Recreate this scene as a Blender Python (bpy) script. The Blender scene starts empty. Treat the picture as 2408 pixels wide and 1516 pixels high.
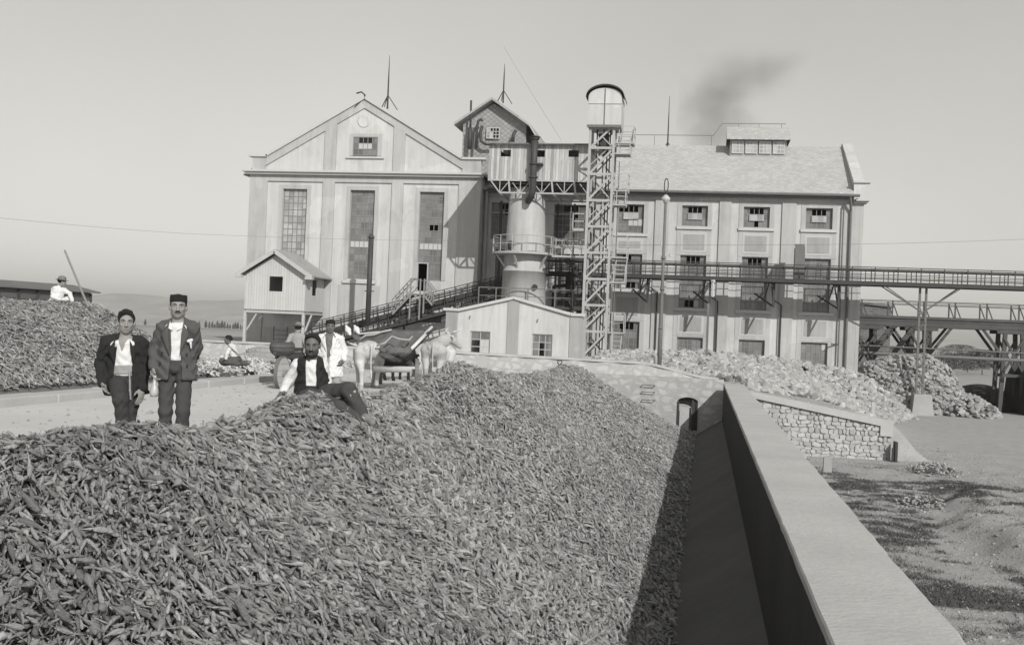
import bpy, bmesh, math, random
import numpy as np
from mathutils import Vector, Matrix
random.seed(7); RNG = np.random.default_rng(11)
sc = bpy.context.scene
COL = sc.collection
R = math.radians

# ---------------------------------------------------------------- camera
F_PX, CX, CY, HCAM = 2600.0, 1204.0, 757.6, 1.55      # focal length in the units of a 2408 px wide picture
YAW, PITCH, ROLL = math.atan(455 / F_PX), math.atan(19.9 / F_PX), R(2.35)
cam_d = bpy.data.cameras.new('camera'); cam = bpy.data.objects.new('camera', cam_d); COL.objects.link(cam)
sc.camera = cam
cam_d.sensor_width = 36; cam_d.lens = 36 * F_PX / 2408; cam_d.clip_start = .05; cam_d.clip_end = 20000
_f = Vector((-math.sin(YAW) * math.cos(PITCH), math.cos(YAW) * math.cos(PITCH), math.sin(PITCH)))
_r0 = Vector((math.cos(YAW), math.sin(YAW), 0)); _u0 = _r0.cross(_f)
_r = _r0 * math.cos(ROLL) + _u0 * math.sin(ROLL); _u = _u0 * math.cos(ROLL) - _r0 * math.sin(ROLL)
cam.matrix_world = Matrix(((_r.x, _u.x, -_f.x, 0), (_r.y, _u.y, -_f.y, 0), (_r.z, _u.z, -_f.z, HCAM), (0, 0, 0, 1)))

# ---------------------------------------------------------------- sun, sky, exposure
SUN_DIR = Vector((.61, -1.0, .68)).normalized()       # towards the sun
el = math.asin(SUN_DIR.z); az = math.atan2(SUN_DIR.x, SUN_DIR.y)
sd = bpy.data.lights.new('sun', 'SUN'); sd.energy = 3.7; sd.angle = R(.6); sd.color = (1.0, .985, .935)
so = bpy.data.objects.new('sun', sd); COL.objects.link(so)
so.rotation_euler = SUN_DIR.to_track_quat('Z', 'Y').to_euler()
w = bpy.data.worlds.new('World'); sc.world = w; w.use_nodes = True
nt = w.node_tree; nt.nodes.clear()
sky = nt.nodes.new('ShaderNodeTexSky'); sky.sky_type = 'NISHITA'; sky.sun_disc = False
sky.sun_elevation = el; sky.sun_rotation = az; sky.dust_density = 2.5; sky.altitude = 900
bw = nt.nodes.new('ShaderNodeRGBToBW')
tint = nt.nodes.new('ShaderNodeMix'); tint.data_type = 'RGBA'; tint.blend_type = 'MULTIPLY'; tint.inputs[0].default_value = 1
tint.inputs[7].default_value = (1.0, .985, .93, 1)
bg = nt.nodes.new('ShaderNodeBackground'); bg.inputs[1].default_value = .105
wo = nt.nodes.new('ShaderNodeOutputWorld')
pw = nt.nodes.new('ShaderNodeMath'); pw.operation = 'POWER'; pw.inputs[1].default_value = .45
ml = nt.nodes.new('ShaderNodeMath'); ml.operation = 'MULTIPLY'; ml.inputs[1].default_value = 3.3
nt.links.new(sky.outputs[0], bw.inputs[0]); nt.links.new(bw.outputs[0], pw.inputs[0]); nt.links.new(pw.outputs[0], ml.inputs[0]); wtc = nt.nodes.new('ShaderNodeTexCoord'); wn_ = nt.nodes.new('ShaderNodeTexNoise'); wn_.inputs['Scale'].default_value = 2.6; wn_.inputs['Detail'].default_value = 5; nt.links.new(wtc.outputs['Generated'], wn_.inputs['Vector'])
wm = nt.nodes.new('ShaderNodeMath'); wm.operation = 'MULTIPLY_ADD'; wm.inputs[1].default_value = .26; wm.inputs[2].default_value = .87; nt.links.new(wn_.outputs[0], wm.inputs[0])
wx = nt.nodes.new('ShaderNodeMath'); wx.operation = 'MULTIPLY'; nt.links.new(ml.outputs[0], wx.inputs[0]); nt.links.new(wm.outputs[0], wx.inputs[1]); nt.links.new(wx.outputs[0], tint.inputs[6])
nt.links.new(tint.outputs[2], bg.inputs[0]); nt.links.new(bg.outputs[0], wo.inputs[0])
sc.render.engine = 'CYCLES'
sc.view_settings.view_transform = 'Standard'; sc.view_settings.look = 'None'
sc.view_settings.exposure = 0.0; sc.view_settings.gamma = 1
sc.cycles.max_bounces = 5; sc.cycles.diffuse_bounces = 3; sc.cycles.volume_bounces = 0
sc.cycles.volume_step_rate = 1.0

# ---------------------------------------------------------------- calibration: survey of the photograph
def ray(px, py):
    return _f + _r * ((px - CX) / F_PX) - _u * ((py - CY) / F_PX)
def onY(px, py, Y):
    d = ray(px, py); t = Y / d.y; return d.x * t, HCAM + d.z * t
def PY(px, py, Y):
    x, z = onY(px, py, Y); return Vector((x, Y, z))
def PD(px, py, zc):
    d = ray(px, py); return Vector((d.x * zc, d.y * zc, HCAM + d.z * zc))
def PG(px, py, g=0.0):
    d = ray(px, py); t = (g - HCAM) / d.z; return Vector((d.x * t, d.y * t, g))

# ---------------------------------------------------------------- materials
MATS = {}
def mat(name, v, var=.12, scale=1.0, bump=.2, bscale=None, rough=.9, stretch=(1, 1, 1), extra=None, tint=(1, 1, 1), metal=0, attr=None, attr_amt=.5, spec=.3, cell=None):
    m = bpy.data.materials.new(name); m.use_nodes = True; MATS[name] = m
    n = m.node_tree.nodes; l = m.node_tree.links; b = n['Principled BSDF']
    b.inputs['Roughness'].default_value = rough; b.inputs['Metallic'].default_value = metal
    b.inputs['Specular IOR Level'].default_value = spec
    tc = n.new('ShaderNodeTexCoord'); mp = n.new('ShaderNodeMapping'); mp.inputs['Scale'].default_value = stretch
    l.new(tc.outputs['Object'], mp.inputs[0])
    def noise(s, det=6, rgh=.6, vec=None):
        x = n.new('ShaderNodeTexNoise'); x.inputs['Scale'].default_value = s; x.inputs['Detail'].default_value = det
        x.inputs['Roughness'].default_value = rgh; l.new(vec or mp.outputs[0], x.inputs['Vector']); return x.outputs[0]
    def math_(op, a, c, d=None):
        x = n.new('ShaderNodeMath'); x.operation = op
        for i, q in enumerate((a, c, d)):
            if q is None: continue
            if isinstance(q, (int, float)): x.inputs[i].default_value = q
            else: l.new(q, x.inputs[i])
        return x.outputs[0]
    a = noise(scale); c = noise(scale * 7.3, 5, .7)
    s = math_('ADD', math_('MULTIPLY', math_('SUBTRACT', a, .5), 2.6 * var), math_('MULTIPLY', math_('SUBTRACT', c, .5), 1.2 * var))
    fac = math_('ADD', s, 1.0)
    H = None
    if extra: fac, H = extra(n, l, mp, tc, fac, noise, math_)
    if cell:   # every pane / block its own tone
        vm = n.new('ShaderNodeVectorMath'); vm.operation = 'DIVIDE'; vm.inputs[1].default_value = cell; l.new(tc.outputs['Object'], vm.inputs[0])
        fl = n.new('ShaderNodeVectorMath'); fl.operation = 'FLOOR'; l.new(vm.outputs[0], fl.inputs[0])
        wn = n.new('ShaderNodeTexWhiteNoise'); l.new(fl.outputs[0], wn.inputs[0])
        fac = math_('MULTIPLY', fac, math_('ADD', math_('MULTIPLY', wn.outputs[0], .55), .72))
    if attr:
        at = n.new('ShaderNodeAttribute'); at.attribute_name = attr
        fac = math_('MULTIPLY', fac, math_('ADD', math_('MULTIPLY', at.outputs['Fac'], attr_amt), 1 - attr_amt / 2))
    val = math_('MAXIMUM', math_('MULTIPLY', fac, v), .004)
    cr = n.new('ShaderNodeCombineColor')
    for i in range(3):
        l.new(math_('MULTIPLY', val, tint[i]), cr.inputs[i])
    l.new(cr.outputs[0], b.inputs['Base Color'])
    if bump:
        bn = n.new('ShaderNodeBump'); bn.inputs['Strength'].default_value = min(1, bump); bn.inputs['Distance'].default_value = .05
        hh = noise(bscale or scale * 12, 8, .65)
        if H is not None: hh = math_('ADD', math_('MULTIPLY', hh, .35), H)
        l.new(hh, bn.inputs['Height']); l.new(bn.outputs[0], b.inputs['Normal'])
    return m

def x_streaks(n, l, mp, tc, fac, noise, math_):          # rain streaks and patched plaster
    m2 = n.new('ShaderNodeMapping'); m2.inputs['Scale'].default_value = (2.2, 2.2, .12); l.new(tc.outputs['Object'], m2.inputs[0])
    s = noise(1.6, 5, .65, m2.outputs[0])
    p = noise(.22, 3, .5)
    f = math_('MULTIPLY', fac, math_('ADD', math_('MULTIPLY', s, .46), .74))
    m4 = n.new('ShaderNodeMapping'); m4.inputs['Scale'].default_value = (.9, .9, .35); l.new(tc.outputs['Object'], m4.inputs[0])
    g4 = n.new('ShaderNodeMapRange'); g4.inputs['From Min'].default_value = .50; g4.inputs['From Max'].default_value = .68; l.new(noise(.8, 6, .7, m4.outputs[0]), g4.inputs['Value'])
    f = math_('MULTIPLY', f, math_('SUBTRACT', 1, math_('MULTIPLY', g4.outputs[0], .17)))
    f = math_('MULTIPLY', f, math_('ADD', math_('MULTIPLY', math_('GREATER_THAN', p, .58), .09), .96))
    return f, None
def x_boards(w, amt=.35, axis=0):
    def g(n, l, mp, tc, fac, noise, math_):
        sx = n.new('ShaderNodeSeparateXYZ'); l.new(tc.outputs['Object'], sx.inputs[0])
        q = math_('DIVIDE', sx.outputs[axis], w)
        fr = math_('FRACT', q, None); fl = math_('FLOOR', q, None)
        wn = n.new('ShaderNodeTexWhiteNoise'); wn.noise_dimensions = '1D'; l.new(fl, wn.inputs['W'])
        gap = math_('LESS_THAN', fr, .07)
        m2 = n.new('ShaderNodeMapping'); m2.inputs['Scale'].default_value = (9, 9, .5) if axis != 2 else (.5, .5, 9); l.new(tc.outputs['Object'], m2.inputs[0])
        gr = noise(2.0, 4, .6, m2.outputs[0])
        f = math_('MULTIPLY', fac, math_('ADD', math_('MULTIPLY', wn.outputs[0], amt), 1 - amt / 2))
        f = math_('MULTIPLY', f, math_('ADD', math_('MULTIPLY', gr, amt * 1.6), 1 - amt * .8))
        f = math_('MULTIPLY', f, math_('SUBTRACT', 1, math_('MULTIPLY', gap, .5)))
        return f, math_('MULTIPLY', gap, -.8)
    return g
def x_stone(s, edge=.07, lo=.55, zs=1.5, mort=1.0, dark=0.35):
    def g(n, l, mp, tc, fac, noise, math_):
        m2 = n.new('ShaderNodeMapping'); m2.inputs['Scale'].default_value = (1, 1, zs); l.new(tc.outputs['Object'], m2.inputs[0])
        wz = n.new('ShaderNodeTexNoise'); wz.inputs['Scale'].default_value = s * 1.3; l.new(m2.outputs[0], wz.inputs['Vector'])
        mx = n.new('ShaderNodeVectorMath'); mx.operation = 'MULTIPLY_ADD'; l.new(wz.outputs['Color'], mx.inputs[0]); mx.inputs[1].default_value = (.9 / s,) * 3; l.new(m2.outputs[0], mx.inputs[2])
        v1 = n.new('ShaderNodeTexVoronoi'); v1.feature = 'DISTANCE_TO_EDGE'; v1.inputs['Scale'].default_value = s; l.new(mx.outputs[0], v1.inputs['Vector'])
        v2 = n.new('ShaderNodeTexVoronoi'); v2.inputs['Scale'].default_value = s; l.new(mx.outputs[0], v2.inputs['Vector'])
        sc_ = n.new('ShaderNodeSeparateColor'); l.new(v2.outputs['Color'], sc_.inputs[0])
        e = n.new('ShaderNodeMapRange'); e.inputs['From Min'].default_value = edge * .3; e.inputs['From Max'].default_value = edge; l.new(v1.outputs['Distance'], e.inputs['Value'])
        tone = math_('ADD', math_('MULTIPLY', sc_.outputs[0], 1 - lo), lo + .12)
        f = math_('MULTIPLY', fac, math_('ADD', math_('MULTIPLY', tone, e.outputs[0]), math_('MULTIPLY', math_('SUBTRACT', 1, e.outputs[0]), dark * mort)))
        return f, math_('MULTIPLY', e.outputs[0], 1.6)
    return g
def x_slates(n, l, mp, tc, fac, noise, math_):
    m2 = n.new('ShaderNodeMapping'); m2.inputs['Rotation'].default_value = (0, 0, R(45)); m2.inputs['Scale'].default_value = (1, 1, 1)
    sx = n.new('ShaderNodeSeparateXYZ'); l.new(tc.outputs['Object'], sx.inputs[0])
    cb = n.new('ShaderNodeCombineXYZ'); l.new(sx.outputs[0], cb.inputs[0]); l.new(math_('ADD', sx.outputs[1], math_('MULTIPLY', sx.outputs[2], 1.3)), cb.inputs[1])
    l.new(cb.outputs[0], m2.inputs[0])
    bt = n.new('ShaderNodeTexBrick'); bt.offset = 0; bt.inputs['Scale'].default_value = 1; bt.inputs['Brick Width'].default_value = .33; bt.inputs['Row Height'].default_value = .33
    bt.inputs['Mortar Size'].default_value = .022; bt.inputs['Color1'].default_value = (.88, .88, .88, 1); bt.inputs['Color2'].default_value = (1.1, 1.1, 1.1, 1); bt.inputs['Mortar'].default_value = (.62, .62, .62, 1)
    l.new(m2.outputs[0], bt.inputs['Vector'])
    b2 = n.new('ShaderNodeRGBToBW'); l.new(bt.outputs[0], b2.inputs[0])
    return math_('MULTIPLY', fac, b2.outputs[0]), math_('MULTIPLY', bt.outputs['Fac'], -1)
def x_bricks(n, l, mp, tc, fac, noise, math_):
    sx = n.new('ShaderNodeSeparateXYZ'); l.new(tc.outputs['Object'], sx.inputs[0])
    cb = n.new('ShaderNodeCombineXYZ'); l.new(math_('ADD', sx.outputs[0], sx.outputs[1]), cb.inputs[0]); l.new(sx.outputs[2], cb.inputs[1])
    bt = n.new('ShaderNodeTexBrick'); bt.inputs['Scale'].default_value = 1; bt.inputs['Brick Width'].default_value = .5; bt.inputs['Row Height'].default_value = .18
    bt.inputs['Mortar Size'].default_value = .02; bt.inputs['Color1'].default_value = (.8, .8, .8, 1); bt.inputs['Color2'].default_value = (1.2, 1.2, 1.2, 1); bt.inputs['Mortar'].default_value = (1.5, 1.5, 1.5, 1)
    l.new(cb.outputs[0], bt.inputs['Vector']); b2 = n.new('ShaderNodeRGBToBW'); l.new(bt.outputs[0], b2.inputs[0])
    return math_('MULTIPLY', fac, b2.outputs[0]), None
def x_corrug(n, l, mp, tc, fac, noise, math_):
    sx = n.new('ShaderNodeSeparateXYZ'); l.new(tc.outputs['Object'], sx.inputs[0])
    s = math_('SINE', math_('MULTIPLY', sx.outputs[0], 2 * math.pi / .09), None)
    return math_('MULTIPLY', fac, math_('ADD', math_('MULTIPLY', s, .1), 1)), math_('MULTIPLY', s, .8)
def x_ground(n, l, mp, tc, fac, noise, math_):
    sx = n.new('ShaderNodeSeparateXYZ'); l.new(tc.outputs['Object'], sx.inputs[0])
    at = n.new('ShaderNodeAttribute'); at.attribute_name = 'tone'
    fine = noise(9.0, 4, .7)
    near = math_('MULTIPLY', at.outputs['Fac'], math_('ADD', math_('MULTIPLY', fine, 1.4), .3))
    far = n.new('ShaderNodeMapRange'); far.inputs['From Min'].default_value = 95; far.inputs['From Max'].default_value = 400; l.new(sx.outputs[1], far.inputs['Value'])
    fields = noise(.006, 3, .5)
    f = math_('MULTIPLY', fac, math_('SUBTRACT', 1, math_('MULTIPLY', near, .60)))
    f = math_('MULTIPLY', f, math_('SUBTRACT', 1, math_('MULTIPLY', far.outputs[0], math_('MULTIPLY', fields, .55))))
    return f, None
def x_grain(n, l, mp, tc, fac, noise, math_):
    m2 = n.new('ShaderNodeMapping'); m2.inputs['Scale'].default_value = (.5, 7, 7); l.new(tc.outputs['Object'], m2.inputs[0])
    s = noise(1.2, 4, .6, m2.outputs[0])
    m3 = n.new('ShaderNodeMapping'); m3.inputs['Scale'].default_value = (.05, .25, .05); l.new(tc.outputs['Object'], m3.inputs[0])
    j = noise(1.2, 2, .5, m3.outputs[0])
    return math_('MULTIPLY', fac, math_('ADD', math_('ADD', math_('MULTIPLY', s, .10), math_('MULTIPLY', j, .25)), .82)), None
def x_weave(n, l, mp, tc, fac, noise, math_):
    c = noise(2.4, 3, .5)
    return math_('MULTIPLY', fac, math_('ADD', math_('MULTIPLY', c, .5), .75)), None

mat('plaster_light', .53, .05, .8, .12, 18, extra=x_streaks)
mat('plaster_mid', .44, .07, .8, .12, 18, extra=x_streaks)
mat('plaster_panel', .35, .07, .8, .12, 18, extra=x_streaks)
mat('plaster_trim', .46, .04, .8, .08, 18)
mat('plaster_wing', .52, .08, .7, .12, 18, extra=x_streaks)
mat('cornice_stone', .48, .10, 1.2, .15, 14)
mat('coping', .44, .14, 1.1, .35, 16, extra=x_grain)
mat('concrete_old', .32, .14, .7, .3, 9, extra=x_grain)
mat('concrete_dark', .035, .25, .9, .5, 6, extra=x_streaks)  # colour lowered to deepen the shade on the channel's inner wall face
mat('concrete_apron', .095, .25, .9, .5, 9, extra=x_grain)  # floor colour lowered too, painting deeper shade into the channel
mat('rubble_wall', .52, .12, 1.2, .9, 6, extra=x_stone(2.6, .06, .55, 1.5, 1, .4))
mat('rubble_wing', .44, .16, 1.4, .6, 9, extra=x_stone(3.6, .07, .75, 1.7, 1, .5))
mat('cobble_wall', .40, .14, 1.6, .12, 6, extra=x_stone(2.4, .25, .9, 1.6, 1, .86))
mat('slates', .46, .10, .5, .5, 5, extra=x_slates, rough=.75)
mat('slate_cladding', .30, .10, .5, .5, 5, extra=x_slates, rough=.75)
mat('boards_pale', .48, .10, 1.5, .4, 8, extra=x_boards(.19, .10))
mat('boards_worn', .40, .14, 1.2, .5, 8, extra=x_boards(.17, .55))
mat('boards_dark', .10, .2, 1.2, .5, 8, extra=x_boards(.16, .4, 2))
mat('timber_pale', .42, .15, 2, .3, 8)
mat('timber', .22, .2, 2, .4, 8)
mat('timber_dark', .06, .25, 2, .4, 8)
mat('trestle_timber', .085, .3, 1, .4, 8)
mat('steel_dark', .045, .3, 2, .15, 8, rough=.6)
mat('steel_grey', .14, .25, 2, .15, 8, rough=.6)
mat('steel_pale', .36, .18, 2.5, .15, 8, rough=.6)
mat('tank_paint', .50, .06, .9, .08, 8, rough=.55, extra=x_streaks)
mat('tower_paint', .44, .12, .8, .12, 9, rough=.7, extra=x_streaks)
mat('pipe_iron', .055, .35, 2, .15, 8, rough=.55)
mat('corrugated', .22, .15, 1, .6, 5, rough=.6, extra=x_corrug)
mat('glass_dark', .10, .25, .6, 0, rough=.25, spec=.5, cell=(.36, 50, .42))
mat('glass_pale', .34, .3, .9, 0, rough=.3, spec=.5, cell=(.36, 50, .6))
mat('glass_grey', .17, .25, .9, 0, rough=.25, spec=.5, cell=(.42, 50, .46))
mat('muntin', .20, .1, 2, 0, rough=.6)
mat('void_dark', .02, .1, 1, 0)  # near-black colour standing in for the shade inside openings
mat('white_cloth_panel', .75, .05, 1, .1)
mat('brick_dark', .13, .12, 1, .2, extra=x_bricks)
mat('ground_earth', .35, .26, 1.6, 1.0, 14, extra=x_ground)
mat('road_dust', .52, .12, .6, .4, 7)
mat('kerb_stone', .42, .12, 1.0, .3, 9)
mat('soil_pit', .2, .2, 1, .3)
mat('hill_earth', .34, .45, .006, 0)
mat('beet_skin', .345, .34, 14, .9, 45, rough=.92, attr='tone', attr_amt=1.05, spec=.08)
mat('beet_skin_pale', .50, .22, 9, .4, 60, rough=.92, attr='tone', attr_amt=.7, spec=.15)
mat('rubble_face', .40, .14, 2.2, .7, 14, attr='tone', attr_amt=.55)
mat('heap_soil', .15, .35, 8, .6, 30)
mat('limestone', .34, .3, 2.5, .5, 12, rough=.9, attr='tone', attr_amt=.6)
mat('limestone_grey', .30, .16, 2.5, .5, 12, rough=.9, attr='tone', attr_amt=.6)  # greyer limestone tone for stack, spills and pebbles
mat('coal_heap', .03, .3, 2, .6, 8)
mat('grass_blade', .075, .3, 2, 0, attr='tone', attr_amt=.8)
mat('poplar_leaf', .10, .3, 2, 0, attr='tone', attr_amt=.8)
mat('bark', .12, .3, 4, .3)
mat('skin', .25, .10, 18, .12, 90, rough=.6, tint=(1.03, 1, .97))
mat('skin_dark', .13, .12, 18, .12, 90, rough=.6, tint=(1.03, 1, .97))
mat('hair', .014, .3, 60, .5, 160, rough=.6)
mat('stubble', .05, .3, 60, .4, 160)
mat('cloth_black', .022, .2, 9, .35, 70)
mat('cloth_grey', .085, .14, 9, .35, 90)
mat('cloth_grey_dark', .06, .14, 9, .35, 90)
mat('cloth_charcoal', .045, .18, 9, .4, 70)
mat('cloth_white', .66, .05, 7, .35, 40)
mat('cloth_cream', .60, .06, 7, .35, 40)
mat('cloth_dusty', .30, .12, 7, .35, 40)
mat('hat_felt', .17, .15, 12, .2, 60)
mat('hat_straw', .40, .15, 20, .3, 80)
mat('leather', .20, .2, 14, .3, 60)
mat('button', .03, .1, 5, 0)
mat('lip', .10, .1, 20, 0)
mat('eye_dark', .02, .1, 20, 0, rough=.3)
mat('bottle_glass', .42, .3, 12, .2, 30, rough=.2, spec=.6)
mat('hide_white', .50, .3, 2.2, .35, 45)
mat('hide_grey', .42, .22, 2.4, .35, 45)
mat('hide_black', .022, .3, 4, .35, 45)
mat('horn', .55, .15, 6, .1)
mat('blanket_wool', .12, .25, 2.4, .5, 50, extra=x_weave)
mat('blanket_band', .36, .2, 4, .4, 50)
mat('wheel_wood', .40, .10, 3, .3, 14, extra=x_boards(.14, .14, 2))
mat('wicker', .10, .3, 8, .6, 25, extra=x_boards(.05, .4, 2))
mat('lamp_enamel', .45, .1, 3, 0, rough=.4)
mat('wire_metal', .16, .1, 3, 0, rough=.5)

# ---------------------------------------------------------------- mesh builder
class MB:
    def __init__(s): s.v = []; s.f = []; s.n = 0; s.attr = None
    def add(s, v, f):
        v = np.asarray(v, float).reshape(-1, 3); s.v.append(v)
        s.f.extend([tuple(i + s.n for i in q) for q in f]); s.n += len(v); return s
    def box(s, x0, x1, y0, y1, z0, z1):
        v = [(x, y, z) for z in (z0, z1) for y in (y0, y1) for x in (x0, x1)]
        return s.add(v, [(0, 2, 3, 1), (4, 5, 7, 6), (0, 1, 5, 4), (2, 6, 7, 3), (0, 4, 6, 2), (1, 3, 7, 5)])
    def bar(s, a, b, w, h=None, up=(0, 0, 1)):
        a, b = Vector(a), Vector(b); d = (b - a)
        if d.length < 1e-6: return s
        d.normalize(); h = h or w; up = Vector(up)
        if abs(d.dot(up)) > .99: up = Vector((0, 1, 0))
        r = d.cross(up).normalized() * (w / 2); u = r.cross(d).normalized() * (h / 2)
        v = [p + i * r + j * u for p in (a, b) for i, j in ((-1, -1), (1, -1), (1, 1), (-1, 1))]
        return s.add(v, [(0, 3, 2, 1), (4, 5, 6, 7), (0, 1, 5, 4), (1, 2, 6, 5), (2, 3, 7, 6), (3, 0, 4, 7)])
    def tube(s, pts, r, n=8, cap=True):
        pts = [Vector(p) for p in pts]; rr = r if isinstance(r, (list, tuple)) else [r] * len(pts)
        vs = []; prev = None
        for i, p in enumerate(pts):
            d = (pts[min(i + 1, len(pts) - 1)] - pts[max(i - 1, 0)]).normalized()
            if prev is None:
                a = Vector((0, 0, 1)) if abs(d.z) < .9 else Vector((1, 0, 0)); x = d.cross(a).normalized()
            else: x = (prev - d * prev.dot(d)).normalized()
            prev = x; y = d.cross(x)
            vs += [p + (x * math.cos(2 * math.pi * k / n) + y * math.sin(2 * math.pi * k / n)) * rr[i] for k in range(n)]
        fs = [(i * n + k, i * n + (k + 1) % n, (i + 1) * n + (k + 1) % n, (i + 1) * n + k) for i in range(len(pts) - 1) for k in range(n)]
        if cap: fs += [tuple(range(n))[::-1], tuple((len(pts) - 1) * n + k for k in range(n))]
        return s.add(vs, fs)
    def prism(s, poly, y0, y1):                    # polygon in XZ, counter-clockwise seen from the camera, extruded in Y
        n = len(poly); v = [(x, y0, z) for x, z in poly] + [(x, y1, z) for x, z in poly]
        return s.add(v, [tuple(range(n)), tuple(range(2 * n - 1, n - 1, -1))] + [(i, i + n, (i + 1) % n + n, (i + 1) % n) for i in range(n)])
    def lathe(s, c, prof, n=24, a0=0, a1=2 * math.pi):
        full = abs(a1 - a0 - 2 * math.pi) < 1e-6; m = n if full else n + 1
        vs = [(c[0] + r * math.cos(a0 + (a1 - a0) * k / n), c[1] + r * math.sin(a0 + (a1 - a0) * k / n), c[2] + z) for r, z in prof for k in range(m)]
        fs = [(i * m + k, i * m + (k + 1) % m, (i + 1) * m + (k + 1) % m, (i + 1) * m + k) for i in range(len(prof) - 1) for k in range(n)]
        return s.add(vs, fs)
    def grid(s, P):                                # P: (n,m,3)
        n, m = P.shape[:2]; i, j = np.meshgrid(np.arange(n - 1), np.arange(m - 1), indexing='ij'); b = (i * m + j).ravel()
        return s.add(P.reshape(-1, 3), np.stack([b, b + m, b + m + 1, b + 1], 1).tolist())
    def wall(s, x0, x1, z0, z1, y, t, holes):      # a slab of wall with real openings
        xs = sorted({x0, x1, *[c for h in holes for c in h[:2]]}); zs = sorted({z0, z1, *[c for h in holes for c in h[2:]]})
        for i in range(len(xs) - 1):
            j = 0
            while j < len(zs) - 1:
                def inh(j): 
                    cx, cz = (xs[i] + xs[i + 1]) / 2, (zs[j] + zs[j + 1]) / 2
                    return any(h[0] < cx < h[1] and h[2] < cz < h[3] for h in holes)
                if inh(j): j += 1; continue
                k = j
                while k < len(zs) - 1 and not inh(k): k += 1
                a, b, c, d = xs[i], xs[i + 1], zs[j], zs[k]
                s.add([(a, y, c), (b, y, c), (b, y, d), (a, y, d)], [(0, 1, 2, 3)])
                s.add([(a, y + t, c), (b, y + t, c), (b, y + t, d), (a, y + t, d)], [(3, 2, 1, 0)])
                j = k
        for a, b, c, d in holes + [(x1, x0, z0, z1)]:
            s.add([(a, y, c), (b, y, c), (b, y, d), (a, y, d), (a, y + t, c), (b, y + t, c), (b, y + t, d), (a, y + t, d)],
                  [(0, 1, 5, 4), (1, 2, 6, 5), (2, 3, 7, 6), (3, 0, 4, 7)] if (a, b) != (x1, x0) else [(0, 4, 7, 3), (1, 2, 6, 5), (2, 3, 7, 6), (0, 1, 5, 4)])
        return s

OFF = {}
def obj(name, mb, m, parent=None, label=None, smooth=False, tone=None, cat=None, group=None, kind=None, bevel=0):
    if isinstance(mb, MB): V = np.concatenate(mb.v) if mb.v else np.zeros((0, 3)); Fc = mb.f
    else: V, Fc = mb
    off = OFF.get(parent.name, (0, 0, 0)) if parent else (0, 0, 0)
    V = np.asarray(V, float) - np.array(off)
    me = bpy.data.meshes.new(name)
    if isinstance(Fc, np.ndarray):
        me.vertices.add(len(V)); me.vertices.foreach_set('co', V.astype(np.float32).ravel())
        nf, k = Fc.shape; me.loops.add(nf * k); me.loops.foreach_set('vertex_index', Fc.astype(np.int32).ravel())
        me.polygons.add(nf); me.polygons.foreach_set('loop_start', np.arange(0, nf * k, k, dtype=np.int32))
        me.polygons.foreach_set('loop_total', np.full(nf, k, dtype=np.int32)); me.update(calc_edges=True)
    else: me.from_pydata(V.tolist(), [], Fc); me.update()
    me.materials.append(MATS[m] if isinstance(m, str) else m)
    me.polygons.foreach_set('use_smooth', np.full(len(me.polygons), bool(smooth)))
    if tone is not None:
        at = me.attributes.new('tone', 'FLOAT', 'POINT'); at.data.foreach_set('value', np.asarray(tone, np.float32))
    o = bpy.data.objects.new(name, me); COL.objects.link(o)
    if parent: o.parent = parent
    OFF[o.name] = off
    if bevel:
        bv = o.modifiers.new('bevel', 'BEVEL'); bv.width = bevel; bv.segments = 2; bv.limit_method = 'ANGLE'
    if label: o['label'] = label
    if cat: o['category'] = cat
    if group: o['group'] = group
    if kind: o['kind'] = kind
    return o
def thing(name, label, cat, loc=(0, 0, 0), group=None):
    o = bpy.data.objects.new(name, None); COL.objects.link(o); o.location = loc; o.empty_display_size = .1
    OFF[o.name] = tuple(loc); o['label'] = label; o['category'] = cat
    if group: o['group'] = group
    return o
def dup(root, loc, label=None, rz=0, s=1):
    r = root.copy(); COL.objects.link(r); r.location = loc; r.rotation_euler = (0, 0, rz); r.scale = (s,) * 3
    if label: r['label'] = label
    for ch in list(root.children):
        c = ch.copy(); COL.objects.link(c); c.parent = r
        for g in list(ch.children):
            d = g.copy(); COL.objects.link(d); d.parent = c
    return r
def smooth01(a, b, x):
    t = np.clip((x - a) / (b - a), 0, 1); return t * t * (3 - 2 * t)
def vnoise(x, y, seed=0):                          # cheap smooth 2-D value noise, numpy
    def h(i, j): 
        q = np.sin(i * 127.1 + j * 311.7 + seed * 74.7) * 43758.5453; return q - np.floor(q)
    i, j = np.floor(x), np.floor(y); u, v = x - i, y - j; u = u * u * (3 - 2 * u); v = v * v * (3 - 2 * v)
    return (h(i, j) * (1 - u) + h(i + 1, j) * u) * (1 - v) + (h(i, j + 1) * (1 - u) + h(i + 1, j + 1) * u) * v
def fbm(x, y, o=4, seed=0):
    return sum(vnoise(x * 2 ** k, y * 2 ** k, seed + k) / 2 ** k for k in range(o)) / (2 - 2 ** (1 - o))

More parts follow.
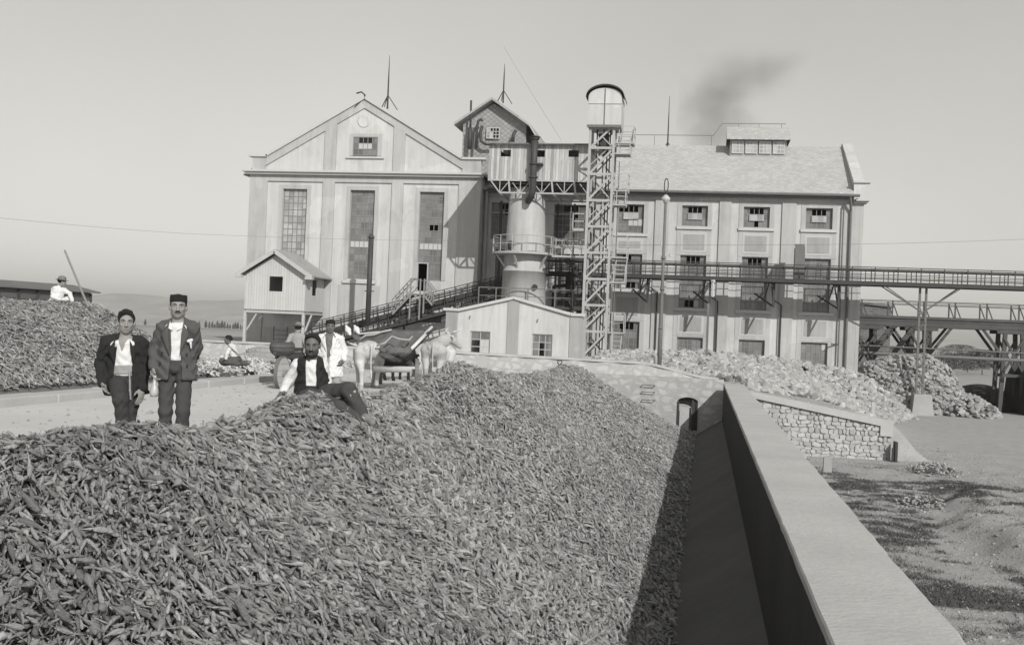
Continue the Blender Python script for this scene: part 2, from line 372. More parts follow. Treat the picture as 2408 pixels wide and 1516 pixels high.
# ================================================================ SETTING: the ground
WING_Y, WING_X0, WING_X1 = 38.0, 1.41, 6.15
def wing_top(x): return -.12 - .165 * (np.asarray(x, float) - 1.41)
def ground_z(X, Y):
    X, Y = np.asarray(X, float), np.asarray(Y, float)
    base = -2.2 - .45 * smooth01(37, 72, Y)
    yard = base * smooth01(2.5, 10.5, X - .02 * (Y - 60)) - .25 * smooth01(1, 3, X) * (1 - smooth01(44, 60, Y))
    terr = (wing_top(X) - .12) * (X > 1.4) * (1 - smooth01(6.1, 7.6, X)) + base * smooth01(6.1, 7.6, X)
    q = smooth01(40, 52, Y); far = np.where(X > 1.2, terr * (1 - q) + yard * q, 0)
    n = (fbm(X * .8, Y * .8, 4, 3) - .5) * .16
    bank = 6.0 + .5 * np.sin(Y * .45) + .22 * np.sin(Y * 1.9 + 1)
    gul = -2.30 + (.30 * smooth01(-.35, .5, X - bank) + .12 * (fbm(X * 2.2, Y * 2.2, 3, 6) - .5) * smooth01(-.9, 0, X - bank)) * smooth01(35, 29, Y) + .10 * smooth01(33, 38, Y)
    z = np.where((X > 1.05) & (Y < 38.25), gul + n * .22, far + n * .4 * smooth01(1, 5, X))
    z = np.where((X < 1.05) & (X > -5.0) & (Y < 40.3), -2.3, z)
    return z - np.where(Y > 90, .0085 * (np.minimum(Y, 3300) - 90), 0)
def gline(*segs):
    out = []
    for a, b, st in segs: out += list(np.arange(a, b, st))
    return np.array(sorted(set(np.round(out, 4))))
gx = np.concatenate([-np.geomspace(60, 9000, 26)[::-1], gline((-58, -12, 2), (-12, -5, .6)), [-5.001, -5.0], gline((-4.5, 1, .8)), [1.049, 1.051], gline((1.2, 9, .12), (9, 30, .8)), np.geomspace(31, 9000, 30)])
gy = np.concatenate([[-60, -20, -8, -3], gline((-1, 6, .7), (6, 38.2, .16)), [38.24, 38.26], gline((38.4, 41, .3), (41, 92, .8)), np.geomspace(94, 9000, 40)])
GX, GY = np.meshgrid(gx, gy, indexing='ij')
g = MB().grid(np.stack([GX, GY, ground_z(GX, GY)], -1))
def turf(X, Y):                                            # where low dark grass grows in the ditch
    q = fbm(X * .6 + .06 * Y, Y * .55, 5, 77) + .5 * (fbm(X * 2.2, Y * 3.4, 4, 78) - .5)
    return smooth01(.49, .70, q) * (X > 1.2) * (Y < 37) * (1 - .6 * smooth01(31, 36, Y))
obj('ground', (np.concatenate(g.v), np.array(g.f)), 'ground_earth', kind='structure', smooth=True, tone=turf(GX, GY).ravel())
# dusty cart road between the kerb and the big heap
n = 60; yy = np.linspace(-6, 41, n); 
P = np.zeros((n, 2, 3)); P[:, 0] = np.stack([np.full(n, -10.9), yy, np.full(n, .006)], 1); P[:, 1] = np.stack([np.full(n, -5.02), yy, np.full(n, .006)], 1)
obj('road', MB().grid(P[:, ::-1]), 'road_dust', kind='structure')
k = MB()
for i in range(24): 
    y0 = -6 + i * 1.95 + .004; k.box(-11.45, -10.9, y0, y0 + 1.93, -.3, .15 + .01 * math.sin(i * 3.1))
kerb = obj('kerb', k, 'kerb_stone', kind='structure', bevel=.02)
# sloping concrete floor of the storage channel
P = np.array([[(-5, y, -1.95), (-.9, y, -1.95), (-.2, y, -1.88), (.705, y, -1.31)] for y in np.linspace(-4, 40.2, 30)])
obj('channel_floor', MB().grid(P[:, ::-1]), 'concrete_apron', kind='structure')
# far hills
def hills(name, x0, x1, Yc, hfun, depth):
    xs = np.linspace(x0, x1, 160); ts = np.linspace(0, 1, 14)
    X, T = np.meshgrid(xs, ts, indexing='ij')
    Z = hfun(X) * np.sin(np.clip(T * 1.25, 0, 1) * math.pi / 2) * (1 + .35 * (fbm(X / 260, T * 4, 4, 5) - .5)) - 30
    Y = Yc + T * depth + 120 * fbm(X / 400, T, 2, 9)
    o = MB().grid(np.stack([X, Y, Z], -1)[::-1]); obj(name, (np.concatenate(o.v), np.array(o.f)), 'hill_earth', kind='structure', smooth=True)
hills('hills', -5200, 3800, 3300, lambda X: 46 + 58 * smooth01(-500, -1500, X) * (.35 + 1.0 * fbm(X / 240, X * 0, 4, 2)) + 12 * fbm(X / 500, X * 0, 3, 4) + 14 * smooth01(0, 900, X), 900)
hills('hills', -3000, -300, 2000, lambda X: 16 + 34 * fbm(X / 130, X * 0, 4, 12), 500)

# ================================================================ retaining walls of the channel
t = thing('channel_wall', 'long concrete retaining wall with a broad pale top running from the camera to the tunnel', 'wall', (1.05, 20, -2))
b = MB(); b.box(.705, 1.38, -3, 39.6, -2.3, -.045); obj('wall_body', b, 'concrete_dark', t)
b = MB()
ys = [-3, 1.2, 5.4, 11.8, 18.6, 25.4, 32.2, 39.6]
for y0, y1 in zip(ys, ys[1:]):
    n_ = int((y1 - y0) / .12); Y_ = np.linspace(y0 + .003, y1 - .003, n_); ea = .702 + .010 * (fbm(Y_ * 3.1, Y_ * 0, 3, 1) - .5); eb = 1.41 + .05 * (fbm(Y_ * 1.7, Y_ * 0, 4, 2) - .5); zz_ = .02 + .008 * (fbm(Y_ * .8, Y_ * 0, 2, 3) - .5)
    prof = [(ea, zz_ * 0 - .043), (ea, zz_ - .012), (ea + .012, zz_), (ea + .25, zz_ + .003), (eb - .25, zz_ + .002), (eb - .02, zz_), (eb, zz_ - .02), (eb, zz_ * 0 - .07)]
    b.grid(np.stack([np.stack([x_ + 0 * Y_, Y_, z_ + 0 * Y_], -1) for x_, z_ in prof], 0))
    for k_ in (0, -1): b.add([(float(x_[k_]), float(Y_[k_]), float((z_ + 0 * Y_)[k_])) for x_, z_ in prof], [tuple(range(8)) if k_ == 0 else tuple(range(7, -1, -1))])
obj('coping', b, 'coping', t)
# wing wall of random rubble with a coping that falls towards its end
t = thing('wing_wall', 'rough stone wing wall in the sun with a pale coping sloping down to the right', 'wall', (3.7, WING_Y, -2))
b = MB(); xs = np.linspace(WING_X0, WING_X1, 170)
b.grid(np.array([[(x, WING_Y + .10 * q, -2.5 + q * (float(wing_top(x)) - .15 + 2.5)) for q in (0, 1)] for x in xs]))
r_ = random.Random(5); tone = [.30] * b.n
def facing(mb, tone, x0, x1, zlo, ztop, yf, r_, hs=(.08, .21), ws=(.10, .36), j=.035, out=.05):
    """random rubble: every stone of the face modelled as an irregular cushion with a joint round it"""
    z = zlo; px_s = lambda c: c
    while z < max(ztop(x0), ztop(x1)):
        hh = r_.uniform(*hs); x = x0 - r_.uniform(0, .3)
        while x < x1:
            ww = r_.uniform(*ws); a_, b__ = x + .006, x + ww - .006; zl = z + r_.uniform(0, .03); zh = min(z + hh + r_.uniform(-.03, .06), ztop(min(max((a_ + b__) / 2, x0), x1)) - .01); x += ww
            if zh - zl < .07 or b__ < x0 + .05 or a_ > x1 - .05: continue
            a_, b__ = max(a_, x0), min(b__, x1); n_ = 10; cx, cz = (a_ + b__) / 2, (zl + zh) / 2; o_ = out * r_.uniform(.3, 1.0); sh_ = r_.uniform(-.03, .03); ring = []
            for k in range(n_):
                an = 2 * math.pi * (k + r_.uniform(-.25, .25)) / n_; c_, s_ = math.cos(an), math.sin(an); m_ = max(abs(c_), abs(s_)) ** .75; ring.append((cx + (b__ - a_) / 2 * c_ / m_ * r_.uniform(.93, 1.05), cz + (px_s(c_) * sh_) + (zh - zl) / 2 * s_ / m_ * r_.uniform(.94, 1.08)))
            v = [(px_, yf(pz_) + .01, pz_) for px_, pz_ in ring] + [(cx + (px_ - cx) * .90, yf(pz_) - o_, cz + (pz_ - cz) * .87) for px_, pz_ in ring] + [(cx, yf(cz) - o_ * 1.15 , cz)]
            mb.add(v, [(k, (k + 1) % n_, n_ + (k + 1) % n_, n_ + k) for k in range(n_)] + [(n_ + k, n_ + (k + 1) % n_, 2 * n_) for k in range(n_)]); tone += [min(1.2, max(0, r_.gauss(.6, .2)))] * (2 * n_ + 1)
        z += hh
facing(b, tone, WING_X0, WING_X1, -2.45, lambda x: float(wing_top(x)) - .19, lambda z: WING_Y + .10 * (z + 2.5) / 2.2, r_)
x1 = WING_X1; b.add([(x1, WING_Y, -2.5), (x1, WING_Y + .6, -2.5), (x1, WING_Y + .6, float(wing_top(x1)) - .26), (x1, WING_Y + .10, float(wing_top(x1)) - .26)], [(0, 1, 2, 3)]); tone += [0] * 4; obj('wall_body', b, 'rubble_face', t, tone=tone)
b = MB(); z0, z1 = float(wing_top(WING_X0)), float(wing_top(x1)); b.prism([(WING_X0, z0 - .20), (x1 - .35, z1 - .17), (x1 - .35, z1 - .5), (x1 + .05, z1 - .5), (x1 + .05, z1), (WING_X0, z0)], WING_Y - .04, WING_Y + .65)
obj('coping', b, 'coping', t)
b = MB(); b.box(x1 + .08, x1 + .16, WING_Y - .4, WING_Y + .05, -2.4, -1.55); b.box(x1 - .02, x1 + .04, WING_Y - .38, WING_Y - .3, -2.4, -1.75); obj('steel_post', b, 'steel_dark', t)
# cross wall with the tunnel mouth
t = thing('tunnel_wall', 'stone cross wall with an arched tunnel mouth at the end of the channel', 'wall', (-2, 40, -2))
b = MB(); px0, px1 = onY(1593, 960, 40)[0], onY(1641, 960, 40)[0]
zt, zb, za = -.62, -1.72, -.55
b.wall(-7.5, .72, -2.4, .12, 40.0, .6, [(px0, px1, zb, za)])
# arch spandrel fills inside the opening
arc = [(px0, za)] + [(px0 + (px1 - px0) * (.5 - .5 * math.cos(a)), za + .0 + .0) for a in np.linspace(0, math.pi, 2)]
obj('wall_body', b, 'cobble_wall', t)
b = MB(); cx = (px0 + px1) / 2; rr = (px1 - px0) / 2
for sgn in (-1, 1):
    poly = [(cx + sgn * rr, za - .16)] + [(cx + sgn * rr * math.sin(a), za - .16 + .15 * math.cos(a)) for a in np.linspace(math.pi / 2 - .1, 0, 7)] + [(cx, za), (cx + sgn * rr, za)]
    if sgn > 0: poly = poly[::-1]
    b.prism(poly[::-1], 40.004, 40.25)
obj('arch', b, 'cobble_wall', t)
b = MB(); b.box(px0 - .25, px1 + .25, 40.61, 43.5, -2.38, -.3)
bb = b; o = obj('tunnel_dark_block', b, 'void_dark', t)  # solid near-black block closing the mouth, painted as the tunnel's darkness
b = MB(); b.bar((px0 + .03, 39.98, zb), (px0 + .03, 39.98, za - .15), .06); b.bar((px1 - .18, 39.97, zb), (px1 - .18, 39.97, za - .1), .07); b.bar((px1 - .03, 39.98, zb), (px1 - .03, 39.98, za - .15), .04)
b.box(px1 - .17, px1 - .05, 40.02, 40.05, zb, za - .17); obj('gate_frame', b, 'steel_dark', t)
b = MB(); b.box(px0 + .08, px0 + .42, 40.06, 40.10, zb, za - .35); obj('gate_leaf', b, 'timber_pale', t)
b = MB()
for y in (905, 921, 940): 
    p = PY(1525, y, 39.86); b.bar(p + Vector((-.22, 0, .0)), p + Vector((.22, 0, 0)), .022); b.bar(p + Vector((-.22, 0, 0)), p + Vector((-.22, .14, .0)), .022); b.bar(p + Vector((.22, 0, 0)), p + Vector((.22, .14, .0)), .022)
obj('rung', b, 'steel_dark', t)
# low parapet wall along the yard
t = thing('yard_wall', 'low whitewashed rubble wall with a flat top crossing the whole yard behind the cart', 'wall', (-15, 42, 0))
b = MB(); 
top = lambda x: .64 - .10 * smooth01(-12, 0, x) - .46 * smooth01(-2.5, .5, x)
Pf = []
for x in np.linspace(-44, .55, 260):
    z1 = float(top(x)); Pf.append([(x, 41.2 + .28 * q + .05 * (fbm(x * 1.7, q * 3, 3, 4) - .5), -.15 + (z1 + .15) * q) for q in np.linspace(0, 1, 8)])
b.grid(np.array(Pf)); obj('wall_body', b, 'cobble_wall', t)
b = MB(); Pt = np.array([[(x, 41.42 + .03 * math.sin(x * 5), float(top(x)) - .03), (x, 41.41 + .03 * math.sin(x * 5), float(top(x)) + .05), (x, 42.0, float(top(x)) + .05), (x, 42.0, -.2)] for x in np.linspace(-44, .55, 200)])
b.grid(Pt); obj('coping', b, 'plaster_trim', t)

# ================================================================ beets
RX = -3.9
RIDGE = np.array([(-1, .82), (6.5, .77), (8.2, .61), (9.2, .66), (10.1, .77), (11.6, .80), (13, .64), (15.7, .78), (17.5, .92), (20, .72), (24, .52), (28, .50), (31.5, .56), (34, .47), (37, .15), (39.8, -.35)])
def heap_z(X, Y):
    zr = np.interp(Y, RIDGE[:, 0], RIDGE[:, 1]) + .02
    dx = X - RX
    sr = (zr + 1.90) / 3.52
    right = zr + .10 - np.sqrt((sr * dx) ** 2 + .01)
    left = zr + .10 - np.sqrt((.86 * dx) ** 2 + .01)
    z = np.where(dx > 0, right, left)
    return z + .16 * (fbm(X * .9, Y * .55, 3, 21) - .5) * smooth01(-.1, -1.2, X) + .05 * (fbm(X * 4, Y * 4, 2, 5) - .5)
def mound_z(X, Y):                                     # second heap on the left, beyond the kerb
    a = .50 * np.maximum(0, np.abs(X + 16.6) - .5); f = .75 * np.maximum(0, Y - 26.7); nr = .5 * np.maximum(0, 15.5 - Y)
    z = 1.90 - np.sqrt(a ** 2 + f ** 2 + nr ** 2 + .02) 
    return z + .22 * (fbm(X * .7, Y * .7, 3, 31) - .5)
def tangent_frames(hf, X, Y, e=.12):
    gx_ = (hf(X + e, Y) - hf(X - e, Y)) / (2 * e); gy_ = (hf(X, Y + e) - hf(X, Y - e)) / (2 * e)
    n = np.stack([-gx_, -gy_, np.ones_like(gx_)], -1); return n / np.linalg.norm(n, axis=-1, keepdims=True)
def beet_proto(L, W, tail, n, bend, seed):
    r = np.random.default_rng(seed)
    ts = np.array([0, .06, .22, .42, .62, .80, 1.0]) if n >= 6 else np.array([0, .2, .5, 1.0])
    pr = np.array([.38, .72, 1.0, .82, .46, .20, .05]) if n >= 6 else np.array([.5, 1.0, .6, .06])
    if tail > .5: pr = pr * np.array([1.0, 1, .9, .55, .32, .18, .07] if n >= 6 else [1, .9, .45, 1]) 
    vs = []
    for t_, p_ in zip(ts, pr):
        c = np.array((L * (t_ - .4), bend * L * math.sin(t_ * 2.6), .3 * bend * L * math.sin(t_ * 4 + seed)))
        for k in range(n):
            a = 2 * math.pi * k / n + t_ * .8; q = p_ * W * .5 * (1 + .22 * r.uniform(-1, 1)); vs.append(c + (0, q * math.cos(a), q * math.sin(a)))
    m = len(ts); vs = [np.array((L * -.42, 0, 0))] + vs
    fs = [(0, 1 + (k + 1) % n, 1 + k, 1 + k) for k in range(n)]
    fs += [(1 + i * n + k, 1 + i * n + (k + 1) % n, 1 + (i + 1) * n + (k + 1) % n, 1 + (i + 1) * n + k) for i in range(m - 1) for k in range(n)]
    return np.array(vs), fs
PROTO = [beet_proto(.21, .046, 0, 7, .10, 1), beet_proto(.27, .044, 1, 7, .16, 2), beet_proto(.15, .070, 0, 8, .05, 3), beet_proto(.34, .034, 1, 6, .14, 4), beet_proto(.27, .038, 1, 6, -.16, 5), beet_proto(.18, .052, 0, 7, -.1, 6), beet_proto(.42, .015, 1, 6, .12, 9)]
PROTO_LO = [beet_proto(.20, .044, 0, 5, .1, 7), beet_proto(.30, .036, 1, 5, .12, 8), beet_proto(.15, .052, 0, 5, .05, 9)]
def frames(n, N, XY=None):                            # lying orientation with normal n, drifting over the heap
    dr = 0 if XY is None else 3.2 * (fbm(XY[0] * .9, XY[1] * .7, 3, 61) - .5)
    a = RNG.normal(-.55, .70, N) + dr + math.pi * RNG.integers(0, 2, N); ref = np.stack([np.cos(a), np.sin(a), np.zeros(N)], -1)
    t = ref - n * np.sum(ref * n, -1, keepdims=True); t += n * RNG.normal(0, .26, (N, 1)); t /= np.linalg.norm(t, axis=-1, keepdims=True)
    b = np.cross(n, t); b /= np.linalg.norm(b, axis=-1, keepdims=True); c = np.cross(t, b); return np.stack([t, b, c], -1)
def scatter(protos, pos, fr, sc_, pick):
    V, Fq, T, off = [], [], [], 0
    tone = np.clip(RNG.normal(.5, .24, len(pos)) + .5 * (fbm(pos[:, 0] * .8, pos[:, 1] * .6, 3, 91) - .5), 0, 1.3)
    for k, (pv, pf) in enumerate(protos):
        idx = np.where(pick == k)[0]
        if not len(idx): continue
        v = np.einsum('nij,mj->nmi', fr[idx], pv) * sc_[idx, None, None] + pos[idx, None, :]
        f = np.array(pf)[None] + (np.arange(len(idx)) * len(pv))[:, None, None] + off
        V.append(v.reshape(-1, 3)); Fq.append(f.reshape(-1, 4)); T.append(np.repeat(tone[idx], len(pv))); off += v.shape[0] * v.shape[1]
    return np.concatenate(V), np.concatenate(Fq), np.concatenate(T)
def build_faces(name, V, Fq, T, m, **kw):
    me = bpy.data.meshes.new(name)
    tri = Fq[:, 2] == Fq[:, 3]; q = Fq[~tri]; tr = Fq[tri][:, :3]
    me.vertices.add(len(V)); me.vertices.foreach_set('co', V.astype(np.float32).ravel())
    me.loops.add(q.size + tr.size); me.loops.foreach_set('vertex_index', np.concatenate([q.ravel(), tr.ravel()]).astype(np.int32))
    me.polygons.add(len(q) + len(tr))
    me.polygons.foreach_set('loop_start', np.concatenate([np.arange(len(q)) * 4, len(q) * 4 + np.arange(len(tr)) * 3]).astype(np.int32))
    me.polygons.foreach_set('loop_total', np.concatenate([np.full(len(q), 4), np.full(len(tr), 3)]).astype(np.int32)); me.update(calc_edges=True)
    me.materials.append(MATS[m]); me.polygons.foreach_set('use_smooth', np.ones(len(me.polygons), bool))
    at = me.attributes.new('tone', 'FLOAT', 'POINT'); at.data.foreach_set('value', T.astype(np.float32))
    o = bpy.data.objects.new(name, me); COL.objects.link(o); OFF[o.name] = (0, 0, 0)
    for k_, v_ in kw.items(): o[k_] = v_
    return o
def visible_front(X, Y):                              # roughly what the photograph's frame can see, with a margin
    d = X * -math.sin(YAW) + Y * math.cos(YAW); r_ = X * math.cos(YAW) + Y * math.sin(YAW); return (d > 2.6) & (np.abs(r_) < .56 * d + 1.0)
# the body of the heap under the loose beets
xs = np.linspace(-5.3, .1, 60); ys = np.linspace(-.5, 39.9, 300); X, Y = np.meshgrid(xs, ys, indexing='ij')
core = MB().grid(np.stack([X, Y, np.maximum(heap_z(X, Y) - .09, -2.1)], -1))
def pts(hf, n, x0, x1, y0, y1, floor, pw=1.0):
    X = RNG.uniform(x0, x1, n); Y = RNG.uniform(y0, y1, n); z = hf(X, Y); k = (z > floor(X)) & visible_front(X, Y); return X[k], Y[k]
fl = lambda X: np.where(X < -4.6, -.02, np.where(X < -.2, -1.93, -1.88 + .63 * (X + .2)) + .0)
LAYERS = []
for (n_, y0, y1, lo, s0, s1) in ((98000, 1.5, 13, False, .5, .95), (42000, 13, 22, True, .65, 1.05), (42000, 22, 39.9, True, .75, 1.15)):
    X, Y = pts(heap_z, n_, -5.25, .05, y0, y1, fl)
    N = len(X); nrm = tangent_frames(heap_z, X, Y); P = np.stack([X, Y, heap_z(X, Y)], -1) + nrm * (RNG.uniform(-.075, .035, (N, 1)))
    LAYERS.append([P, frames(nrm, N, (X, Y)), RNG.uniform(s0, s1, N) * np.where(RNG.uniform(0, 1, N) > .93, 1.45, 1) * (1 if lo else .66 + .34 * smooth01(4, 11, Y)), lo])
# individual beets: the 300 that show largest
P, fr, ss, lo = LAYERS[0]
dep = P[:, 0] * -math.sin(YAW) + P[:, 1] * math.cos(YAW); rgt = (P[:, 0] * math.cos(YAW) + P[:, 1] * math.sin(YAW)) / dep; upv = (P[:, 2] - HCAM) / dep
infr = (np.abs(rgt) < .46) & (upv > -.292) & (dep < 7.5)
lift = RNG.uniform(0, 1, len(P)); order = np.argsort(np.where(infr, dep - 2.2 * (ss - 1) + .5 * lift, 99))[:300]
ind = np.zeros(len(P), bool); ind[order] = True
pv_mesh = []
for k in range(7):
    pv, pf = PROTO[k]; me_o = obj('beet_source', (pv, [tuple(dict.fromkeys(q)) for q in pf]), 'beet_skin', smooth=True, tone=np.full(len(pv), .2 + .13 * k)); pv_mesh.append(me_o.data); bpy.data.objects.remove(me_o)
for i in np.where(ind)[0]:
    k = int(RNG.choice(7, p=(.15, .18, .11, .16, .18, .11, .11))); M = Matrix([list(fr[i][r]) for r in range(3)]).to_4x4() @ Matrix.Scale(ss[i] * 1.12, 4)
    M.translation = Vector(P[i] + tangent_frames(heap_z, P[i][0:1], P[i][1:2])[0] * .022)
    o = bpy.data.objects.new('sugar_beet', pv_mesh[k]); COL.objects.link(o); o.matrix_world = M
    o['label'] = 'earthy grey sugar beet loose on the near foot of the big heap'; o['category'] = 'beet'; o['group'] = 'loose sugar beets nearest the camera'
V0 = np.concatenate(core.v); F0 = np.array(core.f)
allV, allF, allT, off = [V0], [F0], [np.full(len(V0), -.25)], len(V0)  # core toned very dark to paint shade into the gaps between beets
for j, (P, fr, ss, lo) in enumerate(LAYERS):
    if j == 0: P, fr, ss = P[~ind], fr[~ind], ss[~ind]
    if lo: pk = RNG.choice(3, len(P)); v, f, tt = scatter(PROTO_LO, P, fr, ss, pk)
    else: pk = RNG.choice(7, len(P), p=(.15, .18, .11, .16, .18, .11, .11)); v, f, tt = scatter(PROTO, P, fr, ss, pk)
    allV.append(v); allF.append(f + off); allT.append(tt); off += len(v)
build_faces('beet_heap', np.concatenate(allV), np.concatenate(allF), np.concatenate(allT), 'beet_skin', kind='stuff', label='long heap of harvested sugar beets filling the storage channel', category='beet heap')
# left heap
xs = np.linspace(-22, -11.3, 50); ys = np.linspace(12, 34, 80); X, Y = np.meshgrid(xs, ys, indexing='ij')
core = MB().grid(np.stack([X, Y, mound_z(X, Y) - .08], -1)); V0 = np.concatenate(core.v); F0 = np.array(core.f)
X, Y = pts(mound_z, 70000, -21, -11.0, 14, 34, lambda X: X * 0 + .12)
k = (RNG.uniform(0, 1, len(X)) < .9); X, Y = X[k], Y[k]; N = len(X); nrm = tangent_frames(mound_z, X, Y); P = np.stack([X, Y, np.maximum(mound_z(X, Y), .16)], -1) + nrm * RNG.uniform(-.04, .05, (N, 1))
v, f, tt = scatter(PROTO_LO, P, frames(nrm, N), RNG.uniform(.8, 1.3, N), RNG.choice(3, N))
build_faces('beet_heap', np.concatenate([V0, v]), np.concatenate([F0, f + len(V0)]), np.concatenate([np.full(len(V0), .1), tt]), 'beet_skin', kind='stuff', label='tall rounded heap of beets beyond the kerb at the left, a man sitting on it', category='beet heap')  # core sheet toned darker here too, as painted shade between beets
# pale scraped beets and scraps beside the kerb
def low_mound(name, label, cx, cy, rx, ry, h, m, n, s=(1, 1.6), cat='beet heap'):
    hf = lambda X, Y: h * np.clip(1 - ((X - cx) / rx) ** 2 - ((Y - cy) / ry) ** 2, -.2, 1) + .08 * (fbm(X * 2, Y * 2, 2, 3) - .5) + .12
    X = RNG.uniform(cx - rx, cx + rx, n); Y = RNG.uniform(cy - ry, cy + ry, n); k = hf(X, Y) > .1; X, Y = X[k], Y[k]
    X = np.minimum(X, -11.05); N = len(X); nrm = tangent_frames(hf, X, Y); P = np.stack([X, Y, hf(X, Y)], -1)
    v, f, tt = scatter(PROTO_LO, P, frames(nrm, N), RNG.uniform(s[0], s[1], N), RNG.choice(3, N)); build_faces(name, v, f, tt, m, kind='stuff', label=label, category=cat)
low_mound('pale_beet_heap', 'low pale heap of scraped beets by the kerb behind the man in the grey suit', -12.6, 28.4, 1.35, 2.2, .42, 'beet_skin_pale', 1500)
low_mound('scrap_heap', 'low dull heap of beet scraps in front of the crouching boy', -12.6, 31.6, 1.7, 1.7, .25, 'beet_skin', 1500)
low_mound('scrap_heap', 'flat strip of dusty beet scraps by the yard wall behind the wheel', -12.4, 35.5, 1.6, 2.6, .22, 'beet_skin_pale', 1500)

# ================================================================ windows
def window(parent, x0, x1, z0, z1, Y, cols, rows, pane='glass_dark', open_cells=(), inset=.2, bars=.045, frame='muntin', sill=None, label=None, bright=()):
    f = MB(); y = Y + inset; e = .06
    f.box(x0, x0 + e, y, y + .06, z0, z1); f.box(x1 - e, x1, y, y + .06, z0, z1); f.box(x0 + e, x1 - e, y, y + .06, z0, z0 + e); f.box(x0 + e, x1 - e, y, y + .06, z1 - e, z1)
    cw, ch = (x1 - x0 - 2 * e) / cols, (z1 - z0 - 2 * e) / rows
    for i in range(1, cols): x = x0 + e + cw * i; f.box(x - bars / 2, x + bars / 2, y + .004, y + .05, z0 + e, z1 - e)
    for j in range(1, rows): z = z0 + e + ch * j; f.box(x0 + e, x1 - e, y + .007, y + .053, z - bars / 2, z + bars / 2)
    o = obj('window', f, frame, parent, label=label)
    p = MB()
    for i in range(cols):
        for j in range(rows):
            if (i, rows - 1 - j) in open_cells: continue
            a, b, c, d = x0 + e + cw * i, x0 + e + cw * (i + 1), z0 + e + ch * j, z0 + e + ch * (j + 1); q = random.uniform(-.006, .006)
            p.add([(a, y + .03, c), (b, y + .03 + q, c), (b, y + .03 + q, d), (a, y + .03, d)], [(0, 1, 2, 3)])
    if p.v: obj('pane', p, pane, o)
    if bright:
        p = MB()
        for i, jt in bright:
            j = rows - 1 - jt; a, b, c, d = x0 + e + cw * i, x0 + e + cw * (i + 1), z0 + e + ch * j, z0 + e + ch * (j + 1); p.box(a + .02, b - .02, y + .012, y + .025, c + .02, d - .02)
        obj('whitened_pane', p, 'plaster_trim', o)
    if sill:
        s = MB(); s.box(x0 - .32, x1 + .32, Y - .14, Y + .05, z0 - .22, z0 - .02); obj('sill', s, sill, o)
    return o
OPEN_TOP = ((1, 0), (2, 0), (3, 0))

# ================================================================ THE GABLED HALL
Y0 = 74.0
hall = thing('factory_hall', 'tall pale factory hall with a stepped gable and three very tall windows', 'factory', (-24, Y0, 0))
wins = [(-29.78, -27.98, 5.3, 10.93), (-24.80, -23.02, 4.72, 10.93), (-19.80, -18.05, 4.80, 10.90)]
doorr = (-19.72, -19.05, 4.05, 5.95)
b = MB(); YB = Y0 + .12
small = [(-19.55, -17.9, 1.9, 2.6)]
b.wall(-32.25, -15.52, -.5, 12.0, YB, .35, wins[:2] + [(wins[2][0], wins[2][1], 4.05, 10.90)] + small)
gx_ = lambda x: 13.15 + max(0, (7.15 - abs(x + 24.0))) * .578
b.prism([(-32.1, 12.0), (-15.55, 12.0), (-15.55, 13.15), (-16.85, 13.15), (-24, 17.28), (-31.15, 13.15), (-32.1, 13.15)], Y0 + .10, Y0 + .45)
obj('wall', b, 'plaster_light', hall)
b = MB()                                                     # side and back walls close the hall
b.box(-32.25, -31.95, YB + .35, 98, -.5, 12); b.box(-15.85, -15.53, YB + .35, 98, -.5, 12); b.box(-32.25, -15.53, 98, 98.3, -.5, 12)
b.prism([(-32.1, 12), (-15.6, 12), (-15.6, 12.4), (-24, 17.0), (-32.1, 12.4)], 97.9, 98.2); obj('side_wall', b, 'plaster_mid', hall)
b = MB()                                                     # piers and frieze stand proud of the panels
PX = [(-32.25, -30.93), (-26.8, -25.95), (-21.8, -20.98), (-17.04, -15.5)]
for i, (a, c) in enumerate(PX): b.box(a, c, Y0, YB + .003 - (.003), -.5, 11.45)
b.box(-32.25, -15.5, Y0, YB, 11.45, 12.0)
b.box(-31.0 + .1, -26.82, Y0 + .03, YB, -.5, 1.1)
obj('pier', b, 'plaster_mid', hall)
b = MB()                                                     # raised bands of the gable
ri = lambda x: 17.28 - .578 * abs(x + 24) - .62; ro = lambda x: 17.28 - .578 * abs(x + 24)
for (a, c) in PX[1:3]: b.prism([(a, 12.0), (c, 12.0), (c, ri(c)), (a, ri(a))], Y0 - .01, Y0 + .10)
for s_ in (-1, 1):
    xa = -24 + s_ * 7.15; pl = [(-24, ri(-24)), (xa, ri(xa)), (xa, ro(xa)), (-24, ro(-24))]
    if s_ < 0: pl = pl[::-1]
    b.prism(pl[::-1] if s_ > 0 else pl[::-1], Y0 - .012, Y0 + .10)
b.box(-32.1, -31.152, Y0 - .01, Y0 + .10, 12, 13.15); b.box(-16.848, -15.55, Y0 - .01, Y0 + .10, 12, 13.15)
obj('gable_band', b, 'plaster_mid', hall)
b = MB()                                                     # tablet-like roundel
b.lathe((0, 0, 0), [(.0, .0), (.42, .0), (.45, .012), (.40, .02), (.36, .008), (0, .008)], 24)
V = np.concatenate(b.v); V = np.stack([V[:, 0] - 24.05, Y0 + .1 - V[:, 2], V[:, 1] + 15.75], 1); obj('roundel', (V, b.f), 'plaster_light', hall, smooth=True)
b = MB()                                                     # window surrounds (thin frames left a little darker)
for x0, x1, z0, z1 in wins:
    e = .28
    b.box(x0 - e, x0 - .001, YB - .035, YB, z0, z1 + e); b.box(x1 + .001, x1 + e, YB - .035, YB, z0, z1 + e); b.box(x0, x1, YB - .035, YB, z1 + .001, z1 + e)
x0, x1, z0, z1 = -24.72, -22.96, 13.33, 14.65; e = .3
b.box(x0 - e, x0, Y0 + .06, Y0 + .10, z0, z1 + .22); b.box(x1, x1 + e, Y0 + .06, Y0 + .10, z0, z1 + .22); b.box(x0, x1, Y0 + .06, Y0 + .10, z1, z1 + .22)
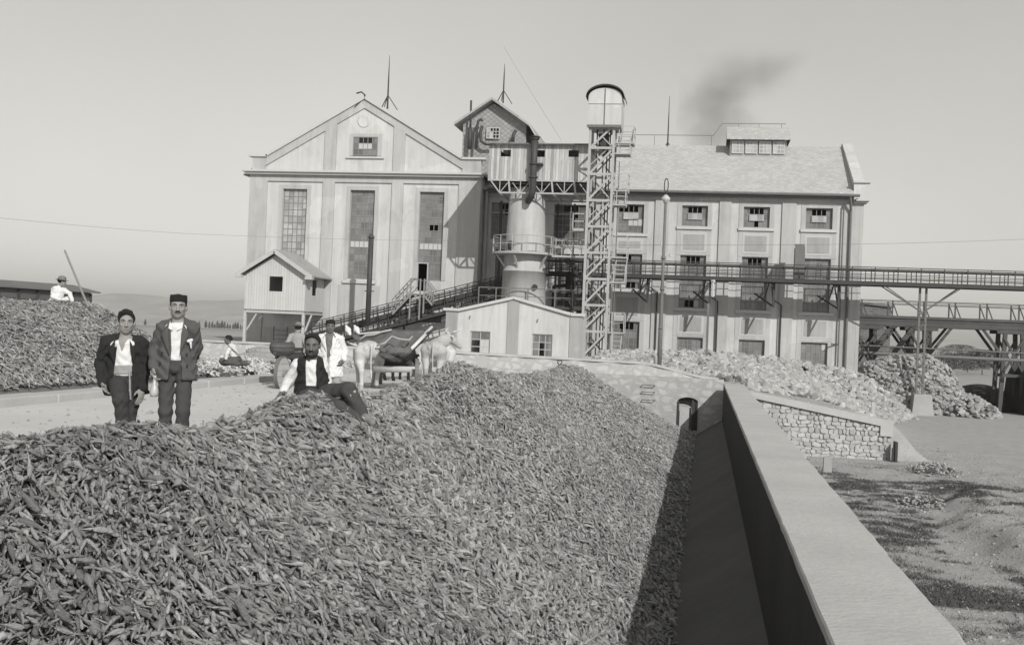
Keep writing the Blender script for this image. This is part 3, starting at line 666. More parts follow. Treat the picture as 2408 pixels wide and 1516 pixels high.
b.box(-25.4, -22.4, YB - .05, YB, 1.2, 4.3)
obj('window_surround', b, 'plaster_mid', hall)
b = MB(); b.box(-32.7, -15.1, Y0 - .48, Y0 + .30, 12.06, 12.20); b.box(-32.5, -15.3, Y0 - .30, Y0 - .001, 11.90, 12.06)
b.box(-32.4, -31.0, Y0 - .14, Y0 + .5, 13.15, 13.30); b.box(-16.95, -15.2, Y0 - .14, Y0 + .5, 13.15, 13.30)
for s_ in (-1, 1): b.bar((-24 + s_ * 7.1, Y0 + .17, 13.24), (-24, Y0 + .17, 17.36), .62, .16, up=(0, 0, 1))
b.box(-25.2, -22.45, Y0 - .04, Y0 + .1, 13.14, 13.26)
b.box(-25.1, -22.7, YB - .16, YB, 4.42, 4.62)
obj('cornice', b, 'cornice_stone', hall)
b = MB(); 
for s_ in (-1, 1):
    xe = -24 + s_ * 9.0
    v = [(-24, Y0 + .5, 16.95), (-24, 98, 16.95), (xe, 98, 11.9), (xe, Y0 + .5, 11.9)]; v += [(a, y, z + .15) for a, y, z in v]
    b.add(v, [(0, 1, 2, 3), (7, 6, 5, 4), (0, 4, 5, 1), (1, 5, 6, 2), (2, 6, 7, 3), (3, 7, 4, 0)])
obj('roof', b, 'slates', hall)
w1 = window(hall, *wins[0], Y0 + .12, 5, 12, 'glass_pale', label='tallest pale-glazed window left of the gable');  # this window takes the paler pane tone
window(hall, *wins[1], Y0 + .12, 5, 14, 'glass_grey', bright=((0, 8), (1, 8), (2, 8), (3, 8)))
window(hall, wins[2][0], wins[2][1], 6.0, 10.9, Y0 + .12, 5, 11, 'glass_grey', open_cells=((2, 5), (3, 5)), bright=((0, 8), (1, 8), (2, 8), (3, 8), (4, 8)))
window(hall, -19.04, wins[2][1], 4.80, 5.98, Y0 + .12, 3, 3, 'glass_grey')
window(hall, -24.72, -22.96, 13.33, 14.65, Y0 - .12, 5, 3, 'glass_grey', open_cells=OPEN_TOP, bright=((1, 1), (2, 1), (3, 1)), inset=.14)
b = MB(); b.box(-24.70, -22.98, Y0 + .09, Y0 + .095, 13.35, 14.63); obj('gable_dark_sheet', b, 'void_dark', hall)  # thin dark sheet on the wall, painted as the shade behind open panes
b = MB(); b.box(-19.80, -19.72, Y0 + .08, Y0 + .3, 4.05, 6.0); b.box(-19.06, -19.0, Y0 + .08, Y0 + .3, 4.05, 6.0); b.box(-19.72, -19.06, Y0 + .08, Y0 + .3, 5.94, 6.0); b.box(-19.0, -18.05, Y0 + .14, Y0 + .3, 4.05, 4.78)
obj('door_frame', b, 'timber_pale', hall)
b = MB(); b.box(-19.5, -17.95, Y0 + .3, Y0 + .36, 1.92, 2.58); obj('cellar_window', b, 'glass_dark', hall)
# roof dormer on the far left slope, hook at the apex
b = MB(); p = [PY(748, 288, 80), PY(812, 256, 80)]
b.box(-28.4, -25.6, 79, 82.0, 14.2, 16.1); obj('dormer', b, 'plaster_mid', hall)
b = MB(); b.add([(-29.0, 78.6, 15.75), (-25.2, 78.6, 15.9), (-25.2, 80.6, 17.15), (-28.4, 80.6, 17.15), (-29.0, 82.6, 15.75), (-25.2, 82.6, 15.9)], [(0, 1, 2, 3), (3, 2, 5, 4), (0, 3, 4)]); obj('dormer_roof', b, 'slates', hall)
b = MB(); b.tube([(-24.1, Y0 + .0, 17.2), (-24.0, Y0 - .05, 17.55), (-24.25, Y0 - .1, 17.75), (-24.6, Y0 - .12, 17.65)], .06, 6); b.tube([(-24.1, Y0 - .02, 17.3), (-24.7, Y0 - .1, 16.7)], .03, 5); obj('hook', b, 'steel_dark', hall)
# downpipe in the corner and its brackets
b = MB(); b.tube([(-15.3, 75.2, 11.3), (-15.3, 75.2, 1.0)], .09, 8); b.tube([(-15.6, 75.2, 9.7), (-9.5, 75.38, 9.7)], .04, 6); obj('downpipe', b, 'plaster_mid', hall)

# ================================================================ THE LONG WING
Y1 = 75.5
wing = thing('factory_wing', 'long lower factory wing with slate roof, four storeys of metal windows and an end parapet', 'factory', (-3, Y1, 0))
bays = [(-6.20, -4.42), (-1.86, -.14), (2.23, 3.94), (6.28, 8.0)]
holes = [(-15.0, -13.2, 7.9, 10.45), (-10.6, -8.3, 7.6, 10.4), (-14.6, -13.0, 3.6, 7.2), (-10.2, -8.4, 3.4, 7.0), (-10.5, -8.8, .6, 2.7), (-14.4, -12.8, .6, 2.7)]
hb = [(bays[0][0], bays[0][1], 8.55, 10.50)] + [(a, c, 9.12, 10.50) for a, c in bays[1:]]
hm = [(bays[0][0], bays[0][1], 4.75, 7.12)] + [(a, c, 3.60, 7.14) for a, c in bays[1:]]
hl = [(bays[0][0], bays[0][1], -.1, 2.52)] + [(a, c, -1.2, 1.61) for a, c in bays[1:]]
YP = Y1 + .12
b = MB(); b.wall(-15.52, 9.72, -3.2, 11.3, YP, .35, holes + hb + hm + hl); obj('wall', b, 'plaster_wing', wing)
b = MB(); b.box(9.38, 9.72, YP + .35, 90.5, -3.2, 11.3); b.box(-15.5, 9.38, 90.2, 90.5, -3.2, 11.3); obj('side_wall', b, 'plaster_mid', wing)
piers = [(-15.5, -15.2), (-12.4, -11.6), (-7.7, -7.1), (-3.66, -2.72), (.63, 1.42), (4.74, 5.66), (8.72, 9.72)]
for a, c in piers: obj('pier', MB().box(a, c, Y1, YP, -3.2, 10.85), 'plaster_mid', wing)
obj('frieze', MB().box(-15.5, 9.72, Y1, YP, 10.85, 11.3), 'plaster_mid', wing)
for i, (a, c) in enumerate(bays):
    b = MB()
    for z0, z1 in ((7.14 + .08, hb[i][2] - .24), (1.62 + .1 if i else 2.62, 3.60 - .26 if i else 4.5)):
        b.box(a - .3, c + .3, YP - .03, YP, z0 - .05, z1)
        m = .12; fr = MB().box(a + m - .13, c - m + .13, YP - .05, YP - .031, z0 + .14, z1 - .16); fi = MB().box(a + m + .03, c - m - .03, YP - .07, YP - .051, z0 + .30, z1 - .32)
        obj('panel_frame', fr, 'plaster_trim', wing); obj('panel', fi, 'plaster_panel', wing)
    for (z0, z1) in ((hb[i][2], hb[i][3] + .2), (hm[i][2], hm[i][3]), (hl[i][2], hl[i][3])):
        b.box(a - .3, a, YP - .03, YP, z0, z1); b.box(c, c + .3, YP - .03, YP, z0, z1)
    b.box(a, c, YP - .03, YP, 10.51, 10.70); obj('bay_band', b, 'plaster_mid', wing)
ups = [dict(cols=5, rows=4, open_cells=((0, 0),) + OPEN_TOP, bright=((2, 2), (3, 2), (4, 2))), dict(cols=5, rows=3, open_cells=OPEN_TOP, bright=()), dict(cols=5, rows=3, open_cells=OPEN_TOP + ((2, 2),)), dict(cols=5, rows=3, open_cells=OPEN_TOP)]
mids = [dict(cols=5, rows=5, open_cells=((1, 0), (2, 0), (2, 4), (3, 4)), bright=((1, 4),)), dict(cols=5, rows=7, open_cells=OPEN_TOP + ((1, 6), (2, 6)), bright=((3, 6),)), dict(cols=5, rows=7, open_cells=OPEN_TOP), dict(cols=5, rows=7)]
lows = [dict(cols=5, rows=5, open_cells=OPEN_TOP), dict(cols=5, rows=6, open_cells=()), dict(cols=5, rows=6), dict(cols=5, rows=6, bright=((4, 0),))]
for i in range(4):
    window(wing, *hb[i], YP, pane='glass_grey', sill='cornice_stone', **ups[i])
    window(wing, *hm[i], YP, pane='glass_grey', sill='cornice_stone', **mids[i])
    window(wing, *hl[i], YP, pane='glass_grey', **lows[i])
    s = MB(); s.box(hb[i][0] + .38, hb[i][1] - .38, YP + .12, YP + .15, hb[i][3] - .92, hb[i][3] - .50) if i else s.box(hb[i][0] + .38, hb[i][1] - .38, YP + .12, YP + .15, hb[i][3] - 1.0, hb[i][3] - .55)
    obj('tilted_casement', s, 'glass_pale', wing)
for i, h in enumerate(holes): window(wing, *h, YP, 4, 6 if i < 4 else 4, 'glass_dark', open_cells=((2, 1), (1, 0), (2, 0)) if i < 2 else ())
b = MB()                                                                     # roof: front slope, back slope
ze, zr_, yr = 11.42, 15.85, 83.0
e0 = Y1 - .55
v = [(-15.6, e0, ze), (9.25, e0, ze), (9.25, yr, zr_), (-15.6, yr, zr_)]; v += [(x, y, z - .16) for x, y, z in v]
b.add(v, [(0, 1, 2, 3), (7, 6, 5, 4), (0, 4, 5, 1), (1, 5, 6, 2), (2, 6, 7, 3), (3, 7, 4, 0)])
v = [(-15.6, yr, zr_), (9.25, yr, zr_), (9.25, 91, ze), (-15.6, 91, ze)]; v += [(x, y, z - .16) for x, y, z in v]
b.add(v, [(0, 1, 2, 3), (7, 6, 5, 4), (0, 4, 5, 1), (1, 5, 6, 2), (2, 6, 7, 3), (3, 7, 4, 0)])
obj('roof', b, 'slates', wing)
b = MB(); b.tube([(-15.2, e0 - .06, ze - .05), (9.6, e0 - .06, ze - .12)], .10, 8); b.box(-15.5, 9.25, e0 + .08, Y1 + .12, 11.12, 11.22)
b.tube([(9.0, e0 - .02, ze - .15), (9.05, e0 + .1, 10.9), (9.12, Y1 - .14, 10.3), (9.12, Y1 - .14, -2.4)], .085, 8); b.tube([(8.66, Y1 - .1, 10.7), (8.66, Y1 - .1, 3.9), (8.66, Y1 - .1, -2.4)], .05, 6)
obj('gutter', b, 'steel_grey', wing)
for x, z in ((-3.3, 4.6), (.75, 4.1), (4.9, 4.0)):
    b = MB(); b.tube([(x - .5, Y1 - .1, z + .3), (x, Y1 - .12, z), (x, Y1 - .1, -1.6)], .05, 6); obj('drain', b, 'steel_dark', wing)
b = MB()                                                                     # end parapet following the slope
pf = [(Y1 - .15, 10.9), (Y1 - .15, 12.2), (yr, 16.12), (yr + .7, 16.12), (91, 12.2), (91, 10.9)]
n = len(pf); v = [(x, y, z) for x in (9.26, 9.95) for y, z in pf]
b.add(v, [tuple(range(n)), tuple(range(2 * n - 1, n - 1, -1))] + [(i, i + n, (i + 1) % n + n, (i + 1) % n) for i in range(n)])
obj('end_parapet', b, 'plaster_light', wing)
b = MB(); b.box(9.2, 10.3, Y1 - .3, Y1 + .4, 12.19, 12.33); obj('parapet_moulding', b, 'cornice_stone', wing)
b = MB(); b.box(9.4, 10.25, Y1 - .45, Y1 + .4, 10.98, 11.14); b.box(9.3, 10.1, Y1 - .2, Y1 + .3, 10.83, 10.978); obj('parapet_moulding', b, 'cornice_stone', wing)
b = MB(); b.box(9.725, 9.95, Y1 - .01, 90, -3.2, 10.8); obj('end_buttress', b, 'plaster_mid', wing)
# ridge lantern
b = MB(); xa, z0 = onY(1715, 386, 81.2); xb, _ = onY(1848, 388, 81.2)
b.box(xa, xb, 81.0, 85, 14.1, 16.0); obj('lantern', b, 'plaster_panel', wing)
for i in range(4):
    a = xa + .12 + i * (xb - xa - .12) / 4; c = a + (xb - xa) / 4 - .16; window(wing, a, c, 14.95, 15.85, 80.93, 3, 3, 'glass_pale', inset=-.05, bars=.07, frame='plaster_trim')
b = MB(); b.add([(xa - .25, 80.5, 15.98), (xb + .25, 80.5, 15.98), (xb + .25, 83, 17.25), (xa - .25, 83, 17.25), (xb + .25, 85.5, 15.98), (xa - .25, 85.5, 15.98)], [(0, 1, 2, 3), (3, 2, 4, 5), (0, 3, 5), (1, 4, 2)])
b.box(xa - .25, xb + .25, 80.5, 80.56, 15.9, 15.98); obj('lantern_roof', b, 'slates', wing)
b = MB(); b.tube([(-6, yr, 16.6), (xa - 1.2, yr, 16.6), (xa - .6, yr, 17.5), (xb, yr, 17.5)], .025, 5)
for x in (-4.3, -.1, 3.3, xa + .6, xb - .3): b.tube([(x, yr, 15.8), (x, yr, 16.6 if x < xa else 17.5)], .02, 5)
obj('ridge_cable', b, 'wire_metal', wing)
# tall house on the roof behind the gantry
b = MB(); rx0, rx1, rxc = -19.2, -14.2, -16.85
b.prism([(rx0, 13), (rx1, 13), (rx1, 17.7), (rxc, 19.1), (rx0, 17.7)], 84, 94); obj('roof_house', b, 'slate_cladding', wing)
b = MB()
for s_, xe in ((-1, rx0 - .55), (1, rx1 + .35)):
    v = [(rxc, 83.2, 19.45), (rxc, 95, 19.45), (xe, 95, 17.45), (xe, 83.2, 17.45)]; v += [(x, y, z - .2) for x, y, z in v]
    b.add(v, [(0, 1, 2, 3), (7, 6, 5, 4), (0, 4, 5, 1), (1, 5, 6, 2), (2, 6, 7, 3), (3, 7, 4, 0)])
v = [(rx1 + .35, 83.2, 17.45), (rx1 + .35, 95, 17.45), (rx1 + 1.5, 95, 15.6), (rx1 + 1.5, 83.4, 15.6)]; v += [(x, y, z - .2) for x, y, z in v]
b.add(v, [(0, 1, 2, 3), (7, 6, 5, 4), (0, 4, 5, 1), (1, 5, 6, 2), (2, 6, 7, 3), (3, 7, 4, 0)])
obj('roof_house_roof', b, 'plaster_panel', wing)
b = MB(); x0, z1 = onY(1145, 300, 83.9); x1, z0 = onY(1175, 322, 83.9)
window(wing, x0, x1, z0 - .15, z1, 83.8, 4, 3, 'glass_pale', open_cells=[(2, k) for k in range(3)] + [(3, k) for k in range(3)] + [(1, 0)], inset=.0, frame='plaster_trim')
b = MB(); b.box(x0 + .03, x1 - .03, 83.9, 83.985, z0 - .1, z1 - .05); obj('window_dark_sheet', b, 'void_dark', wing)  # dark sheet behind the frame stands in for the unlit room
for pl, r in (([(1104, 350), (1106, 300)], .17), ([(1106, 302), (1108, 236)], .08), ([(1118, 350), (1122, 296), (1125, 284), (1132, 280), (1134, 284)], .1), ([(1166, 338), (1140, 338), (1131, 332), (1130, 310), (1134, 296)], .12), ([(1206, 333), (1207, 318), (1213, 306)], .13)):
    b = MB(); b.tube([PY(x, y, 83.3) for x, y in pl], r, 10); obj('vent_pipe', b, 'pipe_iron', wing, smooth=True)
# lightning masts
def mast(px, y0, y1, Y, label):
    a, c = PY(px, y1, Y), PY(px, y0, Y); b = MB(); c.x = a.x; b.tube([a, a + Vector((0, 0, 2.2)), c], [.07, .05, .015], 6)
    for k in range(3):
        an = k * 2.1 + .5; b.bar(a + Vector((.75 * math.cos(an), .75 * math.sin(an), 0)), a + Vector((0, 0, 1.0)), .05)
    obj('lightning_mast', b, 'steel_dark', label=label, cat='mast', group='lightning masts on the factory roofs')
mast(911, 130, 256, 78, 'thin lightning mast on the ridge of the gabled hall')
mast(1183, 150, 242, 86, 'thin lightning mast above the slate-clad roof house')
mast(1569, 225, 366, 83, 'thin three-legged lightning mast on the long wing roof')

# ================================================================ GATE HOUSE (low gabled annex)
Yg = 64.0
gh = thing('annex', 'small low-gabled plastered annex with two windows in front of the steel cylinder', 'outbuilding', (-11.1, Yg, 0))
g1 = (-13.68, -12.48, .06, 1.45); g2 = (-9.98, -8.78, .06, 1.43)
b = MB(); b.wall(-15.18, -7.05, -.6, 2.3, Yg + .06, .3, [g1, g2])
b.prism([(-15.18, 2.3), (-7.05, 2.3), (-7.05, 2.62), (-11.14, 3.45), (-15.18, 2.62)], Yg + .06, Yg + .36)
b.box(-15.18, -14.9, Yg + .36, 67.4, -.6, 2.5); b.box(-7.33, -7.05, Yg + .36, 67.4, -.6, 2.5); obj('wall', b, 'plaster_light', gh)
for pl in ([(-15.2, -.6), (-14.5, -.6), (-14.5, 2.62), (-15.2, 2.62)], [(-11.48, -.6), (-10.80, -.6), (-10.80, 3.35), (-11.14, 3.42), (-11.48, 3.35)], [(-7.78, -.6), (-7.03, -.6), (-7.03, 2.62), (-7.78, 2.62)]): obj('pier', MB().prism(pl, Yg, Yg + .06), 'plaster_panel', gh)
b = MB(); b.box(-15.35, -14.46, Yg - .12, Yg + .5, 2.60, 2.76); b.box(-7.74, -6.9, Yg - .12, Yg + .5, 2.56, 2.72)
for s_, xe in ((-1, -14.48), (1, -7.76)): b.bar((xe, Yg + .17, 2.66), (-11.14, Yg + .17, 3.50), .58, .16)
obj('coping', b, 'cornice_stone', gh)
b = MB(); b.prism([(-15.18, 2.45), (-7.05, 2.45), (-11.14, 3.36)], Yg + .4, 67.4); obj('roof', b, 'slates', gh)
for (g_, kw) in ((g1, dict(open_cells=((0, 1), (0, 2)), bright=((1, 1), (1, 2)), cols=2)), (g2, dict(open_cells=((1, 1), (1, 2)), cols=3))):
    window(gh, *g_, Yg + .06, rows=3, pane='glass_grey', inset=.08, frame='plaster_mid', **kw)
b = MB()
for x, z in ((-13.75, 2.25), (-9.7, 2.2)): b.tube([(x - .04, Yg + .03, z - .1), (x + .03, Yg - .02, z - .03), (x - .03, Yg - .02, z + .03), (x + .05, Yg + .03, z + .1)], .02, 5)
obj('wall_tie', b, 'steel_dark', gh)

# ================================================================ SHACK ON POSTS
sh = thing('timber_shack', 'pale boarded shack raised on posts against the factory wall', 'shed', (-28.5, 70.3, 0))
sx0, sx1, sy = -30.66, -26.38, 70.3
b = MB(); b.wall(sx0, sx1, 2.3, 4.65, sy, .08, [(-28.95, -28.0, 3.55, 4.55)]); b.prism([(sx0, 4.65), (sx1, 4.65), (-28.5, 6.05)], sy, sy + .08)
b.box(sx0, sx0 + .08, sy + .08, 73.9, 2.3, 4.65)
V = MB(); V.wall(sy + .08, 73.9, 2.3, 4.65, 0, .08, [(71.6, 72.5, 3.4, 4.45)]); vv = np.concatenate(V.v); b.add(np.stack([sx1 - vv[:, 1], vv[:, 0], vv[:, 2]], 1), V.f)
b.box(sx0 + .1, sx1 - .1, sy + .1, 73.9, 2.2, 2.28); obj('wall', b, 'boards_pale', sh)
b = MB()
for s_, xe in ((-1, sx0 - .5), (1, sx1 + .55)):
    v = [(-28.5, sy - .45, 6.35), (-28.5, 74.0, 6.35), (xe, 74.0, 4.68), (xe, sy - .45, 4.68)]; v += [(x, y, z - .1) for x, y, z in v]
    b.add(v, [(0, 1, 2, 3), (7, 6, 5, 4), (0, 4, 5, 1), (1, 5, 6, 2), (2, 6, 7, 3), (3, 7, 4, 0)])
obj('roof', b, 'plaster_panel', sh)
b = MB()
for s_, xe in ((-1, sx0 - .5), (1, sx1 + .55)): b.bar((-28.5, sy - .47, 6.22), (xe, sy - .47, 4.55), .05, .26)
b.box(sx0 - .55, sx0 - .1, sy - .5, sy - .1, 4.40, 4.60); b.box(sx1 + .1, sx1 + .6, sy - .5, sy - .1, 4.40, 4.60); obj('barge_board', b, 'timber_pale', sh)
b = MB()
b.box(sx0, sx1 + .02, sy - .04, sy + .12, 2.08, 2.19); b.box(sx1 - .1, sx1 + .02, sy + .13, 73.9, 2.08, 2.19)
obj('beam', b, 'timber_pale', sh)
for x in (sx0 + .08, sx1 - .08): 
    b = MB(); b.box(x - .09, x + .09, sy - .03, sy + .15, -.2, 2.075); obj('post', b, 'timber_pale', sh)
for x, dx, dy in ((sx0 + .17, .8, 0), (sx1 - .0, .02, 1.2)):
    b = MB(); b.bar((x, sy + .2, .9), (x + dx * .9, sy + .1 + dy, 2.05), .1); obj('brace', b, 'timber_pale', sh)
b = MB(); b.box(sx1 - .95, sx1 - .88, sy + 1.5, sy + 1.6, -.1, 1.2)
for z in (.3, .6, .9): b.box(-29.6, -28.6, 73.0, 73.04, z, z + .04)
b.box(-29.62, -29.56, 73, 73.06, 0, 1.2); b.box(-28.62, -28.56, 73, 73.06, 0, 1.2); obj('rack', b, 'steel_grey', sh)

# ================================================================ STEEL CYLINDER WITH RING WALKWAY
cy = thing('steel_cylinder', 'tall riveted pale steel cylinder standing behind the annex with a ring walkway', 'tank', (-11.45, 69.2, 0))
b = MB(); b.lathe((-11.45, 69.2, 0), [(1.42, -.2), (1.42, 3.2), (1.36, 5.3), (1.38, 5.3), (1.38, 5.36), (1.34, 5.36), (1.30, 6.36), (1.18, 8.9), (1.13, 10.6), (0, 10.6)], 48); obj('shell', b, 'tower_paint', cy, smooth=False)
cy.children[0].data.polygons.foreach_set('use_smooth', np.ones(len(cy.children[0].data.polygons), bool))
b = MB(); b.lathe((-11.5, 69.2, 6.36), [(1.25, 0), (2.05, 0), (2.05, .14), (1.25, .14), (1.25, 0)], 40); obj('walkway', b, 'steel_pale', cy)
b = MB()
for k in range(14):
    a = k * 2 * math.pi / 14; c, s_ = math.cos(a), math.sin(a); b.bar((-11.5 + 2.02 * c, 69.2 + 2.02 * s_, 6.5), (-11.5 + 2.02 * c, 69.2 + 2.02 * s_, 7.5), .045)
for z in (6.98, 7.5): b.tube([(-11.5 + 2.02 * math.cos(a), 69.2 + 2.02 * math.sin(a), z) for a in np.linspace(0, 2 * math.pi, 41)], .028, 5, cap=False)
obj('railing', b, 'steel_pale', cy)
b = MB()
for a in (-2.6, -1.75, -.6, -1.2 - math.pi): c, s_ = math.cos(a), math.sin(a); b.bar((-11.48 + 1.9 * c, 69.2 + 1.9 * s_, 6.34), (-11.46 + 1.32 * c, 69.2 + 1.32 * s_, 5.55), .1)
obj('bracket', b, 'steel_pale', cy)
b = MB(); b.lathe((-12.2, 68.12, 6.9), [(0, -.3), (.16, -.25), (.2, 0), (.16, .25), (0, .3)], 10); obj('valve', b, 'steel_dark', cy, smooth=True)
b = MB(); b.tube([(-10.55, 68.15, 4.35), (-10.55, 67.85, 4.35)], .16, 10); obj('manhole', b, 'steel_dark', cy)
# bridge to the elevator tower, lower platform
br = thing('footbridge', 'short railed footbridge from the ring walkway to the lattice tower', 'walkway', (-8.4, 68, 6.3))
b = MB(); b.box(-9.5, -7.15, 67.5, 68.5, 6.2, 6.32); obj('deck', b, 'steel_pale', br)
b = MB()
for y in (67.52, 68.45):
    for x in np.linspace(-9.45, -7.2, 5): b.bar((x, y, 6.32), (x, y, 7.3), .04)
    for z in (6.85, 7.3): b.bar((-9.5, y, z), (-7.15, y, z), .04)
obj('railing', b, 'steel_pale', br)
pf = thing('service_platform', 'dark railed service platform behind the annex roof', 'platform', (-10, 68, 3))
b = MB(); b.box(-14.0, -7.0, 67.5, 70.5, 2.98, 3.15); b.box(-9.3, -6.9, 67.6, 70.4, .9, 1.0); obj('deck', b, 'steel_dark', pf)
b = MB()
for x in (-14.0, -12.9, -12.1, -10.9, -9.2, -8.1, -7.05): b.bar((x, 67.55, 3.15), (x, 67.55, 4.22), .07); 
for y in (67.55, 70.4):
    b.bar((-14.0, y, 4.2), (-7.0, y, 4.2), .06); b.bar((-14.0, y, 3.7), (-7.0, y, 3.7), .04)
obj('railing', b, 'steel_grey', pf)
b = MB()
for x in (-9.15, -8.1, -7.15): b.bar((x, 67.6, -.2), (x, 67.6, 2.97), .12); b.bar((x, 70.3, -.2), (x, 70.3, 2.97), .12)
for x in (-9.1, -8.1): b.bar((x, 67.62, 1.1), (x + 1, 67.62, 2.9), .07); b.bar((x + 1, 67.66, 1.1), (x, 67.66, 2.9), .07); b.bar((x, 70.3, 1.1), (x + 1, 70.3, 2.9), .07)
obj('support', b, 'steel_grey', pf)
# machinery seen in the shade between cylinder and tower
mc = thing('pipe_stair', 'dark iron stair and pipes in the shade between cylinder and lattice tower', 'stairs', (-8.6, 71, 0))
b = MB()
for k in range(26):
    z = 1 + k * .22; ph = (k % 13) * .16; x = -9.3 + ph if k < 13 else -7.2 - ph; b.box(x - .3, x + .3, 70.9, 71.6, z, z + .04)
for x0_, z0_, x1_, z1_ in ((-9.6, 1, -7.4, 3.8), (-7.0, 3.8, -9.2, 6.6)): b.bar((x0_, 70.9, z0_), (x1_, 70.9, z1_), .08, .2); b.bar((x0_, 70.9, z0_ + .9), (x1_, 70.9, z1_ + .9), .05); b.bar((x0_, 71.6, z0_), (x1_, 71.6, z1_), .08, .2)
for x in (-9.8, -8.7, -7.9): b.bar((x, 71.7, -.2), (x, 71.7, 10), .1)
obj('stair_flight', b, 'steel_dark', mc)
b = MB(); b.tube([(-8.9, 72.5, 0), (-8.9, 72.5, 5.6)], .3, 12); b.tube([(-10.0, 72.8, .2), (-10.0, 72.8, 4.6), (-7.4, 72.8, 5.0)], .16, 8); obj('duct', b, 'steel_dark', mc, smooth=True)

# ================================================================ GANTRY CABIN ON A TRUSS
ga = thing('gantry_cabin', 'weathered boarded cabin on a steel truss high above the cylinder', 'gantry', (-10.5, 68, 10.9))
cx0, cx1, cyy = -13.72, -7.42, 67.6
hw = [onY(1178, 352, cyy), onY(1201, 368, cyy), onY(1262, 353, cyy), onY(1281, 369, cyy), onY(1337, 353, cyy), onY(1361, 369, cyy)]
hs = [(hw[i][0], hw[i + 1][0], hw[i + 1][1], hw[i][1]) for i in (0, 2, 4)]
zt_ = 13.12
b = MB(); b.wall(cx0, cx1, 12.18, zt_, cyy, .08, hs); b.wall(cx0, cx1, 10.94, 12.18, cyy - .04, .08, [])
b.box(cx0, cx0 + .08, cyy + .08, 72.3, 10.94, zt_ + .2); b.box(cx1 - .08, cx1, cyy + .08, 72.3, 10.94, zt_ + .2); b.box(cx0, cx1, 72.3, 72.4, 10.94, zt_ + .7); b.box(cx0 + .08, cx1 - .08, cyy + .08, 72.3, 10.94, 11.0)
obj('wall', b, 'boards_worn', ga)
b = MB(); v = [(cx0 - .15, cyy - .35, 13.18), (cx1 + .1, cyy - .35, 13.18), (cx1 + .1, 72.6, 14.05), (cx0 - .15, 72.6, 14.05)]; v += [(x, y, z - .07) for x, y, z in v]
b.add(v, [(0, 1, 2, 3), (7, 6, 5, 4), (0, 4, 5, 1), (1, 5, 6, 2), (2, 6, 7, 3), (3, 7, 4, 0)]); obj('roof', b, 'corrugated', ga)
b = MB()
zt2, zb2 = 10.90, 10.12
for yy_ in (cyy - .02, 71.5):
    b.bar((cx0, yy_, zt2), (cx1, yy_, zt2), .08, .1); b.bar((-12.95, yy_, zb2), (cx1, yy_, zb2), .08, .1); b.bar((cx0 + .2, yy_, zt2 - .05), (-12.95, yy_, zb2), .08)
    xs_ = [-12.95, -12.3, -11.65, -11.0, -10.3, -9.6, -8.9, -8.2, -7.45]
    for i, x in enumerate(xs_):
        b.bar((x, yy_ + .01, zb2), (x - (.1 if i % 2 else 0), yy_ + .01, zt2), .10 if i % 2 else .05)
        if i % 2 == 0 and i < 8: b.bar((x, yy_ + .03, zb2), (x + .5, yy_ + .03, zt2 - .15), .05)
        if i % 2 == 0 and i > 0: b.bar((x, yy_ + .03, zb2), (x - .5, yy_ + .03, zt2 - .15), .05)
for x in (-12.95, -11.0, -9.6, -8.2, -7.5): b.bar((x, cyy, zb2 - .05), (x, 71.5, zb2 - .05), .08)
obj('truss', b, 'steel_pale', ga)
b = MB(); b.box(cx0 + .05, cx1 - .05, cyy + .12, 71.4, 10.70, 10.80); obj('floor_panel', b, 'steel_dark', ga)
b = MB()
for x in (-13.6, -7.6): b.bar((x, 71.8, -.2), (x, 71.8, 10.1), .16)
obj('column', b, 'steel_dark', ga)
px = [PY(1258, 326, 67.1), PY(1255, 385, 67.1), PY(1253, 448, 67.1), PY(1249, 462, 67.3), PY(1243, 470, 67.9), PY(1243, 474, 68.3)]
b = MB(); b.tube(px, .21, 12); 
for p_ in (px[0], px[1], (px[1] + px[2]) / 2): b.tube([p_ + Vector((0, 0, -.06)), p_ + Vector((0, 0, .06))], .28, 12)
b.tube([px[0] + Vector((0, 0, .1)), px[0] + Vector((0, 0, .2))], [.38, .1], 12)
st = thing('exhaust_pipe', 'thick black iron pipe running down the front of the gantry cabin into the cylinder', 'pipe', tuple(px[-1])); obj('pipe', b, 'pipe_iron', st, smooth=True)
b = MB(); b.box(px[1].x - .1, px[1].x + .55, 67.0, 67.5, px[1].z - .05, px[1].z + .05); obj('clamp', b, 'steel_dark', st)

# ================================================================ LATTICE TOWER WITH HOIST HEAD
tw = thing('hoist_tower', 'white lattice steel tower with ladders carrying a round-topped white hoist house', 'tower', (-6.5, 66.7, 0))
X0, X1, YA, YC = -7.25, -5.83, 66.0, 67.5
for x, y in ((X0, YA), (X1, YA), (X0, YC), (X1, YC)):
    b = MB(); b.bar((x, y, -.3), (x, y, 14.1), .15 if y == YA else .12); obj('leg', b, 'steel_pale', tw)
lv = [.15 + k * 1.57 for k in range(9)] + [14.1]
for k, z in enumerate(lv):
    b = MB()
    for y in (YA, YC): b.bar((X0, y, z), (X1, y, z), .07, .14)
    for x in (X0, X1): b.bar((x, YA, z), (x, YC, z), .07, .1)
    obj('frame_ring', b, 'steel_pale', tw)
    if k < len(lv) - 1:
        z1 = lv[k + 1]; b = MB()
        b.bar((X0, YA + .05, z), (X1, YA + .05, z1), .06, .12); b.bar((X0, YC, z1), (X1, YC, z), .06, .1); b.bar((X0, YC + .03, z), (X1, YC + .03, z1), .05, .1)
        b.bar((X1, YA, z), (X1, YC, z1), .06); b.bar((X0, YA, z1), (X0, YC, z), .06)
        if k % 2: b.bar((X0, YA + .12, z + .5), (X1, YA + .12, z1 + .3), .05)
        else: b.bar((X1, YA + .1, z), ((X0 + X1) / 2, YA + .1, (z + z1) / 2), .06)
        obj('brace', b, 'steel_pale', tw)
b = MB()
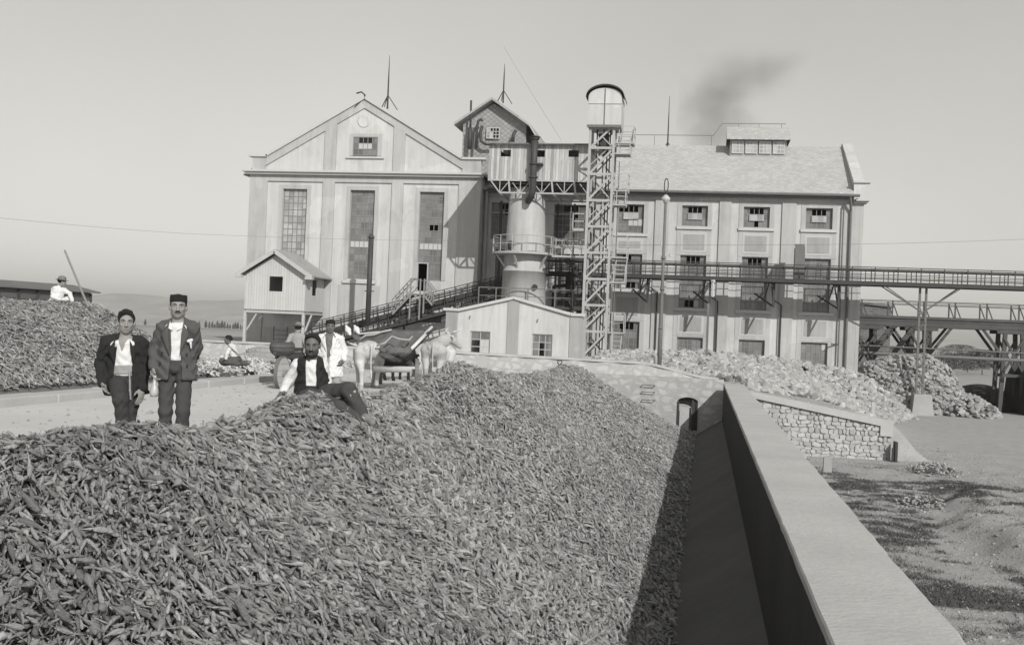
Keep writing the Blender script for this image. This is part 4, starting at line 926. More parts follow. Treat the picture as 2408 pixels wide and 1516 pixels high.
for x, y in ((-6.9, 66.7), (-6.5, 66.8), (-6.1, 66.7), (-6.3, 67.0)): b.bar((x, y, 0), (x, y, 14), .07)
b.box(-6.8, -6.2, 66.6, 67.1, 12.4, 13.7); obj('hoist_guide', b, 'steel_dark', tw)
b = MB(); hx0, hx1 = -7.42, -5.42
arc_ = [(hx1 + (hx0 - hx1) * (.5 - .5 * math.cos(a)), 15.72 + .55 * math.sin(a)) for a in np.linspace(0, math.pi, 14)]
b.prism([(hx0, 13.95), (hx1, 13.95)] + arc_, 65.75, 67.9); obj('hoist_house', b, 'tank_paint', tw)
b = MB(); c_ = [((hx1 + .14) + (hx0 - hx1 - .28) * (.5 - .5 * math.cos(a)), 15.66 + .72 * math.sin(a)) for a in np.linspace(0, math.pi, 18)]
for (xa_, za_), (xb_, zb_) in zip(c_, c_[1:]): b.add([(xa_, 65.55, za_), (xb_, 65.55, zb_), (xb_, 68.1, zb_), (xa_, 68.1, za_), (xa_, 65.55, za_ + .08), (xb_, 65.55, zb_ + .08), (xb_, 68.1, zb_ + .08), (xa_, 68.1, za_ + .08)], [(0, 1, 2, 3), (7, 6, 5, 4), (0, 4, 5, 1), (2, 6, 7, 3), (1, 5, 6, 2), (3, 7, 4, 0)])
obj('curved_roof', b, 'steel_dark', tw)
b = MB(); b.box(-6.46, -6.40, 65.72, 65.748, 13.97, 16.2); b.box(hx0, hx1, 65.73, 65.748, 15.28, 15.31); b.box(hx0 - .03, hx1 + .03, 65.70, 65.748, 13.9, 14.05); obj('door_seam', b, 'steel_grey', tw)
b = MB()                                                              # railed landings and ladders up the right side
def landing(z, x1=-4.75, rail=1.0, low=None):
    q = MB(); q.box(X1 + .08, x1, 66.1, 67.3, z - .05, z + .03)
    for x in (X1 + .3, x1):
        q.bar((x, 66.12, z), (x, 66.12, z + rail), .05); q.bar((x, 67.28, z), (x, 67.28, z + rail), .05)
    for zz in (z + rail, z + rail * .5): q.bar((X1 + .1, 66.12, zz), (x1, 66.12, zz), .035); q.bar((x1, 66.12, zz), (x1, 67.28, zz), .035)
    obj('landing', q, 'steel_pale', tw)
def ladder(z0, z1, xc, w=.65):
    q = MB(); q.bar((xc - w / 2, 66.3, z0), (xc - w / 2 + .12, 66.3, z1), .06); q.bar((xc + w / 2, 66.3, z0), (xc + w / 2 + .12, 66.3, z1), .06)
    for z in np.arange(z0 + .2, z1, .27): q.box(xc - w / 2 + .1, xc + w / 2 + .05, 66.28, 66.34, z, z + .035)
    obj('ladder', q, 'steel_pale', tw)
for z0_, z1_ in ((12.5, 13.4), (9.3, 10.3), (5.0, 5.9), (.3, 1.4)): pass
landing(13.05, -4.65); landing(12.42, -4.85); ladder(12.45, 13.9, -5.15); landing(10.2, -4.9); landing(9.35, -5.0); ladder(9.4, 10.2, -5.4); landing(6.2, -4.8, 1.3); landing(4.70, -4.85, 1.05); ladder(4.7, 6.2, -5.2); landing(1.70, -4.8, 1.2); ladder(-.1, 1.7, -5.35)
b = MB(); b.box(-8.1, X0 - .08, 66.1, 67.0, 7.72, 7.82)
for x in (-8.1, -7.4): b.bar((x, 66.12, 7.8), (x, 66.12, 8.75), .06)
for z in (7.85, 8.3, 8.75): b.bar((-8.1, 66.12, z), (X0, 66.12, z), .06)
obj('side_cage', b, 'steel_pale', tw)
b = MB(); b.tube([(X1 + .22, 66.3, -.2), (X1 + .22, 66.3, 4.4)], .05, 6); b.tube([(X1 + .35, 66.5, 2), (X1 + .35, 66.5, 12)], .03, 6); obj('conduit', b, 'steel_grey', tw)

# ================================================================ ELEVATED CONVEYOR
cv = thing('conveyor_bridge', 'dark steel conveyor bridge running level past the long wing and out over the yard', 'conveyor', (5, 72, 5.5))
cz = 5.52; ce = 22.0; cs = -13.3
b = MB(); b.box(cs, ce, 72.30, 73.90, cz - .12, cz - .02); b.box(cs, ce, 72.26, 72.34, cz - .18, cz + .06); b.box(cs, ce, 73.86, 73.94, cz - .18, cz + .06); obj('deck', b, 'steel_dark', cv)
b = MB(); b.box(cs + 1, ce, 72.75, 72.82, cz + .0, cz + .10); b.box(cs + 1, ce, 73.40, 73.47, cz, cz + .10); b.bar((cs + 1, 72.8, cz + .24), (ce, 72.8, cz + .24), .05); b.bar((cs + 1, 73.4, cz + .36), (ce, 73.4, cz + .36), .05); obj('trough', b, 'steel_dark', cv)
b = MB()
for y in (72.30, 73.90):
    for x in np.arange(cs + .2, ce, 1.38): b.bar((x, y, cz), (x, y, cz + .98), .055)
    b.bar((cs, y, cz + .96), (ce, y, cz + .96), .05); b.bar((cs, y, cz + .52), (ce, y, cz + .52), .035)
obj('railing', b, 'steel_dark', cv)
b = MB(); b.tube([(cs, 72.50, cz + .76), (ce, 72.50, cz + .76)], .07, 8)
for x in np.arange(cs + .9, ce, 1.38):
    for dx in (-.14, .14): b.bar((x + dx, 72.55, cz), (x + dx, 72.55, cz + .72), .045)
obj('return_pipe', b, 'steel_dark', cv)
for x in (-3.85, .2, 4.25, 8.3):
    b = MB(); b.bar((x, 73.00, cz - .1), (x, 73.00, 3.75), .14); b.bar((x, 73.00, 3.8), (x - 1.1, 75.4, 4.7), .09); b.bar((x, 73.40, cz - .15), (x, 75.4, cz - .15), .12); b.bar((x, 73.00, 3.8), (x, 75.4, cz - .3), .09); b.bar((x - .55, 73.6, 4.3), (x - .3, 73.50, cz - .2), .06)
    obj('wall_bracket', b, 'steel_dark', cv)
b = MB(); xa_, za_ = onY(1872, 588, 73.60); xb_, _ = onY(1888, 588, 73.60); b.box(xa_ - .1, xb_ + .1, 73.00, 73.85, cz, 7.65); b.add([(xa_ - .1, 73.00, 7.65), (xb_ + .1, 73.00, 7.65), (xb_ + .1, 73.85, 7.95), (xa_ - .1, 73.85, 7.95)], [(0, 1, 2, 3)]); obj('motor_hood', b, 'steel_grey', cv)
# inclined part on the left with its crossing stair
ci = thing('inclined_conveyor', 'dark steel conveyor climbing from the yard up to the cylinder', 'conveyor', (-20, 72, 3))
pA, pB = Vector((-27.0, 71.9, .9)), Vector((-13.3, 71.9, 5.1)); dr = (pB - pA)
up_ = Vector((0, 0, 1))
def ip(t, y, h): p = pA + dr * t; return Vector((p.x, y, p.z + h))
b = MB(); b.bar(ip(0, 71.3, -1.15), ip(1, 71.3, -1.45), .1, .22); b.bar(ip(0, 72.9, -1.15), ip(1, 72.9, -1.45), .1, .22)
b.bar(ip(0, 71.9, -.7), ip(1, 71.9, -.9), 1.0, .06); b.bar(ip(0, 71.5, -.45), ip(1, 71.5, -.6), .06, .3); b.bar(ip(0, 72.4, -.45), ip(1, 72.4, -.6), .06, .3); obj('trough', b, 'steel_dark', ci)
b = MB()
for y in (71.28, 72.92):
    b.bar(ip(0, y, .45), ip(1, y, .05), .05); b.bar(ip(0, y, .12), ip(1, y, -.22), .10); b.bar(ip(0, y, -.75), ip(1, y, -1.0), .05)
    for k in range(19):
        t_ = k / 18; b.bar(ip(t_, y, .45 - .4 * t_), ip(t_ + .006, y, -1.15 - .3 * t_), .06)
        if k % 2: b.bar(ip(t_, y + .03, .1 - .3 * t_), ip(t_ + .03, y + .03, -1.1 - .3 * t_), .05)
obj('railing', b, 'steel_dark', ci)
for t_ in (.43, .50, .93):
    b = MB(); p = ip(t_, 71.5, -1.3); b.bar(p, (p.x + (.1 if t_ < .5 else -.1), 71.5, -.1), .14); b.bar(ip(t_, 72.7, -1.3), (p.x, 72.7, -.1), .14); obj('trestle_leg', b, 'steel_dark', ci)
st = thing('crossing_stair', 'small wooden stair and landing stepping over the inclined conveyor at the door', 'stairs', (-19.3, 71.5, 3))
lx0, lz = onY(966, 688, 70.9); lx1, _ = onY(998, 688, 70.9); lz = 3.75
b = MB(); b.box(lx0, lx1, 70.8, 73.9, lz - .08, lz); obj('landing', b, 'timber', st)
fl_ = [PY(921, 737, 70.8), PY(1018, 716, 70.8)]
for nm, (xt, p) in zip(('flight', 'flight'), ((lx0, fl_[0]), (lx1, fl_[1]))):
    b = MB()
    for y in (70.82, 71.6): b.bar((xt, y, lz - .04), (p.x, y, p.z), .06, .22); b.bar((xt, y, lz + .95), (p.x, y, p.z + .95), .06); b.bar((xt, y, lz + .5), (p.x, y, p.z + .5), .04)
    for k in range(6): t_ = k / 5; b.bar((xt + (p.x - xt) * t_, 70.82, lz + (p.z - lz) * t_), (xt + (p.x - xt) * t_, 70.82, lz + (p.z - lz) * t_ + .95), .06)
    for k in range(1, 8): t_ = k / 8; x = xt + (p.x - xt) * t_; b.box(x - .12, x + .12, 70.86, 71.56, lz + (p.z - lz) * t_ - .02, lz + (p.z - lz) * t_ + .02)
    obj('flight', b, 'timber', st)
b = MB()
for x in (lx0, (lx0 + lx1) / 2 + .2, lx1): b.bar((x, 70.8, lz - 1.7 if x != lx1 else lz - 1.3), (x, 70.8, lz + 1.0), .09)
b.bar((lx0, 70.8, lz + 1.0), (lx0 + .5, 70.8, lz + 1.0), .05); b.bar((lx0, 73.8, lz + 1), (lx0, 70.8, lz + 1), .05); obj('post', b, 'timber', st)

# ---------------------------------------------------------------- column under the conveyor, wooden viaduct, pipes
pc = PY(2184, 925, 72.90); ptop = PY(2194, 670, 72.90); pn = PY(2190, 733, 72.90); pc.x = ptop.x = pn.x = 13.35
co = thing('conveyor_column', 'slender steel column with two raking arms on a pale concrete block', 'column', (13.35, 72.90, -2.6))
b = MB(); b.bar((13.2, 72.90, -1.35), (13.2, 72.90, cz - .15), .13); b.bar((13.58, 72.90, -1.35), (13.58, 72.90, cz - .15), .13)
for z in (-.9, .3, 1.6, 2.8, 3.6): b.bar((13.2, 72.86, z), (13.58, 72.86, z + .3), .05)
obj('shaft', b, 'steel_grey', co)
for xe in (10.95, 15.6):
    b = MB(); b.bar((13.38, 72.88, 3.75), (xe, 72.40, cz - .15), .07); b.bar((13.38, 72.94, 3.75), (xe, 73.60, cz - .15), .07); obj('raking_arm', b, 'steel_grey', co)
b = MB(); b.add([(12.85, 72.20, -2.8), (14.2, 72.20, -2.8), (14.2, 73.60, -2.8), (12.85, 73.60, -2.8), (13.0, 72.40, -1.35), (14.05, 72.40, -1.35), (14.05, 73.40, -1.35), (13.0, 73.40, -1.35)], [(0, 1, 5, 4), (1, 2, 6, 5), (2, 3, 7, 6), (3, 0, 4, 7), (4, 5, 6, 7)]); obj('footing', b, 'concrete_old', co, bevel=.03)
va = thing('timber_viaduct', 'low dark timber viaduct on trestles running out of the factory corner', 'viaduct', (14, 80, 0))
b = MB(); b.box(10.2, 24, 79.6, 81.6, 3.30, 3.50); b.box(10.2, 24, 79.55, 79.75, 2.95, 3.28); b.box(10.2, 24, 81.4, 81.6, 2.95, 3.28); b.box(10.2, 24, 79.5, 79.56, 3.5, 3.68); obj('deck', b, 'trestle_timber', va)
b = MB()
for y in (79.6, 81.6):
    for z in (4.72, 4.52): b.bar((10.2, y, z), (24, y, z), .045)
    for x in np.arange(10.6, 24, 2.05): b.bar((x, y, 3.5), (x, y, 4.72), .09); b.bar((x + .04, y - .03, 4.5), (x + .42, y - .03, 3.5), .07)
obj('railing', b, 'trestle_timber', va)
def bent(xc, ztop, zb_, wd=1.5, dark=True):
    b = MB()
    for y in (79.7, 81.5):
        b.bar((xc - .55, y, ztop), (xc - .75, y, zb_), .26); b.bar((xc + .55, y, ztop), (xc + .75, y, zb_), .26)
        b.bar((xc - .6, y - .15, ztop - .4), (xc + .7, y - .15, ztop - 2.8), .14); b.bar((xc + .6, y - .18, ztop - .4), (xc - .7, y - .18, ztop - 2.8), .14)
        b.bar((xc - .7, y - .1, ztop - 2.9), (xc + .7, y - .1, ztop - 2.9), .2); b.bar((xc - 1.1, y, ztop + .08), (xc + 1.1, y, ztop + .08), .3)
        b.bar((xc - .6, y, ztop - 1.7), (xc - 2.0, y, ztop + .2), .17); b.bar((xc + .6, y, ztop - 1.7), (xc + 2.0, y, ztop + .2), .17)
    obj('trestle', b, 'trestle_timber', va)
bent(11.0, 2.8, -2.6); bent(14.6, 2.8, -2.6); bent(20.6, 2.8, -2.9)
b = MB(); b.bar((10.6, 79.3, -2.2), (14.0, 79.3, 2.9), .3); b.bar((11.3, 79.4, 1.2), (12.6, 79.4, 2.9), .22); obj('raking_strut', b, 'trestle_timber', va)
pp = thing('pipe_run', 'pair of thin pipes running level from the wing corner past the trestles', 'pipe', (14, 77, 1.4))
for z, r_ in ((1.55, .05), (1.05, .12)): b = MB(); b.tube([(8.2 if r_ < .1 else 9.8, 77.5 if r_ > .1 else 75.2, z), (10.4, 77.5, z), (24, 77.5, z - .1)], r_, 8); obj('pipe', b, 'steel_grey', pp)
bk = thing('brick_store', 'dark brick store with a sloping roof behind the timber viaduct', 'building', (12, 90, 0))
b = MB(); b.prism([(8, -3), (14.2, -3), (14.2, 4.55), (8, 5.1)], 90, 97); obj('wall', b, 'brick_dark', bk)
b = MB(); b.prism([(7.8, 5.12), (14.4, 4.57), (14.4, 4.72), (7.8, 5.27)], 89.8, 97.2); obj('roof', b, 'steel_grey', bk)
b = MB(); b.prism([(21.0, -3.2), (24.5, -3.2), (24.5, 1.1), (21.8, .9), (21.3, -.2)], 77.5, 84); obj('coal_bunker', b, 'coal_heap', label='black coal bunker under the viaduct at the right edge', cat='bunker')
P = PD(2260, 880, 84); b = MB(); xs_ = np.linspace(16.6, 21.5, 26); ys_ = np.linspace(80, 92, 20); X, Y = np.meshgrid(xs_, ys_, indexing='ij')
b.grid(np.stack([X, Y, -2.9 + 1.9 * np.clip(1 - ((X - 20) / 3.6) ** 2 - ((Y - 86) / 6) ** 2, -.1, 1) + .1 * fbm(X, Y, 3, 2)], -1)); obj('gravel_heap', b, 'concrete_dark', smooth=True, label='smooth dark gravel heap behind the stacked stones', cat='heap', kind='stuff')

# ================================================================ HEAPS OF LIMESTONE
ICO = bmesh.new(); bmesh.ops.create_icosphere(ICO, subdivisions=1, radius=1); IV = np.array([v.co[:] for v in ICO.verts]); IF = np.array([[v.index for v in f.verts] for f in ICO.faces]); ICO.free()
def stones(name, label, pos, size, m, seed=1, core=None, squash=.75):
    r = np.random.default_rng(seed); N = len(pos)
    v = IV[None] * (1 + r.uniform(-.30, .30, (N, len(IV), 1))); v = v * r.uniform(.55, 1.25, (N, 1, 3)) * np.array((1, 1, squash))
    a = r.uniform(0, 2 * math.pi, N); t_ = r.uniform(-.6, .6, N); ca, sa, ct, s_t = np.cos(a), np.sin(a), np.cos(t_), np.sin(t_)
    x, y, z = v[..., 0], v[..., 1], v[..., 2]; y, z = y * ct[:, None] - z * s_t[:, None], y * s_t[:, None] + z * ct[:, None]; x, y = x * ca[:, None] - y * sa[:, None], x * sa[:, None] + y * ca[:, None]
    v = np.stack([x, y, z], -1) * size[:, None, None] + pos[:, None, :]; f = (IF[None] + (np.arange(N) * len(IV))[:, None, None]).reshape(-1, 3)
    tone = np.repeat(np.clip(r.normal(.5, .25, N), 0, 1.2), len(IV)); V = v.reshape(-1, 3)
    if core is not None:
        q = np.concatenate(core.v); cf = np.array(core.f); cf = np.concatenate([cf[:, [0, 1, 2]], cf[:, [0, 2, 3]]]); f = np.concatenate([f, cf + len(V)]); V = np.concatenate([V, q]); tone = np.concatenate([tone, np.full(len(q), -.35)])  # heap core toned dark, shade painted between the stones
    return obj(name, (V, f), m, tone=tone, kind='stuff', label=label, cat='stone heap')
def stone_heap(name, label, hf, x0, x1, y0, y1, n, s0, s1, m, seed):
    r = np.random.default_rng(seed); X = r.uniform(x0, x1, n); Y = r.uniform(y0, y1, n); g0 = ground_z(X, Y); h = hf(X, Y); k = h > g0 + .0; X, Y, h = X[k], Y[k], h[k]
    xs = np.linspace(x0, x1, 70); ys = np.linspace(y0, y1, 40); gxx, gyy = np.meshgrid(xs, ys, indexing='ij'); c = MB().grid(np.stack([gxx, gyy, np.maximum(hf(gxx, gyy) - .18, ground_z(gxx, gyy) - .3)], -1))
    stones(name, label, np.stack([X, Y, h + r.uniform(-.08, .08, len(X))], -1), r.uniform(s0, s1, len(X)) ** 1, m, seed, c)
def h_main(X, Y):                                             # long heap in front of the wing
    top = np.interp(X, [-6.5, -5.6, -2, 1, 4, 7, 9.3, 11.2, 12.0], [-.3, .55, .72, .68, .45, .10, -.25, -1.6, -2.8])
    yc = np.interp(X, [-6, 12], [62.5, 69]); f = np.abs(Y - yc); front = np.where(Y < yc, .50 * np.maximum(0, f - .3), .6 * f)
    edge = np.interp(X, [-5, 1.2, 2.3, 4.7, 9.7, 12], [50, 41.9, 42.5, 46.5, 60, 68]); apron = np.where((X > -5.0) & (Y > edge), ground_z(X, Y) + .10 + .25 * smooth01(0, 8, Y - edge), -9)
    return np.maximum(top - front, apron) + .30 * (fbm(X * .8, Y * .8, 3, 44) - .5) * (Y > 47)
stone_heap('limestone_heap', 'long heap of pale limestone blocks tipped in front of the long wing', h_main, -6.5, 12.2, 41.8, 73, 27000, .12, .29, 'limestone', 3)
def h_stack(X, Y):
    top = np.interp(X, [9.9, 10.6, 12.2, 14.2, 15.6, 16.3, 16.6], [-1.2, .2, .75, .95, .1, -1.2, -3.2]); return np.where(Y < 77, top - np.maximum(0, 74.6 - Y) * 2.6, top - .3 * (Y - 77)) + .2 * (fbm(X, Y, 3, 7) - .5)
stone_heap('stone_stack', 'steep grey stack of quarried stone right of the wing corner behind the steel column', h_stack, 9.8, 16.6, 73.0, 82, 6000, .11, .26, 'limestone_grey', 4)
stone_heap('stone_spill', 'low spill of grey stones between the steel column and the dark bunker', lambda X, Y: -2.75 + 1.35 * np.clip(1 - ((X - 16.6) / 2.2) ** 2 - ((Y - 75) / 3) ** 2, -.2, 1), 14.2, 19, 71.5, 78, 700, .12, .26, 'limestone_grey', 5)
stone_heap('stone_spill', 'small spill of stones right beside the tipper tub and the leaning fence post', lambda X, Y: -2.5 + .7 * np.clip(1 - ((X - 10.9) / 1.5) ** 2 - ((Y - 69.5) / 2) ** 2, -.2, 1), 9, 12.5, 67.5, 71.5, 260, .10, .22, 'limestone', 6)
g0 = lambda x, y: float(ground_z(np.array([x]), np.array([y]))[0])
for (px, py, zc, rx, h, s, lb) in ((2000 + 200, 1035, 34, .85, .28, .07, 'rubble patch on the bare ground beyond the wing wall'), (2180, 1085, 27, .8, .22, .06, 'paler rubble patch nearer the eroded ditch bank')):
    c = PD(px, py, zc); q = g0(c.x, c.y)
    stone_heap('rubble_patch', lb, (lambda cx, cy, q, rx, h: (lambda X, Y: q - .06 + h * np.clip(1.1 - ((X - cx) / rx) ** 2 - ((Y - cy) / (rx * 1.6)) ** 2, -.3, 1)))(c.x, c.y, q, rx, h), c.x - rx, c.x + rx, c.y - rx * 1.6, c.y + rx * 1.6, 260, s * .5, s, 'limestone_grey', 8)
c = PG(1945, 1092, -1.62); b = MB(); b.add([(c.x - .1, c.y - .09, -1.8), (c.x + .12, c.y - .09, -1.8), (c.x + .12, c.y + .1, -1.8), (c.x - .1, c.y + .1, -1.8), (c.x - .09, c.y - .06, -1.42), (c.x + .1, c.y - .05, -1.38), (c.x + .1, c.y + .08, -1.38), (c.x - .09, c.y + .08, -1.42)], [(0, 1, 5, 4), (1, 2, 6, 5), (2, 3, 7, 6), (3, 0, 4, 7), (4, 5, 6, 7)])
obj('marker_stone', b, 'concrete_old', label='small squared stone block standing in the grass below the wing wall', cat='stone')
c = PG(1890, 1072, -1.6); stones('white_stone', 'small white stone by the foot of the wing wall', np.array([[c.x, c.y, -1.58]]), np.array([.11]), 'limestone', 4); bpy.data.objects['white_stone'].pop('kind', None) if 'kind' in bpy.data.objects['white_stone'] else None
# tipper tub
tb = PY(2000, 950, 68.0); tt_ = thing('tipper_tub', 'rusty iron tipper tub on legs beside the limestone heap', 'tub', (tb.x, 68, -2.3))
b = MB(); z1_ = PY(2000, 937, 68).z; z0_ = PY(2000, 956, 68).z
pr = [(-.9, z1_), (-.72, z0_), (.75, z0_), (.9, z1_)]
b.prism([(tb.x + a, z) for a, z in [(-.95, z1_), (-.82, z0_), (.82, z0_), (.95, z1_)]], 67.5, 68.6); obj('tub', b, 'steel_grey', tt_)
b = MB(); b.box(tb.x - .9, tb.x + .9, 67.44, 67.5, z1_ - .05, z1_ + .04); obj('rim', b, 'steel_dark', tt_)
for x in (-.7, .75):
    b = MB(); b.bar((tb.x + x, 67.6, z0_ + .02), (tb.x + x, 67.6, z0_ - .45), .08); b.bar((tb.x + x, 68.5, z0_ + .02), (tb.x + x, 68.5, z0_ - .45), .08); obj('leg', b, 'steel_dark', tt_)

# ================================================================ POSTS, POLES, WIRES
lp = PG(1548, 884, .05); H_ = PD(1557, 413, (lp - Vector((0, 0, HCAM))).dot(_f)).z
lp = Vector((lp.x, lp.y + .4, 0)); t = thing('lamp_post', 'tall slim steel lamp post standing at the channel head in front of the long wing', 'lamp post', tuple(lp))
b = MB(); b.tube([lp + Vector((0, 0, -.3)), lp + Vector((0, 0, 1.9)), lp + Vector((0, 0, 3.4)), lp + Vector((0, 0, H_ - .75))], [.105, .085, .065, .05], 10)
for z in (1.9, 3.4, 4.6): b.tube([lp + Vector((0, 0, z - .05)), lp + Vector((0, 0, z + .05))], .09, 10)
obj('pole', b, 'steel_grey', t, smooth=True)
b = MB(); b.tube([lp + Vector((.075 * math.cos(a), 0, H_ - .30 + .27 * math.sin(a))) for a in np.linspace(-1.5, 4.7, 16)], .022, 6); b.tube([lp + Vector((0, 0, H_ - .8)), lp + Vector((0, 0, H_ - .55))], .04, 6); obj('loop_bracket', b, 'steel_dark', t)
b = MB(); b.lathe(tuple(lp + Vector((0, 0, H_ - .85))), [(.0, .2), (.06, .18), (.17, .06), (.18, 0), (.10, -.06), (.08, -.14), (0, -.16)], 14); obj('lamp_shade', b, 'lamp_enamel', t, smooth=True)
b = MB(); b.bar(lp + Vector((-.25, 0, 4.75)), lp + Vector((.30, 0, 4.75)), .04); b.lathe(tuple(lp + Vector((.26, 0, 4.68))), [(0, .12), (.05, .1), (.05, -.02), (0, -.03)], 8); b.lathe(tuple(lp + Vector((-.1, 0, 5.1))), [(0, .12), (.05, .1), (.05, -.02), (0, -.03)], 8); obj('insulator', b, 'lamp_enamel', t)
b = MB(); q = PY(1541, 884, lp.y); q.z = .1; b.tube([q, q + Vector((0, 0, .62)), q + Vector((-.02, 0, .72)), q + Vector((-.16, 0, .76))], .09, 8); obj('standpipe', b, 'concrete_old', label='short bent standpipe beside the foot of the tall lamp post', cat='pipe', smooth=True)
def post(px, y0, y1, zc, wd, m, name, label, cat, grp=None):
    a, c = PD(px, y1, zc), PD(px + (y1 - y0) * .04, y0, zc); b = MB(); a.z -= .5; b.bar(a, c, wd); obj(name, b, m, label=label, cat=cat, group=grp)
post(1667, 853, 690, 58, .12, 'steel_grey', 'signal_post', 'thin steel post with a small white knob in front of the wing windows', 'post')
a = PD(1677, 662, 58); b = MB(); b.tube([a - Vector((0, 0, .8)), a], .06, 6); b.tube([a, a + Vector((0, 0, .1))], .12, 6); obj('post_cap', b, 'lamp_enamel', bpy.data.objects['signal_post'])
post(1708, 893, 797, 44, .11, 'timber_pale', 'fence_post', 'plain tall wooden post near the top of the channel wall', 'post')
post(1780, 912, 845, 40, .10, 'concrete_old', 'fence_post', 'short post with a rounded knob on the yard side of the wing wall', 'post')
a = PD(1786, 838, 40); b = MB(); b.lathe(tuple(a - Vector((0, 0, .15))), [(0, .22), (.06, .18), (.10, .08), (.1, 0), (.05, -.08)], 10); obj('post_knob', b, 'concrete_old', bpy.data.objects['fence_post.001'], smooth=True)
post(2055, 972, 905, 33, .10, 'timber_pale', 'fence_post', 'grey wooden post at the low end of the wing wall beside the tub', 'post')
# dark stovepipe pole before the hall
a, c = PY(866, 722, 70), PY(873, 560, 70); t = thing('stove_pipe', 'dark iron stovepipe with a cap in front of the middle tall window', 'pipe', tuple(a)); b = MB(); b.tube([a - Vector((0, 0, 1.2)), c], .17, 10); obj('pipe', b, 'pipe_iron', t, smooth=True)
b = MB(); b.tube([c + Vector((0, 0, .02)), c + Vector((0, 0, .3))], [.24, .1], 10); obj('cap', b, 'pipe_iron', t)
b = MB(); m_ = (a + c) / 2; b.bar(m_ + Vector((-.3, 0, -1.2)), m_ + Vector((.35, 0, -1.2)), .06); obj('clamp', b, 'steel_dark', t)
def wire(pts_, label, r_=.005):
    b = MB(); P_ = []
    for (p, q) in zip(pts_, pts_[1:]):
        sag = (q - p).length * .004
        for k in np.linspace(0, 1, 12, endpoint=False): P_.append(p.lerp(q, k) - Vector((0, 0, sag * 4 * k * (1 - k))))
    P_.append(pts_[-1]); b.tube(P_, r_, 4); obj('wire', b, 'wire_metal', label=label, cat='wire')
wire([PD(-40, 508, 40), PD(440, 549, 50), PY(1160, 566, 67)], 'faint overhead wire crossing the sky and the hall to the ring walkway')
wire([PY(1160, 566, 67), lp + Vector((-.1, 0, 5.1)), PD(2450, 560, 60)], 'thin wire running past the tower to the tall lamp post', .007)
wire([PY(1185, 110, 86), PY(1320, 330, 76)], 'thin stay wire slanting down behind the hoist house', .012)
# the pole leaning beside the man on the left heap
b = MB(); b.tube([PD(152, 588, 28.5), PD(208, 722, 28.3)], [.024, .032], 8); obj('long_pole', b, 'timber', label='long wooden pole stuck slanting in the left beet heap', cat='pole')
# spade standing in the heap
a = PD(1314, 880, 31); c = PD(1316, 858, 31); t = thing('spade', 'spade with a D handle stuck upright in the far crest of the heap', 'spade', tuple(a)); b = MB(); b.tube([a - Vector((0, 0, .3)), c], .03, 6); obj('shaft', b, 'timber', t)
b = MB(); b.tube([c, c + Vector((-.06, 0, .07)), c + Vector((-.06, 0, .13)), c + Vector((.06, 0, .13)), c + Vector((.06, 0, .07)), c], .018, 6); obj('handle', b, 'timber_dark', t)
# boxcar-like shed on the left
w = thing('railway_wagon', 'dark boarded railway wagon with a shallow roof behind the left heap', 'wagon', tuple(PD(150, 760, 38)))
A_, B_ = PD(-260, 700, 33), PD(214, 700, 41); A_.z = B_.z = 0; dv = (B_ - A_).normalized(); nv = Vector((-dv.y, dv.x, 0)); 
if nv.y < 0: nv = -nv
def wp(s, o, z): p = A_ + dv * s + nv * o; return (p.x, p.y, z)
Lw = (B_ - A_).length; b = MB(); v = [wp(s, o, z) for s in (0, Lw) for o, z in ((0, .4), (2.2, .4), (2.2, 2.3), (1.1, 2.5), (0, 2.3))]
b.add(v, [(0, 1, 2, 3, 4), (9, 8, 7, 6, 5), (0, 5, 6, 1), (1, 6, 7, 2), (4, 3, 8, 9), (0, 4, 9, 5), (3, 2, 7, 8)]); obj('body', b, 'boards_dark', w)
b = MB(); v = [wp(s, o, z) for s in (-.25, Lw + .3) for o, z in ((-.18, 2.31), (1.1, 2.53), (2.4, 2.31), (2.4, 2.36), (1.1, 2.60), (-.18, 2.36))]
b.add(v, [(0, 1, 4, 5), (1, 2, 3, 4), (11, 10, 7, 6), (10, 9, 8, 7), (5, 4, 10, 11), (4, 3, 9, 10), (0, 5, 11, 6), (2, 8, 9, 3)]); obj('roof', b, 'steel_grey', w)
b = MB()
for s in np.linspace(1.5, Lw - .05, 9): b.bar(wp(s, -.03, .4), wp(s, -.03, 2.28), .07)
obj('stanchion', b, 'timber_dark', w)
b = MB()
for s in (3, 5, Lw - 5, Lw - 2): 
    c = Vector(wp(s, .1, .38)); b.tube([c - nv * .05, c + nv * .08], .38, 16)
obj('wheel', b, 'steel_dark', w)

# ================================================================ TREES far away
def poplar(h, seed):
    r = np.random.default_rng(seed); V, Fq = [], []; n = 240
    for i in range(n):
        z = h * (.12 + .88 * r.uniform()); rad = h * .13 * math.sin(min(1, (z / h)) ** .7 * math.pi * .97 + .03) * (.4 + .8 * r.uniform()); a = r.uniform(0, 6.283); s = h * .05
        c = np.array((rad * math.cos(a), rad * math.sin(a), z)); d1 = r.normal(size=3); d1 /= np.linalg.norm(d1); d2 = np.cross(d1, r.normal(size=3)); d2 /= np.linalg.norm(d2)
        V += [c + d1 * s, c + d2 * s, c - d1 * s, c - d2 * s * 1.4]; Fq.append((4 * i, 4 * i + 1, 4 * i + 2, 4 * i + 3))
    return np.array(V), Fq, np.repeat(r.uniform(0, 1, n), 4)
protos = []
for k in range(3):
    t = thing('poplar_tree', 'slim far poplar', 'tree', (0, 0, 0)); v, f, tn = poplar(10, k); obj('crown', (v, f), 'poplar_leaf', t, tone=tn); b = MB(); b.tube([(0, 0, -1), (0, 0, 8)], [.25, .08], 6); obj('trunk', b, 'bark', t); protos.append(t)
first = {0: 1, 1: 1, 2: 1}
